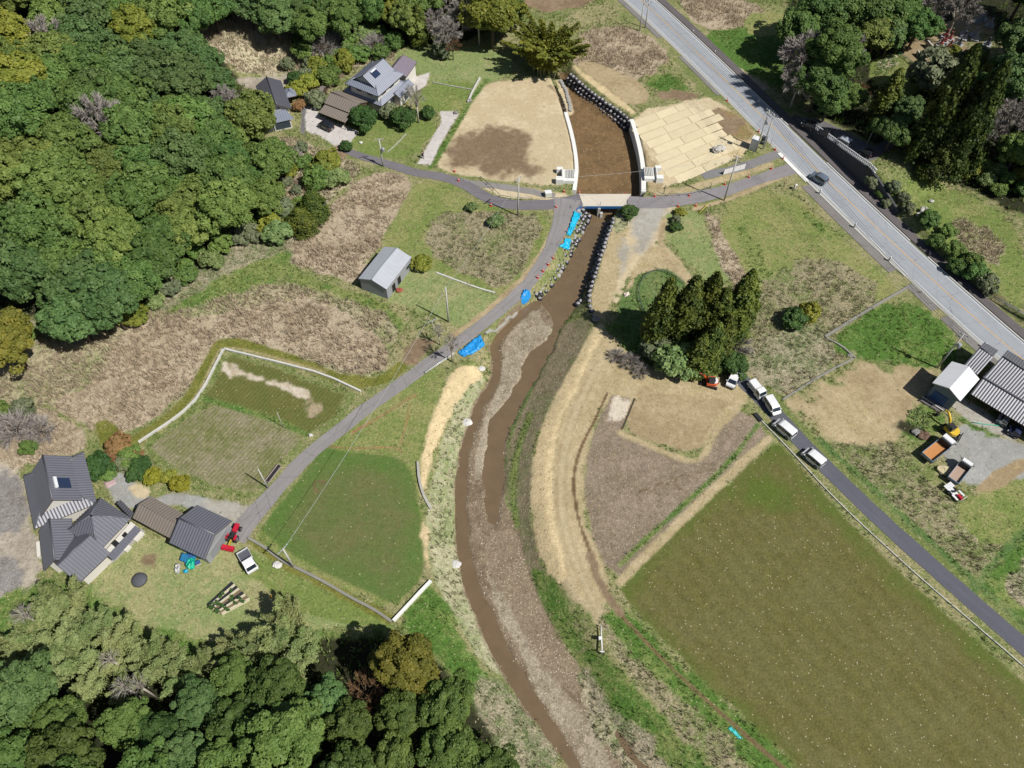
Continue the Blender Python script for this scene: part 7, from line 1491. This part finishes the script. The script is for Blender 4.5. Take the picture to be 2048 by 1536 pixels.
# ---------------------------------------------------------------- small things lying about
pipe_rail([(1366,568),(1340,548),(1310,540),(1284,556),(1275,585),(1280,612),(1292,632)], 'low dark net fence curving round the plot behind the cedars', .7, mat('fence_dark_green', (84, 104, 92), .6), 'net_fence', 1.8, 'fence', 2)
pipe_rail([(1984,598),(2008,611),(2034,626),(2060,640)], 'low steel rail beside the far pavement at the right edge', .8, steel, 'guard_rail', 2.0, 'guard rail', 2)
pipe_rail([(1790,106),(1812,118),(1835,140)], 'low green net fence beside the hillside vegetable plot', .7, mat('fence_green', (70, 140, 104), .6), 'net_fence', 1.8, 'fence', 2)
a, b = at(1398,428), at(1414,412); tag(MB().tube([a + Vector((0,0,.15)), b + Vector((0,0,.5))], .08).build('yellow_pole', mat('pole_yellow', (222, 206, 84), .5)), 'yellow pole lying at the edge of the lane right of the bridge', 'pole')
tag(MB().tube([at(545,1196), at(545,1196) + Vector((0,0,1.2))], .08).build('marker_post', mat('post_orange', (236, 168, 52), .5)), 'small orange post on the farm lawn', 'post')
a, b = at(534,966), at(560,932); m_ = (a + b) / 2; t = thing('board_stack', 'long stack of boards under a dark cover beside the lane', 'board stack', m_, math.atan2((b-a).y, (b-a).x)); MB().box((0, 0, .25), ((b-a).length, .7, .5)).build('boards', mat('boards_grey', (176, 160, 150), .9, var=.3, scale=4), t); MB().box((0, -.12, .53), ((b-a).length * .96, .5, .06)).build('cover', trim, t)
white_r = mat('rubbish_white', (226, 224, 218), .7, var=.2, scale=4); rock = mat('rock_grey', (150, 148, 142), .95, var=.3, scale=3); planter = mat('planter_red', (168, 92, 74), .7, var=.15)
for u, v, sx, h, m, l, c in [(934,846,.9,.5,white_r,'white driftwood and rubbish at the left bank edge','rubbish'),(912,1130,.8,.4,white_r,'small white rubbish heap lower on the left bank','rubbish'),(963,738,.6,.4,white_r,'grey white rubbish below the blue tarp','rubbish'),(622,872,.35,.6,white_r,'white bucket at the lane edge beside the paddy','bucket'),(556,1131,.7,.5,white_r,'white sack beside the stone edging wall','sack'),(722,286,.4,.4,white_r,'white garden stone on the front lawn','garden stone'),
  (1846,424,1.0,1.1,stone,'pale boulder on the bank beyond the main road','boulder'),(1838,432,.7,.8,stone,'smaller pale boulder on the bank beyond the main road','boulder'),(1862,404,.5,.6,stone,'lone pale stone on the green slope','boulder'),(799,582,.7,.5,planter,'reddish brown tub beside the metal barn','tub'),(1846,872,1.1,.7,mat('brush_pile', (120, 96, 78), .95, var=.4, scale=4),'brown brush pile left of the dump trucks','brush pile'),(1832,866,.8,.6,rock,'grey stone heap left of the dump trucks','stone heap'),
  (940,203,.6,.6,rock,'dark stone block at the corner of the bare field','stone block'),(912,227,.6,.6,rock,'grey stone block at the top of the driveway','stone block'),(1192,640,.7,.5,rock,'stone at the end of the right bag row','stone block'),(1700,712,.5,.4,rock,'stone at the ditch corner','stone block')]: lump(c.replace(' ', '_'), u, v, sx, h, m, l, c, int(u))
tarp([((2012,84),(2022,104)), ((2040,78),(2048,98))], mat('tarp_shaded_blue', (72, 96, 140), .5, var=.2), 'blue sheet darkened as if shaded at the right edge by the graves', .3, 15)  # blue darkened: shade put into the sheet's colour
for u, v, l in [(385,1115,'stacked plastic crates behind the tiled shed'),(398,1128,'pale crate beside the teal sheet')]:
    t = thing('crate', l, 'crate', at(u, v), .5)
    for k in range(2): MB().box((0, 0, .2 + .42 * k), (.7, .5, .38)).build('crate_box', (mat('crate_pale', (216, 208, 190), .7), mat('crate_blue', (60, 100, 160), .6))[k], t, .03)
# ---------------------------------------------------------------- grass tufts, reeds and stones: far too many to count
def tuft_mat(name, a, b):
    N = NT(name); t = N.n('ShaderNodeAttribute', attribute_name='tint').outputs['Fac']; c = N.mix(t, lin(*a), lin(*b)); N.set(color=c, rough=.9, spec=.1)
    tr = N.n('ShaderNodeBsdfTranslucent', {0: c}); mx = N.n('ShaderNodeMixShader', {0: .25, 1: N.b.outputs[0], 2: tr.outputs[0]}); N.t.links.new(mx.outputs[0], N.out.inputs[0]); return N.m
CELL = np.zeros(XX.shape); CELL[:-1, :-1] = (np.diff(GX)[None, :] * np.diff(GY)[:, None])[:, :] 
CLEAR = (ROADMASK < .2) & core
def scatter(kinds, dens, seed, clump=0.0):
    r = np.random.RandomState(seed); ok = np.isin(KID, [KNAMES.index(k) for k in kinds]) & CLEAR
    pr_ = np.where(ok, CELL * dens, 0)
    if clump: pr_ = pr_ * sst(.5 - clump, .5 + clump * .4, fbm(XX, YY, 3.2, seed + 3, 3))
    j, i = np.nonzero(r.rand(*XX.shape) < pr_)
    x = XX[j, i] + (r.rand(len(i)) - .5) * .4; y = YY[j, i] + (r.rand(len(i)) - .5) * .4; return x, y, ZZ[j, i], r
def tufts(name, kinds, dens, blades, h, wd, m, seed, clump=.25, lean=.5):
    x, y, z, r = scatter(kinds, dens, seed, clump); n = len(x)
    if n == 0: return
    x, y, z = (np.repeat(v, blades) for v in (x, y, z)); N_ = n * blades; a = r.rand(N_) * 6.283; tl = lean * r.rand(N_); hh = h * (.5 + .8 * r.rand(N_)) * np.repeat(.6 + .7 * r.rand(n), blades)
    o = r.normal(0, .14, (N_, 2)); bx = x + o[:, 0]; by = y + o[:, 1]; tx = bx + np.cos(a) * tl * hh; ty = by + np.sin(a) * tl * hh; tz = z + hh * np.sqrt(1 - np.minimum(tl, .95) ** 2 * .6)
    sa = a + 1.57 + r.normal(0, .6, N_); sx = np.cos(sa) * wd * .5; sy = np.sin(sa) * wd * .5
    V = np.stack([np.stack([bx - sx, by - sy, z - .05], -1), np.stack([bx + sx, by + sy, z - .05], -1), np.stack([tx + sx * .45, ty + sy * .45, tz], -1), np.stack([tx - sx * .45, ty - sy * .45, tz], -1)], 1).reshape(-1, 3)
    F = np.arange(4 * N_); me = bpy.data.meshes.new(name); me.vertices.add(4 * N_); me.vertices.foreach_set('co', V.astype(np.float32).ravel()); me.loops.add(4 * N_); me.loops.foreach_set('vertex_index', F.astype(np.int32))
    me.polygons.add(N_); me.polygons.foreach_set('loop_start', np.arange(0, 4 * N_, 4).astype(np.int32)); me.polygons.foreach_set('loop_total', np.full(N_, 4, np.int32)); me.update()
    t = me.attributes.new('tint', 'FLOAT', 'POINT'); t.data.foreach_set('value', np.repeat(np.clip(np.repeat(r.rand(n) * .6, blades) + r.rand(N_) * .4, 0, 1), 4).astype(np.float32)); me.materials.append(m)
    ob = bpy.data.objects.new(name, me); COL.objects.link(ob); return ob
def stuff(o, label, cat): return tag(o, label, cat, kind='stuff') if o else None
dry = tuft_mat('dry_blades', (180, 162, 136), (228, 210, 182)); grn = tuft_mat('green_blades', (104, 134, 66), (156, 172, 100)); mixg = tuft_mat('weed_blades', (122, 136, 84), (190, 178, 146))
stuff(tufts('dry_reeds', ['reed', 'reedgreen', 'slope'], 4.2, 5, .85, .10, dry, 11, .35, .75), 'tall dry brown reeds in the rough plots', 'reeds')
stuff(tufts('wild_weeds', ['brush', 'weeds', 'reedgreen', 'slope', 'bankpale'], 2.6, 5, .55, .11, mixg, 12, .35, .7), 'mixed weeds on rough ground and banks', 'weeds')
stuff(tufts('green_grass', ['green', 'dkgreen', 'grass'], 2.2, 5, .38, .11, grn, 13, .3, .6), 'green grass tufts along banks and edges', 'grass')
stuff(tufts('short_grass', ['lawn', 'palelawn', 'olive'], 1.2, 4, .22, .10, mixg, 14, .3, .6), 'short grass tufts on the lawns', 'grass')
stuff(tufts('forest_undergrowth', ['floor'], .8, 6, .8, .2, grn, 15, .3, .8), 'undergrowth on the wood floor', 'undergrowth')
def stones(name, kinds, dens, size, m, seed, clump=.2):
    x, y, z, r = scatter(kinds, dens, seed, clump); n = len(x); u = np.array([(1,0,0),(0,1,0),(-1,0,0),(0,-1,0),(0,0,1)], float); s = size * (.4 + r.rand(n) ** 3 * 1.6)
    a = r.rand(n) * 6.283; c, sn = np.cos(a), np.sin(a); V = np.repeat(u[None], n, 0) * (s[:, None, None] * (.7 + .6 * r.rand(n, 5, 3))); X = V[..., 0] * c[:, None] - V[..., 1] * sn[:, None]; Y = V[..., 0] * sn[:, None] + V[..., 1] * c[:, None]
    P = np.stack([X + x[:, None], Y + y[:, None], V[..., 2] * .7 + z[:, None] - .02], -1).reshape(-1, 3); F = (np.array([(0,1,4),(1,2,4),(2,3,4),(3,0,4)])[None] + np.arange(n)[:, None, None] * 5).reshape(-1)
    me = bpy.data.meshes.new(name); me.vertices.add(len(P)); me.vertices.foreach_set('co', P.astype(np.float32).ravel()); me.loops.add(len(F)); me.loops.foreach_set('vertex_index', F.astype(np.int32)); k = len(F) // 3
    me.polygons.add(k); me.polygons.foreach_set('loop_start', np.arange(0, len(F), 3).astype(np.int32)); me.polygons.foreach_set('loop_total', np.full(k, 3, np.int32)); me.update(); me.materials.append(m)
    o = bpy.data.objects.new(name, me); COL.objects.link(o); return o
stuff(stones('river_pebbles', ['bar', 'barbrown', 'mud'], 7.0, .075, mat('pebble', (204, 192, 170), .9, var=.35, scale=3), 21), 'pale stones strewn on the gravel bars', 'stones')
stuff(stones('straw_clods', ['straw', 'strawthin', 'field', 'bankpale'], 1.3, .10, mat('clod', (176, 152, 112), .95, var=.35, scale=3), 22), 'clods and straw bits on the mown banks and bare field', 'clods')
